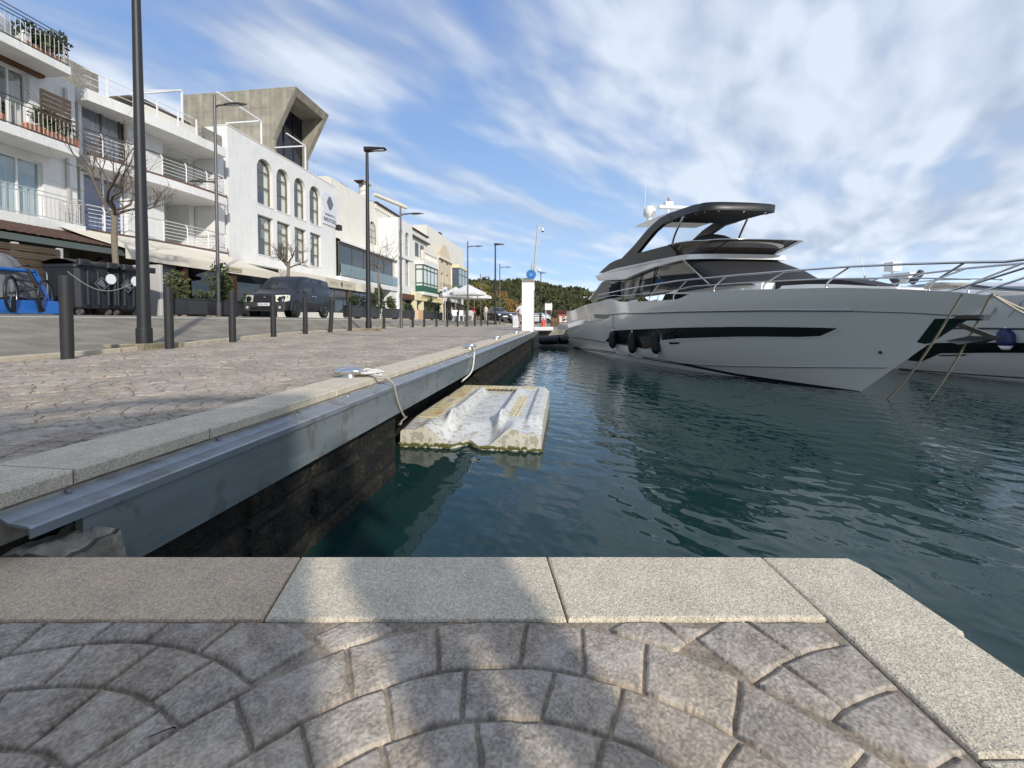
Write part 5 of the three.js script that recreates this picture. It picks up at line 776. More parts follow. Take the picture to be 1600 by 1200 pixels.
// ---------------------------------------------------------------- timber screen, waste containers, bicycle rack
{
  const v = 12.5; const [u0] = onPlane(v, -70, 460), [u1] = onPlane(v, 101, 460); const y = roadY(u0, v); const t = thing('timber_screen', 'weathered horizontal plank screen behind the covered bicycle', 'screen', Q(u0, y, v), QTURN); const h = onPlane(v, 50, 383)[1] - y; const w = u1 - u0;
  for (const x of [w - .1, w * .5, 0]) bag().rbox(x, 0, -.1, x + .1, h + .02, 0, .006).build('post', MT.railGrey, t); const n = 9; for (let k = 0; k < n; k++) bag().rbox(.0, .12 + k * (h - .12) / n, .003, w - .102, .12 + (k + 1) * (h - .12) / n - .022, .035, .005).build('plank', k % 2 ? MT.wood : mat([.40, .35, .30], .85, { map: T.wood }), t);
}
{
  const v = 12.0; const w = 1.25; const mk = (px, label, first) => { const [u] = onPlane(v, px, 470); const t = thing('waste_container', label, 'waste container', Q(u, roadY(u, v), v), QTURN, 'dark wheeled waste containers'); const m = mat([.018, .022, .028], .55);
    const rows = []; for (const [y, s] of [[.16, .86], [.2, .90], [.7, .95], [1.12, 1], [1.16, 1.03], [1.22, 1.03]]) { const r = []; const hw = .60 * s, hd = .50 * s, k = .08; for (const [x, z] of [[-hw + k, hd], [hw - k, hd], [hw, hd - k], [hw, -hd + k], [hw - k, -hd], [-hw + k, -hd], [-hw, -hd + k], [-hw, hd - k], [-hw + k, hd]]) r.push([x, y, z]); rows.push(r); } const b = bag().add(sheet(rows, false)); b.box(-.5, .16, -.42, .5, .19, .42); b.build('body', m, t);
    for (const x of [-.36, -.12, .12, .36]) bag().rbox(x - .025, .25, .46, x + .025, 1.1, .53, .01).build('rib', m, t);
    const lr = []; for (let i = 0; i <= 8; i++) { const r = []; for (let j = 0; j <= 8; j++) { const z = lerp(.54, -.54, j / 8); r.push([lerp(-.63, .63, i / 8), 1.235 + .13 * Math.sin(Math.PI * j / 8) * .9, z]); } lr.push(r); } bag().add(sheet(lr)).box(-.63, 1.20, .52, .63, 1.25, .56).build('lid', m, t);
    for (const x of [-.52, .52]) { const q = bag(); q.rbox(x - .13, 1.18, .55, x + .13, 1.33, .66, .02); q.build('lid_handle', m, t); bag().rbox(x - .08, 1.22, .655, x + .08, 1.29, .668, .005).build('handle_recess', MT.black, t); }
    for (const x of [-.42, .42]) for (const z of [-.34, .34]) { const q = bag().cyl([x - .03, .085, z], [x + .03, .085, z], .085, .085, 14); q.box(x - .05, .06, z - .03, x - .035, .17, z + .03).box(x + .035, .06, z - .03, x + .05, .17, z + .03); q.build('castor', mat([.10, .09, .085], .7), t); }
    const d = bag(); d.add(new THREE.CylinderGeometry(.13, .13, .006, 20), new THREE.Matrix4().makeRotationX(Math.PI / 2).setPosition(.16, .92, .545)); d.build('round_sticker', mat([.76, .77, .77], .5), t);
    const st = signTex(128, 128, (x, w2, h) => { x.fillStyle = '#15181c'; x.fillRect(0, 0, w2, h); x.strokeStyle = '#8c949a'; x.lineWidth = 5; x.strokeRect(8, 8, 112, 112); x.fillStyle = '#9aa2a8'; for (let i = 0; i < 5; i++) x.fillRect(24 + i * 6, 26 + i * 17, 80 - i * 12, 8); }); panel(.28, .28, mat([.8, .8, .8], .6, { map: st }), t, 'diamond_sticker', [-.06, .78, .543], [0, 0, Math.PI / 4], .005); return t; };
  mk(135, 'dark waste container next to the timber screen'); mk(176, 'dark waste container beside the thick black lamp post');
  // low screen behind them and the slack rope in front
  const [a] = onPlane(13, 100, 470), [b] = onPlane(13, 215, 470); const t = thing('container_enclosure', 'low timber rail enclosing the waste containers', 'rail', Q(a, roadY(a, 13), 13), QTURN); const w2 = b - a; bag().rbox(0, 1.42, -.05, w2, 1.50, .05, .008).build('top_rail', MT.wood, t); for (let k = 0; k < 7; k++) bag().rbox(0, .12 + k * .185, -.03, w2, .12 + k * .185 + .16, 0, .006).build('plank', MT.wood, t); bag().rbox(w2 - .1, 0, -.06, w2, 1.55, .9, .01).build('end_post', MT.railGrey, t);
  const c = atDepth(9.0, 105, 424), d = atDepth(9.6, 209, 442); const pts = []; for (let i = 0; i <= 10; i++) { const q = i / 10; pts.push([lerp(c[0], d[0], q), lerp(c[1], d[1], q) - .28 * Math.sin(Math.PI * q), lerp(c[2], d[2], q)]); } solo('slack_chain', bag().tube(pts, .007, 6, 40), mat([.25, .24, .22], .7), 'slack rope hung across the front of the waste containers', 'rope');
}
{
  const v = 11.4; const [u1] = onPlane(v, 84, 480); const y = roadY(u1, v); const t = thing('blue_bicycle_rack', 'blue steel bicycle rack with slotted base before the timber screen', 'bicycle rack', Q(u1, y, v), QTURN); const m = mat([.012, .10, .36], .42);
  const b = bag(); b.ext([[.02, .02], [.52, .02], [.34, .30], [.10, .30]], 2.6, [], .01); const g = b.g[0]; g.rotateY(Math.PI / 2); g.translate(-2.6, 0, .22); b.build('base', m, t); const R = bag(); R.cyl([-2.6, .94, -.1], [-.28, .94, -.1], .042, .042, 10).build('top_bar', m, t); bag().bar([-.28, .95, -.1], [.0, .12, -.05], .09, .05).build('strut', m, t); bag().bar([-2.5, .95, -.1], [-2.6, .12, -.05], .09, .05).build('strut', m, t);
  for (const x of [-2.2, -1.75, -1.3, -.85, -.4]) bag().box(x - .03, .05, -.02, x + .03, .304, .21).build('wheel_slot', MT.black, t);
  const bike = thing('covered_bicycle', 'bicycle under a grey tarpaulin with its bare front wheel in the blue rack', 'bicycle', Q(u1, y, v), QTURN); const wheel = (x, z, r, tilt) => { const M = new THREE.Matrix4().makeRotationY(tilt).setPosition(x, r + .06, z); const ty = bag(); ty.add(new THREE.TorusGeometry(r, .026, 10, 44), M); const W = ty.build('wheel', MT.black, bike); const s = bag(); s.add(new THREE.TorusGeometry(r - .035, .009, 6, 40), M); for (let k = 0; k < 18; k++) { const a = k / 18 * 6.283; s.add(new THREE.CylinderGeometry(.0022, .0022, r - .03, 4), new THREE.Matrix4().makeTranslation(0, (r - .03) / 2, 0).premultiply(new THREE.Matrix4().makeRotationZ(a)).premultiply(M)); } s.build('rim_and_spokes', MT.steelD, W); };
  wheel(-.22, .10, .345, .62); wheel(-.86, .16, .36, .75);
  bag().cyl([-.42, .98, -.05], [-.28, .40, .10], .02, .02, 8).cyl([-.36, .70, .02], [-.75, .78, -.2], .022, .022, 8).cyl([-.38, .55, .05], [-.8, .42, -.2], .024, .024, 8).build('frame', MT.black, bike); bag().tube([[-.52, 1.02, .12], [-.44, 1.06, .02], [-.40, 1.05, -.14], [-.50, 1.0, -.24]], .014, 6, 16).build('handlebar', MT.black, bike);
  const rows = []; const N = 48, K = 18; for (let i = 0; i <= K; i++) { const r = []; const q = i / K; for (let j = 0; j <= N; j++) { const a = j / N * 2 * Math.PI; const fold = 1 + .10 * Math.sin(a * 9 + q * 3) * q + .06 * Math.sin(a * 17 + 2) * q; const rx = (.03 + .56 * Math.pow(q, .62)) * fold, rz = (.03 + .30 * Math.pow(q, .7)) * fold; r.push([-.66 + rx * Math.cos(a), 1.27 - .30 * q - .62 * Math.pow(q, 2.4) + .03 * Math.sin(a * 5), -.42 + rz * Math.sin(a)]); } rows.push(r); } bag().add(sheet(rows)).build('tarpaulin', mat([.15, .15, .155], .5, { bumpMap: T.cloth, bumpScale: .02 }), bike);
  bag().tube([[.06, .98, -.3], [.10, .90, -.3], [.10, .35, -.3]], .02, 6, 14).build('mudguard', MT.steel, bike);
}
// ---------------------------------------------------------------- motor yachts
const M_hull = pmat([.83, .815, .745], .14, { clearcoat: 1, clearcoatRoughness: .03 });
const M_gel = pmat([.80, .79, .76], .18, { clearcoat: .6, clearcoatRoughness: .06 });
const M_blackGloss = pmat([.008, .008, .009], .05, { clearcoat: 1, clearcoatRoughness: .02 });
const M_tint = pmat([.010, .010, .010], .03, { ior: 1.5 });
const M_bronze = pmat([.085, .072, .055], .05, { ior: 1.5, transmission: .35, thickness: 0 });
const M_cover = mat([.016, .016, .018], .75, { bumpMap: T.cloth, bumpScale: .006 });
const M_vinyl = mat([.10, .095, .08], .7);
const M_satin = mat([.011, .011, .012], .42);
class Boat {
  constructor(name, label, bowX, bowZ, fx, fz, LW, LS, ys) {
    const l = Math.hypot(fx, fz); this.f = [fx / l, fz / l]; this.LW = LW; this.LS = LS; this.ys0 = ys; this.o = [bowX - LW * this.f[0], bowZ - LW * this.f[1]]; this.th = Math.atan2(-this.f[1], this.f[0]);
    this.g = thing(name, label, 'yacht', [this.o[0], 0, this.o[1]], this.th); this.pts = []; this.sheer = [[0, ys], [LS, ys]];
  }
  loc(p) { const dx = p[0] - this.o[0], dz = p[2] - this.o[1]; return [dx * this.f[0] + dz * this.f[1], p[1], -dx * this.f[1] + dz * this.f[0]]; } // z>0: towards the quay
  rayAt(px, py) { const r = ray(px, py), a = this.loc([0, EYE, 0]), b = this.loc([r[0], EYE + r[1], r[2]]); return [a, [b[0] - a[0], b[1] - a[1], b[2] - a[2]]]; }
  xb(y) { return this.LW + (this.LS - this.LW) * clamp(y / this.ys0, -.3, 1.2); }
  b(s, y) { const q = clamp(y / this.ys0, 0, 1), beam = y < .32 ? lerp(1.98, 2.2, clamp((y + .3) / .62)) : lerp(2.2, 2.40, (y - .32) / 1.5), p = lerp(1.75, 2.9, q), st = .46; const aft = 1 - .05 * Math.pow(clamp(1 - s / .4), 2); return s >= 1 ? 0 : beam * aft * (s < st ? 1 : 1 - Math.pow((s - st) / (1 - st), p)); }
  bs(x) { return this.b(x / this.LS, this.ys0); }
  march(px, py, f) { const [o, d] = this.rayAt(px, py); let t0 = 3, p0 = null; for (let t = 3; t < 60; t += .05) { const p = [o[0] + d[0] * t, o[1] + d[1] * t, o[2] + d[2] * t]; if (p[2] - f(p) < 0) { let a = t - .05, c = t; for (let i = 0; i < 30; i++) { const m = (a + c) / 2, q = [o[0] + d[0] * m, o[1] + d[1] * m, o[2] + d[2] * m]; if (q[2] - f(q) < 0) c = m; else a = m; } return [o[0] + d[0] * a, o[1] + d[1] * a, o[2] + d[2] * a]; } } return [o[0] + d[0] * 20, o[1] + d[1] * 20, o[2] + d[2] * 20]; }
  hull(px, py) { return this.march(px, py, p => this.b(p[0] / this.xb(p[1]), p[1])); }
  plan(px, py, bf) { return this.march(px, py, p => bf(p[0])); }
  setSheer(list) { this.sheer = list.map(q => { const h = this.plan(q[0], q[1], x => this.bs(x)); return [h[0], h[1]]; }); this.sheer.sort((a, b) => a[0] - b[0]); }
  sy(x) { const S = this.sheer; if (x <= S[0][0]) return S[0][1]; for (let i = 0; i + 1 < S.length; i++) if (x <= S[i + 1][0]) return lerp(S[i][1], S[i + 1][1], (x - S[i][0]) / (S[i + 1][0] - S[i][0] || 1)); return S[S.length - 1][1]; }
  build(m, x0 = 0) {
    const NS = 120, NK = 22; for (const sg of [1, -1]) { const rows = []; for (let i = 0; i <= NS; i++) { const t = i / NS, s = (x0 / this.LS) + (1 - x0 / this.LS) * (1 - Math.pow(1 - t, 1.35)); const r = []; const yt = this.sy(s * this.LS); for (let k = 0; k <= NK; k++) { const y = lerp(-.25, yt, k / NK); r.push([s * this.xb(y), y, sg * this.b(Math.min(s, .99999), y)]); } rows.push(r); } if (sg < 0) rows.forEach(r => r.reverse()); bag().add(sheet(rows)).build('hull', m, this.g); this['rows' + (sg > 0 ? 'P' : 'S')] = rows; }
    const dk = []; for (let i = 0; i <= 60; i++) { const s = i / 60 * .999, x = s * this.LS, y = Math.min(this.sy(x), this.sy(x + .5)) - .07, r = []; for (let j = -4; j <= 4; j++) r.push([s * this.xb(y), y, j / 4 * Math.max(0, this.b(s, y) - .03)]); dk.push(r); } bag().add(sheet(dk)).build('deck', M_gel, this.g);
    const cap = [], cap2 = []; for (let i = 0; i <= 80; i++) { const x = lerp(x0, this.LS, i / 80), y = this.sy(x), b = Math.max(.0, this.bs(x)); cap.push([x, y + .005, b]); cap2.push([x, y + .005, -b]); }
    const tr = []; for (let k = 0; k <= 8; k++) { const y = lerp(-.2, this.sy(0), k / 8), w = this.b(x0 / this.LS, y); tr.push([[x0, y, w], [x0 - .04, y, 0], [x0, y, -w]]); } bag().add(sheet(tr)).build('transom', m, this.g);
  }
  strip(name, top, bot, m, off = .012, sub = 6) { // patch lying on the hull between two polylines
    const res = (L, t) => { const n = L.length - 1, k = Math.min(n - 1e-6, t * n), i = Math.floor(k), f = k - i; return [lerp(L[i][0], L[i + 1][0], f), lerp(L[i][1], L[i + 1][1], f)]; }; const n = (Math.max(top.length, bot.length) - 1) * sub, rows = []; for (let i = 0; i <= n; i++) { const a = res(top, i / n), b = res(bot, i / n), r = []; for (let k = 0; k <= 5; k++) { const h = this.hull(lerp(a[0], b[0], k / 5), lerp(a[1], b[1], k / 5)); r.push([h[0], h[1], h[2] + off]); } rows.push(r); } return bag().add(sheet(rows)).build(name, m, this.g);
  }
  line(name, pts, r, m, off = 0, bf) { const P = []; for (let i = 0; i + 1 < pts.length; i++) for (let k = 0; k < 5; k++) P.push([lerp(pts[i][0], pts[i + 1][0], k / 5), lerp(pts[i][1], pts[i + 1][1], k / 5)]); P.push(pts[pts.length - 1]); const W = P.map(q => { const h = bf ? this.plan(q[0], q[1], bf) : this.hull(q[0], q[1]); return [h[0], h[1], h[2] + off]; }); bag().tube(W, r, 8, W.length * 3).build(name, m, this.g); return W; }
  slab(name, poly, zc, m, tp = () => 1, bev = .0, par) { // side outline pushed right through the beam
    const P = []; for (let i = 0; i < poly.length; i++) { const a = poly[i], c = poly[(i + 1) % poly.length], n = Math.max(1, Math.round(Math.hypot(c[0] - a[0], c[1] - a[1]) / 14)); for (let k = 0; k < n; k++) P.push([lerp(a[0], c[0], k / n), lerp(a[1], c[1], k / n)]); }
    const pts = P.map(q => { const h = this.plan(q[0], q[1], x => zc * tp(x)); return [h[0], h[1]]; }); const b = bag().ext(pts, 2 * zc, [], bev); const g = b.g[0], p = g.attributes.position; for (let i = 0; i < p.count; i++) p.setZ(i, (p.getZ(i) - zc) * tp(p.getX(i))); g.computeVertexNormals(); return b.build(name, m, par || this.g);
  }
}
{
  const Y = new Boat('flybridge_motor_yacht', 'large cream hulled flybridge motor yacht with black hardtop moored stern to quay', 7.19, -8.77, .11, .994, 15.2, 17.4, 1.82);
  Y.setSheer([[893, 486], [905, 481], [914, 477], [940, 470.5], [955, 467], [967, 471.5], [978, 472.5], [1040, 469.2], [1056, 468], [1066, 463], [1078, 458], [1120, 456], [1160, 454], [1200, 453], [1260, 451.5], [1300, 451], [1400, 453], [1470, 456], [1503, 458], [1535, 461]]);
  Y.build(M_hull, .2);
  // swim platform and stern
  bag().rbox(-1.15, .26, -2.0, .25, .40, 2.0, .04).build('swim_platform', M_gel, Y.g); bag().rbox(-1.0, -.1, -1.7, .3, .262, 1.7, .05).build('platform_chine', M_hull, Y.g);
  Y.strip('hull_window_band', [[960, 516.5], [980, 515.3], [1005, 514.2], [1034, 513]], [[946, 533.5], [975, 539], [1008, 545], [1030, 543]], M_blackGloss);
  Y.strip('hull_window_band', [[1033, 513], [1060, 512], [1100, 511.2], [1150, 510.6], [1200, 510.8], [1250, 511.4], [1280, 512], [1309, 513]], [[1034, 531.5], [1060, 528.8], [1100, 527.4], [1150, 526], [1200, 526], [1250, 526.4], [1282, 525], [1308, 513.6]], M_blackGloss);
  Y.strip('hull_window_ledge', [[1040, 531.2], [1060, 530.2], [1150, 527.2], [1250, 527.4], [1284, 526], [1316, 512.6]], [[1040, 532.6], [1060, 531.4], [1150, 528.2], [1250, 528.4], [1288, 527], [1320, 513.4]], M_gel, .03, 4);
  Y.strip('vent_slot', [[1046, 535], [1064, 534.6]], [[1046, 537.8], [1060, 537.6]], M_blackGloss);
  Y.line('rub_rail', [[955, 490.6], [1000, 489], [1060, 487], [1200, 484.6], [1331, 484.6]], .028, MT.steelD, .012); Y.line('knuckle_line', [[1331, 486.6], [1420, 489], [1500, 493.5]], .008, MT.frameDark, .004);
  Y.line('chine_rail', [[905, 543.5], [1000, 558.5], [1055, 566.5], [1100, 570], [1152, 572], [1250, 573.5], [1385, 574]], .016, MT.steelD, .01); Y.strip('waterline_stripe', [[896, 541.5], [960, 550], [1060, 566], [1152, 584], [1250, 598], [1343, 611]], [[896, 544], [960, 553], [1060, 569.5], [1152, 588], [1250, 602.5], [1343, 616]], MT.black, .006, 4);
  Y.line('stern_crease', [[895, 527], [920, 530.5], [946, 535]], .02, MT.black, .004);
  Y.strip('stern_vent', [[928, 491], [945, 491.5], [955, 491]], [[930, 497.5], [945, 498], [950, 496.5]], mat([.25, .25, .23], .5)); Y.strip('anchor_pocket', [[1461, 498], [1490, 498], [1514, 499]], [[1433, 535], [1446, 537.5], [1455, 536]], mat([.012, .028, .022], .3, {}), .006); { const h = Y.hull(1377, 550.5); bag().sph([h[0], h[1], h[2] + .02], .028).build('hull_fitting', MT.black, Y.g); }
  // deck house, flybridge and hardtop: loops with a near edge read from the side and a rounded front
  const resamp = (L, n) => { const d = [0]; for (let i = 1; i < L.length; i++) d.push(d[i - 1] + Math.hypot(L[i][0] - L[i - 1][0], L[i][1] - L[i - 1][1])); const o = []; for (let k = 0; k <= n; k++) { const t = d[d.length - 1] * k / n; let i = 0; while (i < L.length - 2 && d[i + 1] < t) i++; const f = clamp((t - d[i]) / (d[i + 1] - d[i] || 1)); o.push([lerp(L[i][0], L[i + 1][0], f), lerp(L[i][1], L[i + 1][1], f)]); } return o; };
  const loop = (near, w, bulge, dy = 0, wa = w) => { const N = 16, n = resamp(near, N).map((q, i) => Y.plan(q[0], q[1], () => lerp(wa, w, i / N))); const c = n[N], M = 14, f = []; for (let k = 1; k < M; k++) { const a = Math.PI * k / M, ca = Math.cos(a), sa = Math.sin(a); f.push([c[0] + bulge * Math.pow(sa, .75), c[1] + dy * Math.pow(sa, .75), c[2] * Math.sign(ca) * Math.pow(Math.abs(ca), .72)]); } return [...n, ...f, ...n.slice().reverse().map(p => [p[0], p[1], -p[2]])]; };
  const skin = (name, loops, m, caps = []) => { const b = bag().add(sheet(loops)); for (const L of caps) { const h = L.length, rows = []; for (let i = 0; i < Math.floor(h / 2) + 1; i++) rows.push([L[i], L[h - 1 - i]]); b.add(sheet(rows)); } return b.build(name, m, Y.g); };
  const gB = loop([[938, 472], [1000, 465], [1062, 457], [1112, 449]], 1.48, 1.15, -.02), gM = loop([[948, 448], [990, 442], [1040, 430], [1092, 424]], 1.46, .85, -.03), gT = loop([[945, 437], [985, 431], [1003, 424], [1022, 415.5], [1050, 408], [1066, 404.5]], 1.42, .55, -.04); const cut = (L, a, b) => L.slice(a, b); skin('saloon_glazing', [gB, gM, gT].map(L => cut(L, 0, 17)), M_tint); skin('saloon_glazing', [gB, gM, gT].map(L => cut(L, L.length - 17)), M_tint); skin('windscreen_cover', [gB, gM, gT].map(L => cut(L, 16, L.length - 16)), M_cover);
  for (const [p0, p1] of [[[1068, 406], [1111, 446]], [[1003, 425], [995, 464]], [[1025, 417], [1015, 463]]]) { const a = Y.plan(...p0, () => 1.47), c = Y.plan(...p1, () => 1.51); bag().bar(a, c, p0[0] === 1068 ? .05 : .035, .03).build('window_bar', p0[0] === 1068 ? MT.steel : MT.black, Y.g); }
  const bo = loop([[930, 431], [960, 420], [1000, 411.5], [1033, 404.5], [1050, 401], [1062, 399]], 1.60, .75, -.05, 1.66), bu = loop([[935, 438.5], [976, 436.5], [985, 432], [1000, 425.5], [1020, 417.5], [1050, 410], [1066, 406]], 1.56, .75, -.06, 1.62); skin('flybridge_brow', [bu, bo], M_gel, [bo, bu]);
  Y.line('brow_inlay', [[950, 425.5], [1000, 414.5], [1034, 407]], .012, MT.steelD, .0, () => 1.65);
  Y.slab('flybridge_coaming', [[936, 426.5], [952, 412], [960, 407.5], [985, 398.5], [1046, 382.5], [1056, 395], [1056, 401], [1033, 405], [1000, 412], [960, 420.5]], 1.48, M_satin);
  { const A = loop([[1044, 382.5], [1062, 378.5], [1080, 376.2], [1104, 375.4]], 1.36, .55, -.05, 1.46), C = loop([[1044, 401], [1062, 399.5], [1078, 399]], 1.28, .35, -.04, 1.42), Mi = A.map((p, i) => [(p[0] + C[i][0]) / 2, (p[1] + C[i][1]) / 2, (p[2] + C[i][2]) / 2]); const w = skin('flybridge_windscreen', [A, Mi, C], M_bronze); bag().tube(A.filter((_, i) => i % 2 === 0), .014, 6, 80).build('windscreen_rail', MT.steel, w);
    for (const i of [7, 16, 20, 26]) bag().bar(A[i], C[i], .025, .02).build('windscreen_bar', MT.black, w);
    const hb = C[0][1], a = Y.plan(1078, 388, () => .5), c = Y.plan(1125, 388, () => .2); bag().sph([a[0] + .35, a[1] + .02, -.05], .6, .95, .62, 1.25).build('helm_cover', mat([.055, .05, .045], .8, { bumpMap: T.cloth, bumpScale: .01 }), Y.g); bag().rbox(a[0] - 2.2, hb, -1.2, a[0] - .8, a[1] + .10, 1.2, .1).build('fly_seating', M_vinyl, Y.g); }
  const zt = 1.14; { const hb = loop([[1044, 347], [1060, 340], [1080, 332.8], [1092, 330]], zt, .42, -.05), ht = loop([[1031, 340.5], [1046, 333], [1060, 328.3], [1082, 321.3], [1093, 319.3]], zt, .42, -.03), hi = loop([[1036, 339], [1050, 331.5], [1064, 326.5], [1084, 319.8], [1094, 318]], zt - .12, .34, -.02); skin('hardtop', [hb, ht, hi], M_satin, [hi]); skin('hardtop_ceiling', [hb, hb.map(p => [p[0], p[1] + .005, p[2] * .99])], mat([.014, .014, .015], .85), [hb]);
    for (const k of [3, 8, 13, 17, 20, 23, 26, 30]) { const p = hb[Math.min(k, hb.length - 1)]; bag().cyl([p[0] - .06, p[1] - .03, p[2] * .88], [p[0] - .06, p[1] + .04, p[2] * .88], .032, .032, 10).build('ceiling_light', MT.steel, Y.g); } }
  { const leg = [[968, 407], [990, 384], [1012, 357.5], [1031, 340.5], [1046, 333], [1050, 345], [1036, 350.5], [1022, 363], [1004, 385], [990, 403]]; const pts = leg.map(q => { const h = Y.plan(q[0], q[1], () => zt); return [h[0], h[1]]; }); for (const s of [1, -1]) { const b = bag().ext(pts, .15, [], .02); b.g[0].translate(0, 0, s > 0 ? zt - .14 : -zt - .01); b.build('hardtop_leg', M_satin, Y.g); } }
  { const wpts = [[992, 353.5], [1002, 349], [1030, 337.5], [1052, 330], [1056, 336], [1034, 347], [1016, 354.5], [996, 355.5]].map(q => { const h = Y.plan(q[0], q[1], () => .9); return [h[0], h[1]]; }); const b = bag().ext(wpts, 1.8); b.g[0].translate(0, 0, -.9); b.build('hardtop_wing', M_gel, Y.g); }
  { const a = Y.plan(1047, 398, () => 1.12), c = Y.plan(1068, 337, () => 1.08); for (const s of [1, -1]) bag().tube([[a[0], a[1], s * a[2]], [lerp(a[0], c[0], .35), lerp(a[1], c[1], .5), s * 1.12], [c[0], c[1], s * c[2]]], .035, 8, 16).build('hardtop_pole', MT.steel, Y.g); }
  { const d = Y.plan(1015, 333, () => .6); bag().lathe([[0, .34], [.14, .31], [.22, .2], [.245, .06], [.23, -.06], [.13, -.1], [.1, -.3]], 20, M4.makeTranslation(d[0], d[1] - .04, .6)).build('satellite_dome', M_gel, Y.g); const r = Y.plan(1040, 324, () => .2); bag().rbox(r[0] - .1, r[1] - .05, -.85, r[0] + .10, r[1] + .05, .5, .03).build('radar_bar', M_gel, Y.g); bag().cyl([r[0], r[1] - .5, .1], [r[0], r[1] + .1, .1], .05, .05, 8).box(r[0] - .1, r[1] + .05, -.05, r[0] + .12, r[1] + .2, .25).build('radar_mast', M_gel, Y.g); bag().cyl([r[0] + .02, r[1] + .18, .1], [r[0] + .02, r[1] + .36, .1], .03, .025, 8).build('mast_light', mat([.25, .08, .07], .5), Y.g);
    for (const [x0, y0, x1, y1, z] of [[1007, 340, 1010, 255, .8], [1092, 320, 1095, 266, -.4]]) { const a = Y.plan(x0, y0, () => z), c = Y.plan(x1, y1, () => z); bag().cyl(a, c, .014, .005, 6).build('whip_aerial', M_gel, Y.g); } }
  // foredeck trunk, covers, aft details
  const tf = x => x < 9 ? 1 : Math.max(.2, 1 - .5 * Math.pow((x - 9) / 5, 1.5));
  Y.slab('foredeck_trunk', [[1040, 459], [1060, 452], [1130, 446], [1190, 441.5], [1189, 454], [1110, 457], [1078, 459]], 1.62, M_gel, tf); Y.slab('sunpad_cover', [[1190, 447], [1197, 440], [1240, 437], [1285, 434.5], [1325, 438.5], [1370, 446], [1372, 450], [1300, 449], [1215, 451.5], [1191, 452.5]], 1.0, M_cover, tf); Y.slab('foredeck_coaming', [[1216, 452], [1222, 446.5], [1262, 444], [1300, 444], [1400, 449.5], [1404, 452.8], [1300, 451]], 1.3, M_gel, x => x < 10 ? 1 : Math.max(.1, 1 - .62 * Math.pow((x - 10) / 5.5, 1.6)));
  { const a = Y.plan(941, 440, () => 1.7), c = Y.plan(922, 468, () => 1.7), b = bag(); b.quad([a[0], a[1], 1.7], [c[0] + .1, c[1], 1.75], [a[0] + 1.0, c[1], 1.75], [a[0] + .9, a[1], 1.7]); b.build('cockpit_side_screen', mat([.02, .02, .03], .3), Y.g); bag().quad([a[0], a[1], 1.69], [c[0] + .1, c[1], 1.74], [c[0] - .3, c[1], 1.74], [a[0] - .25, a[1], 1.69]).build('clear_screen', MT.glass, Y.g); for (let k = 0; k < 3; k++) { const s = Y.plan(966 - k * 8, 443 + k * 11, () => 1.2); bag().rbox(s[0] - .28, s[1] - .03, .6, s[0] + .28, s[1] + .03, 1.6, .015).build('stair_tread', M_gel, Y.g); } bag().box(.2, 1.5, -1.9, 2.8, 1.56, 1.9).build('cockpit_sole', M_vinyl, Y.g); }
  // handrails
  const rp = x => Math.max(.25, Y.b(clamp((x - .75) / 17.4, 0, .999), 1.82) - .06); const rail = [[931, 471], [935, 461], [985, 450.5], [1060, 438.5], [1150, 430], [1245, 422.5], [1325, 416.8], [1420, 412.6], [1507, 410], [1570, 409]]; const W = Y.line('handrail', rail, .02, MT.steel, 0, rp); const tip = W[W.length - 1]; const cl = []; for (let k = 0; k <= 14; k++) { const a = k / 14 * Math.PI; cl.push([tip[0] + 1.15 * Math.sin(a), tip[1] + .02 * Math.sin(a), tip[2] * Math.cos(a)]); } bag().tube(cl, .02, 8, 50).build('pulpit_rail', MT.steel, Y.g); bag().tube(W.map(p => [p[0], p[1], -p[2]]), .02, 8, 120).build('handrail', MT.steel, Y.g);
  const mid = W.filter(p => p[0] > 4).map(p => { const x = p[0] - .42; return [x, lerp(Y.sy(x), p[1], .52), rp(p[0]) - .01]; }); for (const s of [1, -1]) bag().tube(mid.map(p => [p[0], p[1], s * p[2]]), .012, 7, 90).build('mid_rail', MT.steel, Y.g);
  for (const [b0, t0] of [[[985, 471], [995, 449]], [[1015, 470], [1030, 443.5]], [[1053, 467], [1074, 437]], [[1116, 456], [1135, 431]], [[1194, 453], [1226, 424]], [[1292, 451], [1328, 416.8]], [[1453, 455.5], [1507, 410.3]]]) { const a = Y.plan(b0[0], b0[1], x => Y.bs(x) - .08), c = Y.plan(t0[0], t0[1], rp); for (const s of [1, -1]) bag().tube([[a[0], a[1] - .05, s * a[2]], [a[0] + .02, a[1] + .12, s * a[2]], [c[0], c[1], s * c[2]]], .017, 7, 16).build('stanchion', MT.steel, Y.g); }
  { const a = Y.plan(1536, 460, () => .3), c = Y.plan(1570, 409, rp); for (const s of [1, -1]) bag().cyl([16.9, Y.sy(16.9) - .02, s * .3], [tip[0] + .55, tip[1], s * tip[2] * .75], .017, .017, 7).build('stanchion', MT.steel, Y.g); }
  for (const [px, py] of [[990, 471], [1150, 455]]) { const p = Y.plan(px, py, x => Y.bs(x) + .01); bag().rbox(p[0] - .22, p[1] - .06, p[2] - .05, p[0] + .22, p[1] + .05, p[2] + .015, .015).build('fairlead', MT.steel, Y.g); }
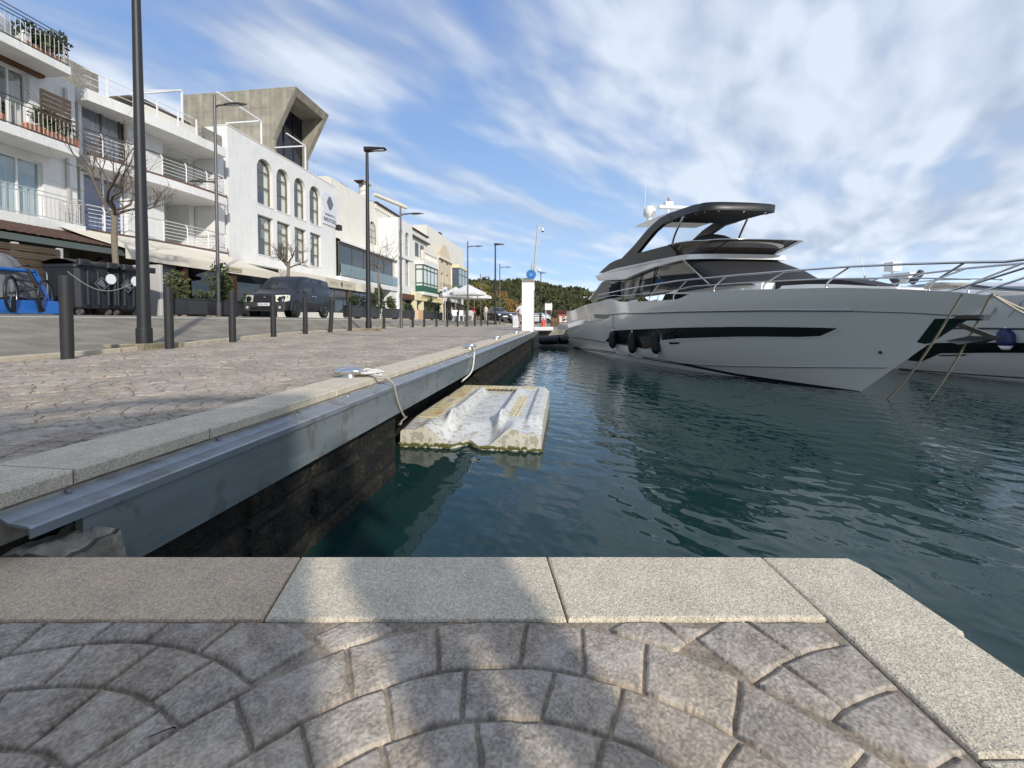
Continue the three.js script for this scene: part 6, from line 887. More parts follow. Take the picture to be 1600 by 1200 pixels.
  // anchor on its roller
  { const sx = 17.15; bag().rbox(sx - .6, 1.44, -.08, sx + .12, 1.53, .08, .03).build('anchor_roller', mat([.10, .10, .10], .35, { metalness: .8 }), Y.g); bag().bar([sx - .25, 1.38, 0], [sx + .22, 1.18, 0], .07, .05).build('anchor_shank', mat([.10, .10, .09], .4, { metalness: .8 }), Y.g); const b = bag(); b.quad([sx + .34, 1.19, 0], [sx - .1, 1.06, .2], [sx - .42, 1.10, .04], [sx - .1, 1.20, 0]); b.quad([sx + .34, 1.19, 0], [sx - .1, 1.06, -.2], [sx - .42, 1.10, -.04], [sx - .1, 1.20, 0]); b.build('anchor_fluke', mat([.02, .035, .03], .4), Y.g); }
  { const c = []; for (let i = 0; i < 50; i++) c.push([16.7 + .32 * Math.cos(i * .9) * (.5 + .5 * Math.sin(i * .31)), Y.sy(16.7) + .05 + .05 * Math.abs(Math.sin(i * .5)), .16 * Math.sin(i * .9)]); bag().tube(c, .016, 6, 300).build('rope_coil', MT.rope, Y.g); }
  // fenders
  [[965, 517, 545, 490], [996.5, 519, 553, 489], [1034, 517.5, 554, 488]].forEach(([px, y0, y1, yr], i) => { const a = Y.hull(px, y0), c = Y.hull(px, y1), r = .14, h = a[1] - c[1]; const w = (q, o) => { const x = Y.o[0] + q[0] * Y.f[0] - (q[2] + o) * Y.f[1], z = Y.o[1] + q[0] * Y.f[1] + (q[2] + o) * Y.f[0]; return [x, q[1], z]; };
    const b0 = w(c, r + .05); const t = thing('black_fender', ['black cylindrical fender hung closest to the yacht stern', 'black cylindrical fender hung between the two others', 'black cylindrical fender hung below the step in the yacht rail'][i], 'fender', b0, Y.th, 'three black fenders on the yacht side'); bag().lathe([[0, 0], [.03, .0], [.05, .03], [r * .8, .08], [r, .18], [r, h - .16], [r * .8, h - .07], [.05, h - .01], [0, h]], 18).build('body', mat([.010, .011, .012], .6), t); bag().lathe([[0, -.05], [.035, -.05], [.04, .02], [0, .02]], 10).lathe([[0, h - .01], [.045, h - .01], [.03, h + .06], [0, h + .06]], 10).build('end_fittings', M_gel, t); const top = Y.plan(px + 8, 449, rp), tw2 = [(top[0] - a[0]), top[1] - c[1], (top[2] - c[2] - r - .05)]; bag().tube([[0, h, 0], [0, (Y.sy(a[0]) - c[1]) * .98, -.03 + 0], [tw2[0], tw2[1], tw2[2]]], .009, 6, 20).build('lanyard', MT.black, t); });
  // bow lines into the water
  const L = (px, py, z) => { const q = Y.plan(px, py, () => z); return [Y.o[0] + q[0] * Y.f[0] - q[2] * Y.f[1], q[1], Y.o[1] + q[0] * Y.f[1] + q[2] * Y.f[0]]; };
  const w1 = onGround(-.02, 1385, 625), w2 = onGround(-.02, 1450, 628); const s1 = L(1503, 460, .55), s2 = L(1548, 462, .1); const sag = (a, c, k) => { const p = []; for (let i = 0; i <= 12; i++) { const t = i / 12; p.push([lerp(a[0], c[0], t), lerp(a[1], c[1], t) - k * Math.sin(Math.PI * t), lerp(a[2], c[2], t)]); } return p; };
  solo('bow_line', bag().tube(sag(s1, w1, .14), .016, 7, 50), mat([.25, .22, .16], .95), 'taut bow line of the large yacht entering the water under its stem', 'rope', 'bow mooring lines'); solo('bow_line', bag().tube(sag(s2, w2, .10), .016, 7, 50), mat([.25, .22, .16], .95), 'bow line entering the water in front of the second yacht', 'rope', 'bow mooring lines');
  const e1 = atDepth(6.6, 1660, 512), e2 = atDepth(6.8, 1660, 498); for (const [e, l] of [[e1, 'lower of two ropes leading off the yacht bow'], [e2, 'upper of two ropes leading off the yacht bow']]) solo('bow_rope', bag().tube(sag(L(1550, 460, .05), e, .06), .018, 7, 30), MT.rope, l, 'rope');
}
// second yacht
{
  const Y = new Boat('grey_white_motor_yacht', 'grey white motor yacht with blue fender moored behind the large yacht', 13.6, -6.2, .02, 1, 17.5, 19.8, 2.0); Y.build(pmat([.74, .75, .76], .16, { clearcoat: .6, clearcoatRoughness: .05 }), .2);
  Y.strip('hull_window_band', [[1440, 542], [1462, 536], [1500, 535], [1560, 535.5], [1640, 536]], [[1418, 563], [1440, 565], [1470, 552], [1560, 551], [1640, 552]], M_blackGloss); Y.line('rub_rail', [[1420, 513.5], [1500, 512.8], [1600, 514], [1640, 514.5]], .022, mat([.02, .03, .07], .4), .01); Y.line('chine_line', [[1405, 576], [1500, 584], [1640, 593]], .014, MT.black, .008); Y.strip('waterline_stripe', [[1395, 576], [1500, 589], [1640, 605]], [[1395, 580], [1500, 593], [1640, 611]], mat([.01, .015, .03], .6), .006); Y.strip('vent_slot', [[1466, 555], [1512, 553.5]], [[1470, 556.5], [1508, 556]], MT.black);
  const z = 1.7; Y.slab('coachroof', [[1400, 452], [1420, 446], [1470, 441], [1520, 444], [1560, 449], [1640, 458], [1640, 470], [1400, 470]], z, pmat([.42, .43, .45], .2), () => 1, 0); Y.slab('foredeck_cover', [[1490, 444], [1530, 446], [1600, 452], [1640, 454], [1640, 457], [1530, 449]], 1.72, mat([.06, .08, .13], .6), () => 1); Y.slab('deck_coaming', [[1500, 452], [1560, 455], [1640, 459], [1640, 472], [1500, 470]], 1.95, mat([.72, .68, .60], .5), () => 1);
  { const at = (px, py, zz) => Y.plan(px, py, () => zz); const a = at(1390, 432, .5), c = at(1436, 424, .5); bag().bar(a, at(1434, 428, .5), .12, .5).build('radar_arch_bar', M_gel, Y.g); bag().bar(at(1424, 442, .8), at(1441, 424, .8), .16, .10).bar(at(1403, 444, .8), at(1394, 434, .8), .16, .10).build('radar_arch_leg', mat([.05, .05, .06], .4), Y.g); const d = at(1412, 437, .2); bag().lathe([[0, .16], [.22, .12], [.26, 0], [.2, -.12], [0, -.14]], 16, M4.makeTranslation(d[0], d[1], .2)).build('radar_dome', M_gel, Y.g); const m = at(1394, 432, .3), mt = at(1394, 417, .3); bag().cyl(m, mt, .04, .03, 8).box(mt[0] - .15, mt[1] - .15, .15, mt[0] + .2, mt[1] + .15, .45).build('mast', M_gel, Y.g); const f0 = at(1352, 446, .3), f1 = at(1346, 399, .3); bag().cyl(f0, f1, .02, .008, 6).build('whip_aerial', M_gel, Y.g); const fl = bag(); const q = at(1342, 443, .3), q2 = at(1353, 429, .3); fl.quad([q[0], q[1], .3], [q2[0], q[1] + .05, .35], [q2[0], q2[1], .3], [q[0] + .1, q2[1] - .15, .25]); fl.build('flag', mat([.08, .12, .17], .8), Y.g); }
  const hr = [[1540, 470], [1560, 467], [1600, 471], [1640, 474]].map(p => Y.plan(p[0], p[1], x => 2.1)); bag().tube(hr, .02, 7, 30).build('handrail', MT.steelD, Y.g); for (const [p0, p1] of [[[1575, 495], [1597, 471]], [[1545, 497], [1565, 468]]]) bag().cyl(Y.plan(...p0, x => 2.2), Y.plan(...p1, x => 2.1), .016, .016, 6).build('stanchion', MT.steelD, Y.g);
  const a = Y.hull(1584, 514), c = Y.hull(1584, 545), h = a[1] - c[1], r = .155; const w = [Y.o[0] + c[0] * Y.f[0] - (c[2] + r + .04) * Y.f[1], c[1], Y.o[1] + c[0] * Y.f[1] + (c[2] + r + .04) * Y.f[0]]; const t = thing('blue_fender', 'dark blue fender with white ends hanging on the second yacht', 'fender', w, 0); bag().lathe([[0, .02], [.08, .02], [r * .85, .08], [r, .16], [r, h - .14], [r * .8, h - .06], [.05, h], [0, h]], 18).build('body', mat([.012, .022, .10], .4), t); bag().lathe([[0, -.03], [.07, -.02], [r * .83, .075], [0, .03]], 14).lathe([[0, h], [.05, h], [.04, h + .06], [0, h + .07]], 10).build('end_fittings', M_gel, t); bag().cyl([0, h, 0], [.03, h + .75, -.15], .008, .008, 6).build('lanyard', MT.ropeWhite, t);
}
// ---------------------------------------------------------------- vehicles
function vehicle(name, label, cat, st, paint, pos, turn, o) {
  const t = thing(name, label, cat, pos, turn); const S = st; const at = x => { if (x <= S[0][0]) return S[0]; for (let i = 0; i + 1 < S.length; i++) if (x <= S[i + 1][0]) { const f = (x - S[i][0]) / (S[i + 1][0] - S[i][0]); return S[i].map((q, k) => lerp(q, S[i + 1][k], f)); } return S[S.length - 1]; };
  // columns: x, half width, sill half width, roof half width, underside, belt, top
  const sec = x => { const [, w, ws, wr, yb, be, tp] = at(x); const h = [[0, yb], [ws - .06, yb], [ws, yb + .06], [w - .01, yb + .26], [w, (yb + be) * .52], [w - .008, be - .03], [w - .03, be], [lerp(w, wr, .55), lerp(be, tp, .55)], [wr, tp - .06], [wr - .05, tp - .02], [wr - .16, tp], [0, tp + .012]]; return [...h, ...h.slice(0, -1).reverse().map(p => [-p[0], p[1]])]; };
  const xs = []; for (let i = 0; i + 1 < S.length; i++) { const n = Math.max(1, Math.ceil((S[i + 1][0] - S[i][0]) / .12)); for (let k = 0; k < n; k++) xs.push(lerp(S[i][0], S[i + 1][0], k / n)); } xs.push(S[S.length - 1][0]);
  const rows = xs.map(x => sec(x).map(p => [x, p[1], p[0]])); let g = sheet(rows); g = toCreasedNormals(g, .55); const b = bag(); b.g.push(clean(g)); for (const r of [rows[0], rows[rows.length - 1]]) { const c = r.reduce((a, p) => [a[0] + p[0] / r.length, a[1] + p[1] / r.length, a[2] + p[2] / r.length], [0, 0, 0]); b.add(sheet([r, r.map(() => c)])); } const body = b.build('body', paint, t);
  const glass = pmat([.012, .014, .017], .03, { ior: 1.6 });
  const sideWin = (x0, x1, a0, a1, lo = .10, hi = .86, slant = 0) => { for (const s of [1, -1]) { const q = (x, f) => { const [, w, , wr, , be, tp] = at(x); return [x, lerp(be, tp, f), s * (lerp(w - .03, wr, Math.min(1, f * 1.02)) + .009)]; }; const rw = []; for (let i = 0; i <= 6; i++) { const xa = lerp(x0, x1, i / 6), xt = lerp(a0, a1, i / 6); const r = []; for (let k = 0; k <= 4; k++) { const f = lerp(lo, hi, k / 4); const x = lerp(xa, xt, k / 4); r.push(q(x, f)); } rw.push(r); } bag().add(sheet(rw)).build('side_window', glass, t); } };
  o.side.forEach(w => sideWin(...w));
  const fq = (f, zf) => { const x = lerp(o.ws[0], o.ws[1], f), [, w, , wr, , be, tp] = at(x); return [x + .012, lerp(o.wsy[0], o.wsy[1], f) + .014, zf * lerp(o.wsw[0], o.wsw[1], f)]; }; { const rw = []; for (let i = 0; i <= 6; i++) { const r = []; for (let k = -5; k <= 5; k++) { const p = fq(i / 6, k / 5); p[0] -= .06 * Math.pow(Math.abs(k / 5), 2); r.push(p); } rw.push(r); } bag().add(sheet(rw)).build('windscreen', glass, t); }
  { const x = S[0][0] - .008, y0 = o.rw[0], y1 = o.rw[1], w = o.rw[2]; bag().quad([x + .02, y0, w], [x + .05, y1, w * .92], [x + .05, y1, -w * .92], [x + .02, y0, -w]).build('rear_window', glass, t); }
  for (const x of o.wx) for (const s of [1, -1]) { const wz = s * (o.wz), M = new THREE.Matrix4().makeRotationX(Math.PI / 2).setPosition(x, o.wr, wz); if (o.steer && x > 0) M.multiply(new THREE.Matrix4().makeRotationZ(o.steer)); const r = o.wr; const ty = bag().lathe([[r * .62, -.09], [r * .92, -.105], [r, -.075], [r, .075], [r * .92, .105], [r * .62, .09]], 28, M).build('wheel', mat([.015, .015, .016], .85), t); const rm = bag(); rm.lathe([[.0, .045 * s], [r * .18, .05 * s], [r * .6, .085 * s], [r * .64, .075 * s]], 24, M); rm.build('rim', mat([.55, .55, .56], .3, { metalness: .8 }), ty); const sp = bag(); for (let k = 0; k < 6; k++) { const a = k / 6 * 6.28; sp.add(new THREE.BoxGeometry(r * .13, .02, r * .28), new THREE.Matrix4().makeRotationY(a).multiply(new THREE.Matrix4().makeTranslation(0, .085 * s, r * .4)).premultiply(M)); } sp.build('rim_openings', MT.black, ty);
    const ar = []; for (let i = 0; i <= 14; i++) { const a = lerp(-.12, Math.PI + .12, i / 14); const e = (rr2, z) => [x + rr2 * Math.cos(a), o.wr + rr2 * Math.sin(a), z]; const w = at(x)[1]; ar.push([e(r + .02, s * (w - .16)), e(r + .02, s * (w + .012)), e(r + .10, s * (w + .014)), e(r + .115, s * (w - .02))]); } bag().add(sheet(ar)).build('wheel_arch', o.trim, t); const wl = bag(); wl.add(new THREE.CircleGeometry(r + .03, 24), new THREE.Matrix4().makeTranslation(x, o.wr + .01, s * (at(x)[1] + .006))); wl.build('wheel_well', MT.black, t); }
  return { t, at };
}
{
  const v = 12.15, [u] = onPlane(v, 457, 490); const y = roadY(u, v);
  const st = [[-2.14, .78, .76, .62, .40, 1.06, 1.55], [-2.10, .86, .82, .70, .34, 1.06, 1.70], [-1.95, .89, .85, .74, .28, 1.06, 1.79], [-1.2, .90, .86, .76, .26, 1.06, 1.83], [.1, .90, .86, .77, .26, 1.05, 1.83], [.45, .90, .86, .74, .26, 1.05, 1.80], [.62, .90, .86, .74, .26, 1.05, 1.72], [1.22, .90, .86, .80, .26, 1.03, 1.18], [1.34, .90, .86, .80, .26, 1.02, 1.12], [1.7, .885, .85, .74, .26, .96, 1.05], [1.95, .85, .82, .68, .26, .88, .97], [2.08, .78, .77, .62, .28, .78, .88], [2.14, .70, .70, .56, .34, .62, .74]];
  const paint = pmat([.010, .015, .025], .42, { clearcoat: .25, clearcoatRoughness: .1, specularIntensity: .6 }), trim = mat([.035, .036, .038], .7);
  const { t } = vehicle('parked_van', 'dark blue grey passenger van parked facing us by the restaurant planters', 'van', st, paint, Q(u, y, v), QTURN + Math.PI + .10, { side: [[-1.98, -1.16, -1.90, -1.14], [-1.06, -.16, -1.05, -.15], [-.06, .98, -.05, .50]], ws: [1.20, .58], wsy: [1.20, 1.73], wsw: [.78, .69], rw: [1.15, 1.58, .62], wx: [-1.30, 1.36], wz: .825, wr: .325, trim, steer: -.35 });
  bag().rbox(2.02, .26, -.84, 2.20, .62, .84, .05).build('front_bumper', trim, t); bag().rbox(2.10, .30, -.55, 2.215, .42, .55, .02).build('lower_grille', MT.black, t); const gr = bag(); for (let k = 0; k < 4; k++) gr.rbox(2.06, .66 + k * .055, -.42, 2.155 - k * .012, .70 + k * .055, .42, .008); gr.build('grille', mat([.03, .03, .032], .4), t);
  for (const s of [1, -1]) { const hb = bag(); hb.quad([2.19, .63, s * .44], [2.07, .63, s * .82], [1.97, .91, s * .82], [2.13, .89, s * .44]); hb.quad([2.07, .63, s * .82], [1.85, .68, s * .885], [1.80, .90, s * .885], [1.97, .91, s * .82]); hb.build('headlight', pmat([.66, .64, .50], .08, { clearcoat: 1 }), t); bag().cyl([2.18, .40, s * .66], [2.215, .40, s * .66], .05, .05, 14).build('fog_lamp', mat([.5, .5, .48], .2), t); const mr = bag(); mr.sph([.92, 1.14, s * 1.02], .11, .7, 1.0, .9); mr.build('door_mirror', trim, t); for (const x of [-.02, -.28]) bag().rbox(x - .10, .93, s * .895, x + .06, .965, s * .93, .008).build('door_handle', MT.steel, t); for (const yy of [.46, .54, .62]) bag().rbox(-.78, yy, s * .895, .92, yy + .045, s * .914, .008).build('side_moulding', trim, t); bag().box(-.11, .34, s * .9, -.10, 1.02, s * .905).build('door_gap', MT.black, t); }
  const pt = signTex(256, 64, (x, w, h) => { x.fillStyle = '#e9e9e4'; x.fillRect(0, 0, w, h); x.fillStyle = '#2a4fa0'; x.fillRect(0, 0, 22, h); x.fillStyle = '#181818'; x.font = 'bold 46px sans-serif'; x.fillText('0516 FMS', 30, 48, 215); }); const pl = panel(.52, .115, mat([.85, .85, .85], .5, { map: pt }), t, 'number_plate', [2.222, .52, 0], [0, Math.PI / 2, 0], .012);
  bag().sph([2.165, .80, 0], .045, .3, .7, 1.2).build('badge', MT.steel, t);
}
{
  const p = atDepth(46, 777, 500), [u, v] = toQ(p[0], p[2]); const st = [[-2.2, .70, .68, .60, .34, .80, .92], [-2.0, .82, .80, .66, .28, .86, 1.0], [-1.5, .86, .83, .62, .24, .88, 1.05], [-1.0, .87, .84, .58, .22, .88, 1.38], [.1, .87, .84, .58, .22, .88, 1.42], [.35, .87, .84, .58, .22, .88, 1.36], [.95, .87, .84, .68, .22, .86, .98], [1.6, .84, .82, .66, .22, .78, .88], [2.0, .78, .76, .6, .24, .66, .76], [2.12, .68, .68, .5, .3, .52, .6]]; const y = 1.36;
  const { t } = vehicle('parked_saloon_car', 'dark saloon car with lit looking headlamp parked before the autumn trees', 'car', st, pmat([.014, .018, .024], .2, { clearcoat: 1 }), [p[0], y, p[2]], QTURN + Math.PI + .55, { side: [[-1.1, -.25, -.95, -.25], [-.15, .72, -.15, .38]], ws: [.96, .42], wsy: [.96, 1.34], wsw: [.70, .55], rw: [.95, 1.3, .5], wx: [-1.3, 1.3], wz: .79, wr: .31, trim: mat([.014, .018, .024], .4) }); for (const s of [1, -1]) bag().rbox(1.98, .58, s * .62 - .13, 2.10, .70, s * .62 + .13, .02).build('headlight', mat([.8, .8, .78], .1), t); bag().rbox(2.10, .40, -.25, 2.14, .51, .25, .005).build('number_plate', mat([.8, .8, .78], .5), t);
  const st2 = st.map(r => r.map((q, i) => i === 0 ? q * .9 : i === 6 ? q * 1.04 : q)); for (const [px, Z, c, l, tu] of [[800, 58, [.30, .31, .33], 'silver car parked beyond the dark saloon', .6], [846, 62, [.74, .74, .74], 'white car parked behind the quay totem', 1.3], [853, 70, [.62, .64, .66], 'pale car parked by the notice board', 1.4]]) { const q = atDepth(Z, px, 501); vehicle('parked_saloon_car', l, 'car', st2, pmat(c, .25, { clearcoat: 1 }), [q[0], .98, q[2]], QTURN + Math.PI + tu, { side: [[-1.0, -.25, -.85, -.25], [-.15, .62, -.15, .34]], ws: [.86, .38], wsy: [.99, 1.38], wsw: [.70, .55], rw: [.98, 1.3, .5], wx: [-1.18, 1.18], wz: .79, wr: .31, trim: MT.black }); }
}
// ---------------------------------------------------------------- people
function personGeo(o) {
  const { h = 1.72, res = 78, arms = 'down', sit = false, cap = null, cols } = o; const k = h / 1.72; const J = []; const add = (a, ra, b, rb, part) => J.push([a, ra, b, rb, part]);
  const hipY = .92; add([-.09, .92, 0], .125, [.09, .92, 0], .125, 1); add([0, .95, 0], .135, [0, 1.18, .0], .13, 0); add([0, 1.18, 0], .14, [0, 1.36, -.01], .155, 0); add([-.15, 1.38, 0], .075, [.15, 1.38, 0], .075, 0); add([0, 1.42, -.01], .055, [0, 1.54, .01], .052, 2); add([0, 1.60, .015], .092, [0, 1.655, 0], .095, 3); add([0, 1.565, .045], .06, [0, 1.60, .04], .075, 2); add([0, 1.595, .10], .018, [0, 1.575, .122], .016, 2);
  for (const s of [-1, 1]) { add([s * .095, .90, 0], .098, [s * .105, .50, .015 + (s > 0 ? .04 : 0)], .062, 1); add([s * .105, .50, .015 + (s > 0 ? .04 : 0)], .058, [s * .11, .09, -.02 + (s > 0 ? .03 : 0)], .042, o.shorts ? 2 : 1); add([s * .11, .045, -.03], .042, [s * .125, .035, .14], .034, 4); add([s * .09, 1.615, .0], .022, [s * .092, 1.59, 0], .02, 2);
    let el, wr; if (arms === 'hips') { el = [s * .36, 1.12, -.06]; wr = [s * .19, .98, .06]; } else if (arms === 'phone') { el = [s * .26, 1.14, .10]; wr = [s * .10, 1.20, .32]; } else { el = [s * .24, 1.10, -.02]; wr = [s * .25, .86, .07]; } add([s * .175, 1.375, 0], .062, el, .044, o.sleeve ? 0 : 2); add([s * .175, 1.375, 0], .066, [lerp(s * .175, el[0], .55), lerp(1.375, el[1], .55), el[2] * .55], .06, 0); add(el, .042, wr, .030, 2); const hd = [wr[0] + (arms === 'down' ? 0 : -s * .04), wr[1] - (arms === 'down' ? .09 : 0), wr[2] + .04]; add(wr, .028, hd, .032, 2); for (let f = 0; f < 4; f++) add(hd, .013, [hd[0] + (f - 1.5) * .012, hd[1] - (arms === 'down' ? .07 : .02), hd[2] + (arms === 'down' ? .02 : .06)], .008, 2); add(hd, .013, [hd[0] - s * .035, hd[1] - .02, hd[2] + .04], .009, 2); }
  const mc = new MarchingCubes(res, new THREE.MeshBasicMaterial(), false, false, 60000); mc.isolation = 0; const n = res, half = n / 2, sc = 1.0; // grid covers 1.9 m
  const S = .95; const dist = (x, y, z) => { let d = 9, best = 9, bp = 0; for (const [a, ra, b, rb, p] of J) { const bx = b[0] - a[0], by = b[1] - a[1], bz = b[2] - a[2], l2 = bx * bx + by * by + bz * bz || 1e-9; let t = ((x - a[0]) * bx + (y - a[1]) * by + (z - a[2]) * bz) / l2; t = t < 0 ? 0 : t > 1 ? 1 : t; const q = Math.hypot(x - a[0] - bx * t, y - a[1] - by * t, z - a[2] - bz * t) - (ra + (rb - ra) * t); if (q < best) { best = q; bp = p; } const kk = .03, hh = Math.max(kk - Math.abs(d - q), 0) / kk; d = Math.min(d, q) - hh * hh * kk * .25; } return [d, bp]; };
  for (let z = 0; z < n; z++) for (let y = 0; y < n; y++) for (let x = 0; x < n; x++) { const X = (x - half) / half * S, Y = (y - half) / half * S + .87, Z = (z - half) / half * S; mc.field[x + y * n + z * n * n] = Math.abs(X) > .5 || Math.abs(Z) > .5 ? -1 : -dist(X, Y, Z)[0]; }
  mc.update(); const c = mc.count, pos = new Float32Array(c * 3), nor = new Float32Array(c * 3), col = new Float32Array(c * 3);
  for (let i = 0; i < c; i++) { const x = mc.positionArray[3 * i] * S, y = mc.positionArray[3 * i + 1] * S + .87, z = mc.positionArray[3 * i + 2] * S; pos[3 * i] = x * k; pos[3 * i + 1] = y * k; pos[3 * i + 2] = z * k; let [, p] = dist(x, y, z); if (p === 3 && z > .055 && y < 1.66) p = 2; if (p === 1 && o.shorts && y < .48) p = 2; const q = cols[p]; let cc = q; if (p === 2 && z > .085 && Math.abs(y - 1.612) < .012 && Math.abs(Math.abs(x) - .032) < .014) cc = [.03, .02, .02]; if (p === 2 && z > .09 && Math.abs(y - 1.543) < .008 && Math.abs(x) < .026) cc = [.25, .09, .08]; for (let e = 0; e < 3; e++) { col[3 * i + e] = cc[e]; nor[3 * i + e] = mc.normalArray[3 * i + e]; } }
  const g = new THREE.BufferGeometry(); g.setAttribute('position', new THREE.BufferAttribute(pos, 3)); g.setAttribute('color', new THREE.BufferAttribute(col, 3)); g.computeVertexNormals(); const mg = mergeVertices(g.deleteAttribute('normal') && g, 1e-4); mg.computeVertexNormals(); return mg;
}
const M_person = new THREE.MeshStandardMaterial({ vertexColors: true, roughness: .85, side: THREE.DoubleSide });
const skin3 = [.42, .25, .17];
function person(label, pos, turn, o) { const m = new THREE.Mesh(personGeo(o), M_person); m.name = numbered('person'); m.position.set(...pos); m.rotation.y = turn; m.castShadow = m.receiveShadow = true; scene.add(m); meta(m, label, 'person'); return m; }
{ const p = atDepth(27.5, 813.5, 512); person('person in pale grey shirt and khaki shorts standing beside the white totem', [p[0], .93, p[2]], .5, { h: 1.62, arms: 'hips', shorts: true, res: 72, cols: [[.62, .62, .64], [.20, .18, .13], skin3, [.06, .045, .035], [.03, .03, .03]] }); }
{ const p = atDepth(39, 740, 502); person('person in red shirt near the white chairs of the terrace', [p[0], 1.38, p[2]], .9, { h: 1.35, arms: 'down', res: 60, cols: [[.55, .03, .06], [.45, .42, .38], skin3, [.03, .02, .02], [.03, .03, .03]] }); }
{ const p = atDepth(44, 759, 502); person('person in pale clothes standing under the terrace edge', [p[0], 1.36, p[2]], -.6, { h: 1.6, arms: 'down', res: 60, sleeve: true, cols: [[.66, .60, .55], [.50, .44, .40], skin3, [.04, .03, .02], [.1, .08, .07]] }); }
person('photographer in dark jacket standing on the landing, throwing the shadow', [.60, YF, .42], Math.PI + .25, { h: 1.72, arms: 'phone', sleeve: true, res: 72, cols: [[.05, .06, .09], [.06, .07, .11], skin3, [.03, .02, .015], [.04, .04, .04]] });
// board behind us whose shade lies over the landing corner and the near promenade
{ const t = thing('harbour_notice_board', 'timber harbour notice board behind the landing shading its corner', 'notice board', [-.30, YF, .95], .45); for (const x of [-.72, .62]) bag().rbox(x, 0, -.06, x + .1, 2.05, .04, .01).build('post', MT.wood, t); for (let k = 0; k < 9; k++) bag().rbox(-.75, .42 + k * .185, .042, .75, .42 + k * .185 + .175, .07, .005).build('board', MT.wood, t); const r = []; for (let i = 0; i <= 10; i++) r.push([[-.85 + i * .17, 2.08 + .14 * Math.sin(Math.PI * i / 10), -.16], [-.85 + i * .17, 2.12 + .16 * Math.sin(Math.PI * i / 10), .0], [-.85 + i * .17, 2.08 + .14 * Math.sin(Math.PI * i / 10), .16]]); bag().add(sheet(r)).build('roof', MT.tile, t); }

// ---------------------------------------------------------------- terrace parasols and chairs
{
  const mk = (px, Z, r, label, tx) => { const p = atDepth(Z, px, 498); const t = thing('terrace_parasol', label, 'parasol', [p[0], 1.38, p[2]], .4, 'white terrace parasols'); const yt = 3.0; bag().cyl([0, 0, 0], [0, yt, 0], .04, .04, 8).build('pole', MT.frameWhite, t); const rows = []; for (const [k, y] of [[.02, yt + .1], [.5, yt - .28], [1, yt - .62], [1.005, yt - .84]]) { const q = []; for (let i = 0; i <= 8; i++) { const a = Math.PI / 4 * i + .39; q.push([r * k * Math.cos(a), y, r * k * Math.sin(a)]); } rows.push(q); } bag().add(sheet(rows, false)).build('canopy', pmat([.78, .77, .74], .9, { transmission: .25, thickness: 0 }), t); for (let i = 0; i < 8; i++) { const a = Math.PI / 4 * i + .39; bag().cyl([0, yt - .75, 0], [r * .6 * Math.cos(a), yt - .38, r * .6 * Math.sin(a)], .012, .012, 4).build('rib', MT.wood, t); } bag().lathe([[.3, 0], [.3, .06], [.05, .1]], 12).build('base', MT.conc, t); if (tx) panel(r * .7, .17, mat([.9, .9, .9], .8, { map: signTex(256, 40, (x, w, h) => { x.fillStyle = '#eeeeea'; x.fillRect(0, 0, w, h); x.fillStyle = '#2a2a2a'; x.font = 'bold 28px sans-serif'; x.textAlign = 'center'; x.fillText(tx, w / 2, 30, 230); }) }), t, 'valance_lettering', [r * .945 * Math.sin(-.0), yt - .73, r * .945], [0, 0, 0], .01); };
  mk(731, 37, 1.55, 'white lettered parasol in front of the terrace', 'SAN MIGUEL'); mk(741, 43, 1.7, 'white parasol behind the lettered one'); mk(712, 40, 1.5, 'white parasol beside the corner bay house');
  const ch = (px, Z, i) => { const p = atDepth(Z, px, 501); const t = thing('white_terrace_chair', 'white plastic chair on the parasol terrace', 'chair', [p[0], 1.36, p[2]], .4 + i, 'white chairs on the terrace'); bag().rbox(-.25, .42, -.25, .25, .47, .25, .01).build('seat', MT.frameWhite, t); bag().rbox(-.25, .47, -.27, .25, .92, -.22, .02).build('backrest', MT.frameWhite, t); for (const x of [-.22, .22]) for (const z of [-.22, .22]) bag().bar([x, 0, z], [x, .42, z], .04, .04).build('leg', MT.frameWhite, t); }; ch(712, 36, 0); ch(724, 37, .5); ch(737, 38, 2.2);
  { const p = atDepth(33, 695.5, 470); const t = thing('street_sign_post', 'thin post with small blue and white street sign by the yellow shop', 'sign', [p[0], 1.4, p[2]], -.2); bag().cyl([0, 0, 0], [0, 4.2, 0], .035, .035, 8).build('post', MT.railGrey, t); panel(.36, .66, mat([.9, .9, .9], .5, { map: signTex(64, 128, (x, w, h) => { x.fillStyle = '#e8eaec'; x.fillRect(0, 0, w, h); x.fillStyle = '#7f97b8'; x.fillRect(10, 34, 44, 40); }) }), t, 'sign_plate', [0, 2.2, .05], [0, 0, 0], .02); }
}
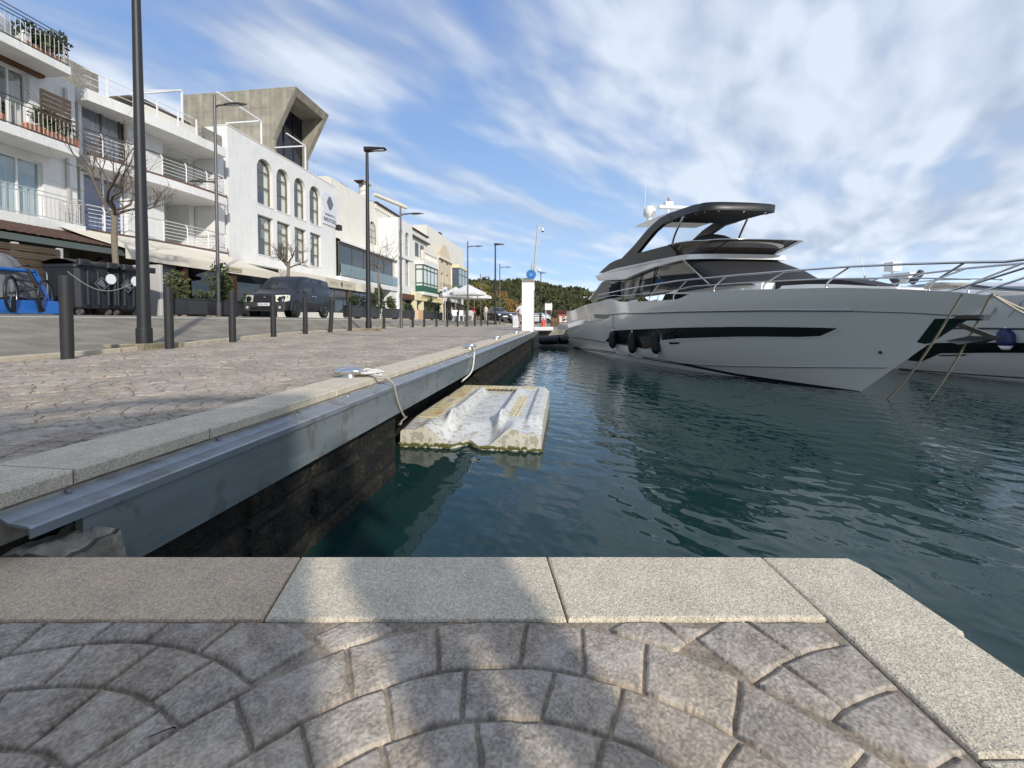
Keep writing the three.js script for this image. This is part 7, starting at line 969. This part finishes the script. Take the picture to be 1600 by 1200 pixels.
// ---------------------------------------------------------------- far quay, its clutter and the hill
structure('far_ground', bag().box(-70, -1, -420, 140, .86, -40).box(1.75, -1.2, -40, 140, .86, -26.6).box(-60, -.6, -40, 1.74, .84, -22.9), MT.conc);
{
  { const p = atDepth(30, 806, 505); const t = thing('service_cabinet', 'small white service cabinet beside the standing person', 'cabinet', [p[0], .93, p[2]], -.1); bag().rbox(-.2, 0, -.2, .2, .75, .2, .02).build('body', MT.frameWhite, t); bag().rbox(-.22, .752, -.22, .22, .79, .22, .01).build('cap', MT.frameWhite, t); bag().rbox(-.15, .1, .201, .15, .66, .21, .003).build('door', mat([.6, .6, .6], .5), t); }
  { const p = atDepth(33, 849, 512); const t = thing('orange_marker', 'orange red marker cone on the far quay', 'cone', [p[0], .86, p[2]]); bag().lathe([[.0, .75], [.06, .75], [.16, .05], [.16, .04]], 16).build('cone', mat([.75, .06, .025], .5), t); bag().rbox(-.2, 0, -.2, .2, .04, .2, .01).build('base', mat([.7, .06, .03], .6), t); }
  { const p = atDepth(40, 857, 508); const t = thing('notice_panel', 'pale blank notice panel on posts across the far quay', 'sign', [p[0], .86, p[2]], -.1); bag().cyl([-.25, 0, 0], [-.25, 2.2, 0], .04, .04, 8).cyl([.25, 0, 0], [.25, 2.2, 0], .04, .04, 8).build('post', MT.railGrey, t); bag().rbox(-.33, 1.5, .04, .33, 2.1, .07, .008).build('panel', mat([.74, .76, .72], .6), t); }
  { const p = atDepth(38, 867, 508); const t = thing('timber_planter_box', 'pale timber planter box with round bush on the far quay', 'planter', [p[0], .86, p[2]], 0); for (let k = 0; k < 4; k++) bag().rbox(-.35, k * .2, -.35, .35, k * .2 + .19, .35, .008).build('board', mat([.62, .46, .26], .8, { map: T.wood }), t); leafMesh('foliage', foliage(500, [0, 1.05, 0], [.42, .3, .42], .12, 771, { lump: 6 }), leafMats[0], t); }
  { const p = atDepth(25.6, 846, 517); const t = thing('white_boarding_step', 'low white boarding pad at the far quay edge', 'step', [p[0], .80, p[2] - .8], -.05); bag().rbox(-.75, 0, -.4, .75, .22, .4, .03).build('pad', MT.frameWhite, t); bag().rbox(-.72, .221, -.36, .72, .235, .36, .004).build('tread', mat([.7, .7, .68], .8), t); }
  // dark tender between quay and yacht stern
  { const p = onGround(0, 862, 541); const t = thing('dark_tender', 'dark inflatable tender tied between the far quay and the yacht stern', 'boat', [p[0], 0, p[2] - .6], .25); const c = []; for (let i = 0; i <= 24; i++) { const a = lerp(-.1, Math.PI + .1, i / 24); c.push([1.3 * Math.sin(a) - (i === 0 || i === 24 ? 1.4 : 0), .34 + .1 * Math.sin(a), .62 * Math.cos(a)]); } bag().tube(c, .2, 12, 60).build('tube', mat([.018, .019, .021], .6), t); bag().rbox(-1.2, .1, -.5, .9, .2, .5, .05).build('floor', MT.black, t); bag().rbox(-1.35, .15, -.25, -1.0, .85, .25, .06).build('outboard_motor', mat([.02, .02, .022], .4), t); }
  { const a = onGround(.86, 872, 514), b = atDepth(24.6, 905, 521); const t = thing('boarding_gangway', 'grey gangway plank from the far quay to the yacht stern', 'gangway', [a[0], .9, a[2]], 0); const d = [b[0] - a[0], b[1] - .9, b[2] - a[2]]; bag().bar([0, .04, 0], [d[0], d[1] + .05, d[2]], .06, .5).build('plank', MT.railGrey, t); bag().cyl([0, .75, .2], [d[0], d[1] + .75, d[2] + .2], .015, .015, 6).build('hand_line', MT.rope, t); }
  for (const [x0, y0, z0, x1, y1, l] of [[838, 519, 24, 846, 540, 'thin pale rope hanging beneath the totem'], [868, 521, 25.5, 858, 541, 'thin pale rope slack beside the dark tender'], [878, 517, 25.6, 890, 533, 'thin dark stern line of the large yacht']]) { const a = atDepth(z0, x0, y0), b = atDepth(z0 - .8, x1, y1); solo('stern_rope', bag().tube([a, [(a[0] + b[0]) / 2, (a[1] + b[1]) / 2 - .25, (a[2] + b[2]) / 2], b], .016, 6, 16), MT.ropeWhite, l, 'rope', 'stern ropes at the quay end'); }
  // iron rail with red planting along the far quay
  { const a = atDepth(52, 872, 507), b = atDepth(52, 930, 507); const t = thing('red_barrier_fence', 'low red and white barrier fence along the far quay', 'fence', [a[0], .86, a[2]]); const w = b[0] - a[0]; for (const y of [.35, .75, 1.1]) bag().rbox(0, y, 0, w, y + .12, .05, .01).build('rail', y > 1 ? mat([.45, .08, .05], .6) : MT.frameWhite, t); for (let k = 0; k <= 8; k++) bag().rbox(w * k / 8 - .05, 0, .06, w * k / 8 + .05, 1.25, .14, .01).build('post', mat([.40, .10, .07], .6), t); }
}
const ridge = [[640, 454], [690, 452], [720, 449.5], [760, 448], [800, 449], [830, 447], [845, 452], [855, 458], [862, 461], [870, 458], [880, 460], [890, 466], [905, 475], [925, 486], [1000, 491], [1150, 493], [1400, 494], [1900, 495]];
function ridgeY(px) { for (let i = 0; i + 1 < ridge.length; i++) if (px <= ridge[i + 1][0]) return lerp(ridge[i][1], ridge[i + 1][1], clamp((px - ridge[i][0]) / (ridge[i + 1][0] - ridge[i][0]))); return 495; }
const HD = 300; const hillH = (x, z) => { const D = -z, px = CX + FPX * x / HD, top = (500 - ridgeY(clamp(px, 640, 1890))) / 680 * HD - 2.5; return 1 + Math.max(0, top) * sstep(120, HD, D) * (1 - .3 * sstep(HD, HD + 90, D)) + 2 * (fbm(x * .03, z * .03, 3, 0, 3) - .5) * sstep(120, 160, D); };
{
  const rows = []; for (let i = 0; i <= 60; i++) { const r = []; for (let j = 0; j <= 24; j++) { const x = lerp(-90, 330, i / 60), z = -lerp(110, 400, j / 24); r.push([x, hillH(x, z), z]); } rows.push(r); } structure('wooded_hill', bag().add(sheet(rows)), mat([.055, .065, .028], 1));
  const cg = clean(foliage(150, [0, .55, 0], [.55, .5, .55], .34, 99, { lump: 7 })); const core = bag().add(new THREE.IcosahedronGeometry(.42, 1), M4.makeTranslation(0, .5, 0)).geo(); core.deleteAttribute('uv'); const g = mergeGeometries([cg, clean(core)]); g.computeVertexNormals();
  const N = 2600, im = new THREE.InstancedMesh(g, mat([1, 1, 1], .9), N); const R = mulberry(6), m = new THREE.Matrix4(), q = new THREE.Quaternion(), col = new THREE.Color(); for (let i = 0; i < N; i++) { const z = -lerp(135, 335, Math.pow(R(), .8)), x = lerp(-.17, .32, R()) * -z; const s = 3.2 + R() * 3.4; q.setFromAxisAngle(UPY, R() * 6.28); m.compose(V(x, hillH(x, z) - .4, z), q, V(s * (.9 + R() * .4), s * (.75 + R() * .5), s)); im.setMatrixAt(i, m); const k = .7 + R() * .7; col.setRGB(.046 * k * (1 + R() * .35), .060 * k, .020 * k); im.setColorAt(i, col); } im.name = 'hillside_wood'; im.userData.kind = 'stuff'; im.userData.label = 'dense dark green wood covering the hill'; im.castShadow = im.receiveShadow = true; scene.add(im);
}
// autumn trees and hillside houses
{
  const tree = (px, Z, hgt, w, c, label, seed) => { const p = atDepth(Z, px, 500); const t = thing('autumn_tree', label, 'tree', [p[0], 1.1, p[2]], 0, 'leafy trees at the street end'); bag().cyl([0, 0, 0], [.1, hgt * .5, 0], .2, .12, 8).cyl([.1, hgt * .45, 0], [.9, hgt * .75, .3], .1, .05, 6).cyl([.1, hgt * .4, 0], [-.8, hgt * .7, -.2], .1, .05, 6).build('trunk', mat([.12, .09, .06], .95), t); leafMesh('crown', foliage(2600, [0, hgt * .64, 0], [w, hgt * .42, w], .42, seed, { lump: 12 }), pmat(c, .8, { transmission: .25, thickness: 0 }), t); };
  tree(752, 66, 5.2, 2.3, [.20, .17, .03], 'yellow green tree behind the terrace roof', 801); tree(768, 62, 3.6, 2.2, [.13, .13, .03], 'olive green tree left of the black lamp', 802); tree(783, 64, 4.0, 2.3, [.26, .14, .03], 'orange autumn tree behind the dark saloon', 803); tree(795, 72, 3.4, 2.6, [.06, .07, .02], 'dark bushy tree behind the parked cars', 804);
  const house = (px, py, Z, w, h, c, roof, label, base) => { const p = atDepth(Z, px, py); const t = thing('hillside_house', label, 'house', [p[0], p[1] - h, p[2]], .15, 'pale houses on and below the hill'); const b = bag().box(-w / 2, -4, -w * .4, w / 2, h, w * .4); b.build('wall', mat(c, .9), t); const r = bag(); r.ext([[-w * .55, h], [w * .55, h], [0, h + w * .2]], w * .9); r.g[0].translate(0, 0, -w * .45); r.build('roof', roof, t); const n = Math.max(2, Math.round(w / 2.4)); for (let k = 0; k < n; k++) for (let f = 0; f < Math.max(1, Math.floor(h / 2.7)); f++) bag().box(-w / 2 + (k + .5) * w / n - .4, .7 + f * 2.7, w * .4 + .01, -w / 2 + (k + .5) * w / n + .4, 2.0 + f * 2.7, w * .4 + .06).build('window', MT.mirrorGlass, t); };
  house(868, 457.5, 270, 8, 5, [.62, .40, .32], MT.tileRed, 'pink house on the hilltop among trees'); house(876, 464, 255, 6, 4, [.66, .50, .42], MT.tileRed, 'small pink house just below the hilltop house'); house(895, 473, 170, 7, 6, [.78, .76, .72], MT.frameWhite, 'white house with rounded front under the cypresses'); house(909, 472.5, 165, 10, 7, [.80, .79, .76], MT.frameWhite, 'broad white house beside the cypresses'); house(884, 481, 175, 7, 3, [.76, .73, .68], MT.frameWhite, 'low white house on the slope'); house(864, 491, 120, 6, 2.6, [.76, .72, .66], MT.tileRed, 'white house at the foot of the hill'); house(876, 492, 118, 7, 2.6, [.78, .68, .60], MT.tileRed, 'cream house at the foot of the hill'); house(890, 493, 116, 7.5, 2.6, [.72, .55, .46], MT.tileRed, 'salmon house at the foot of the hill'); house(905, 493.5, 114, 6, 2.6, [.76, .72, .68], MT.tileRed, 'pale house beside the yacht stern, foot of the hill');
  for (const [px, py, Z, s] of [[894, 464, 178, 6], [898, 466, 178, 5]]) { const p = atDepth(Z, px, py); const t = thing('cypress_tree', s > 5 ? 'tall dark cypress above the white houses' : 'shorter dark cypress above the white houses', 'tree', [p[0], p[1] - s - 1, p[2]]); bag().cyl([0, -3, 0], [0, 2, 0], .2, .15, 6).build('trunk', mat([.1, .08, .05], 1), t); leafMesh('crown', foliage(900, [0, s * .6, 0], [.9, s * .55, .9], .5, 820 + s, { lump: 9, up: 1.5 }), leafMats[2], t); }
}
renderer.render(scene, camera);
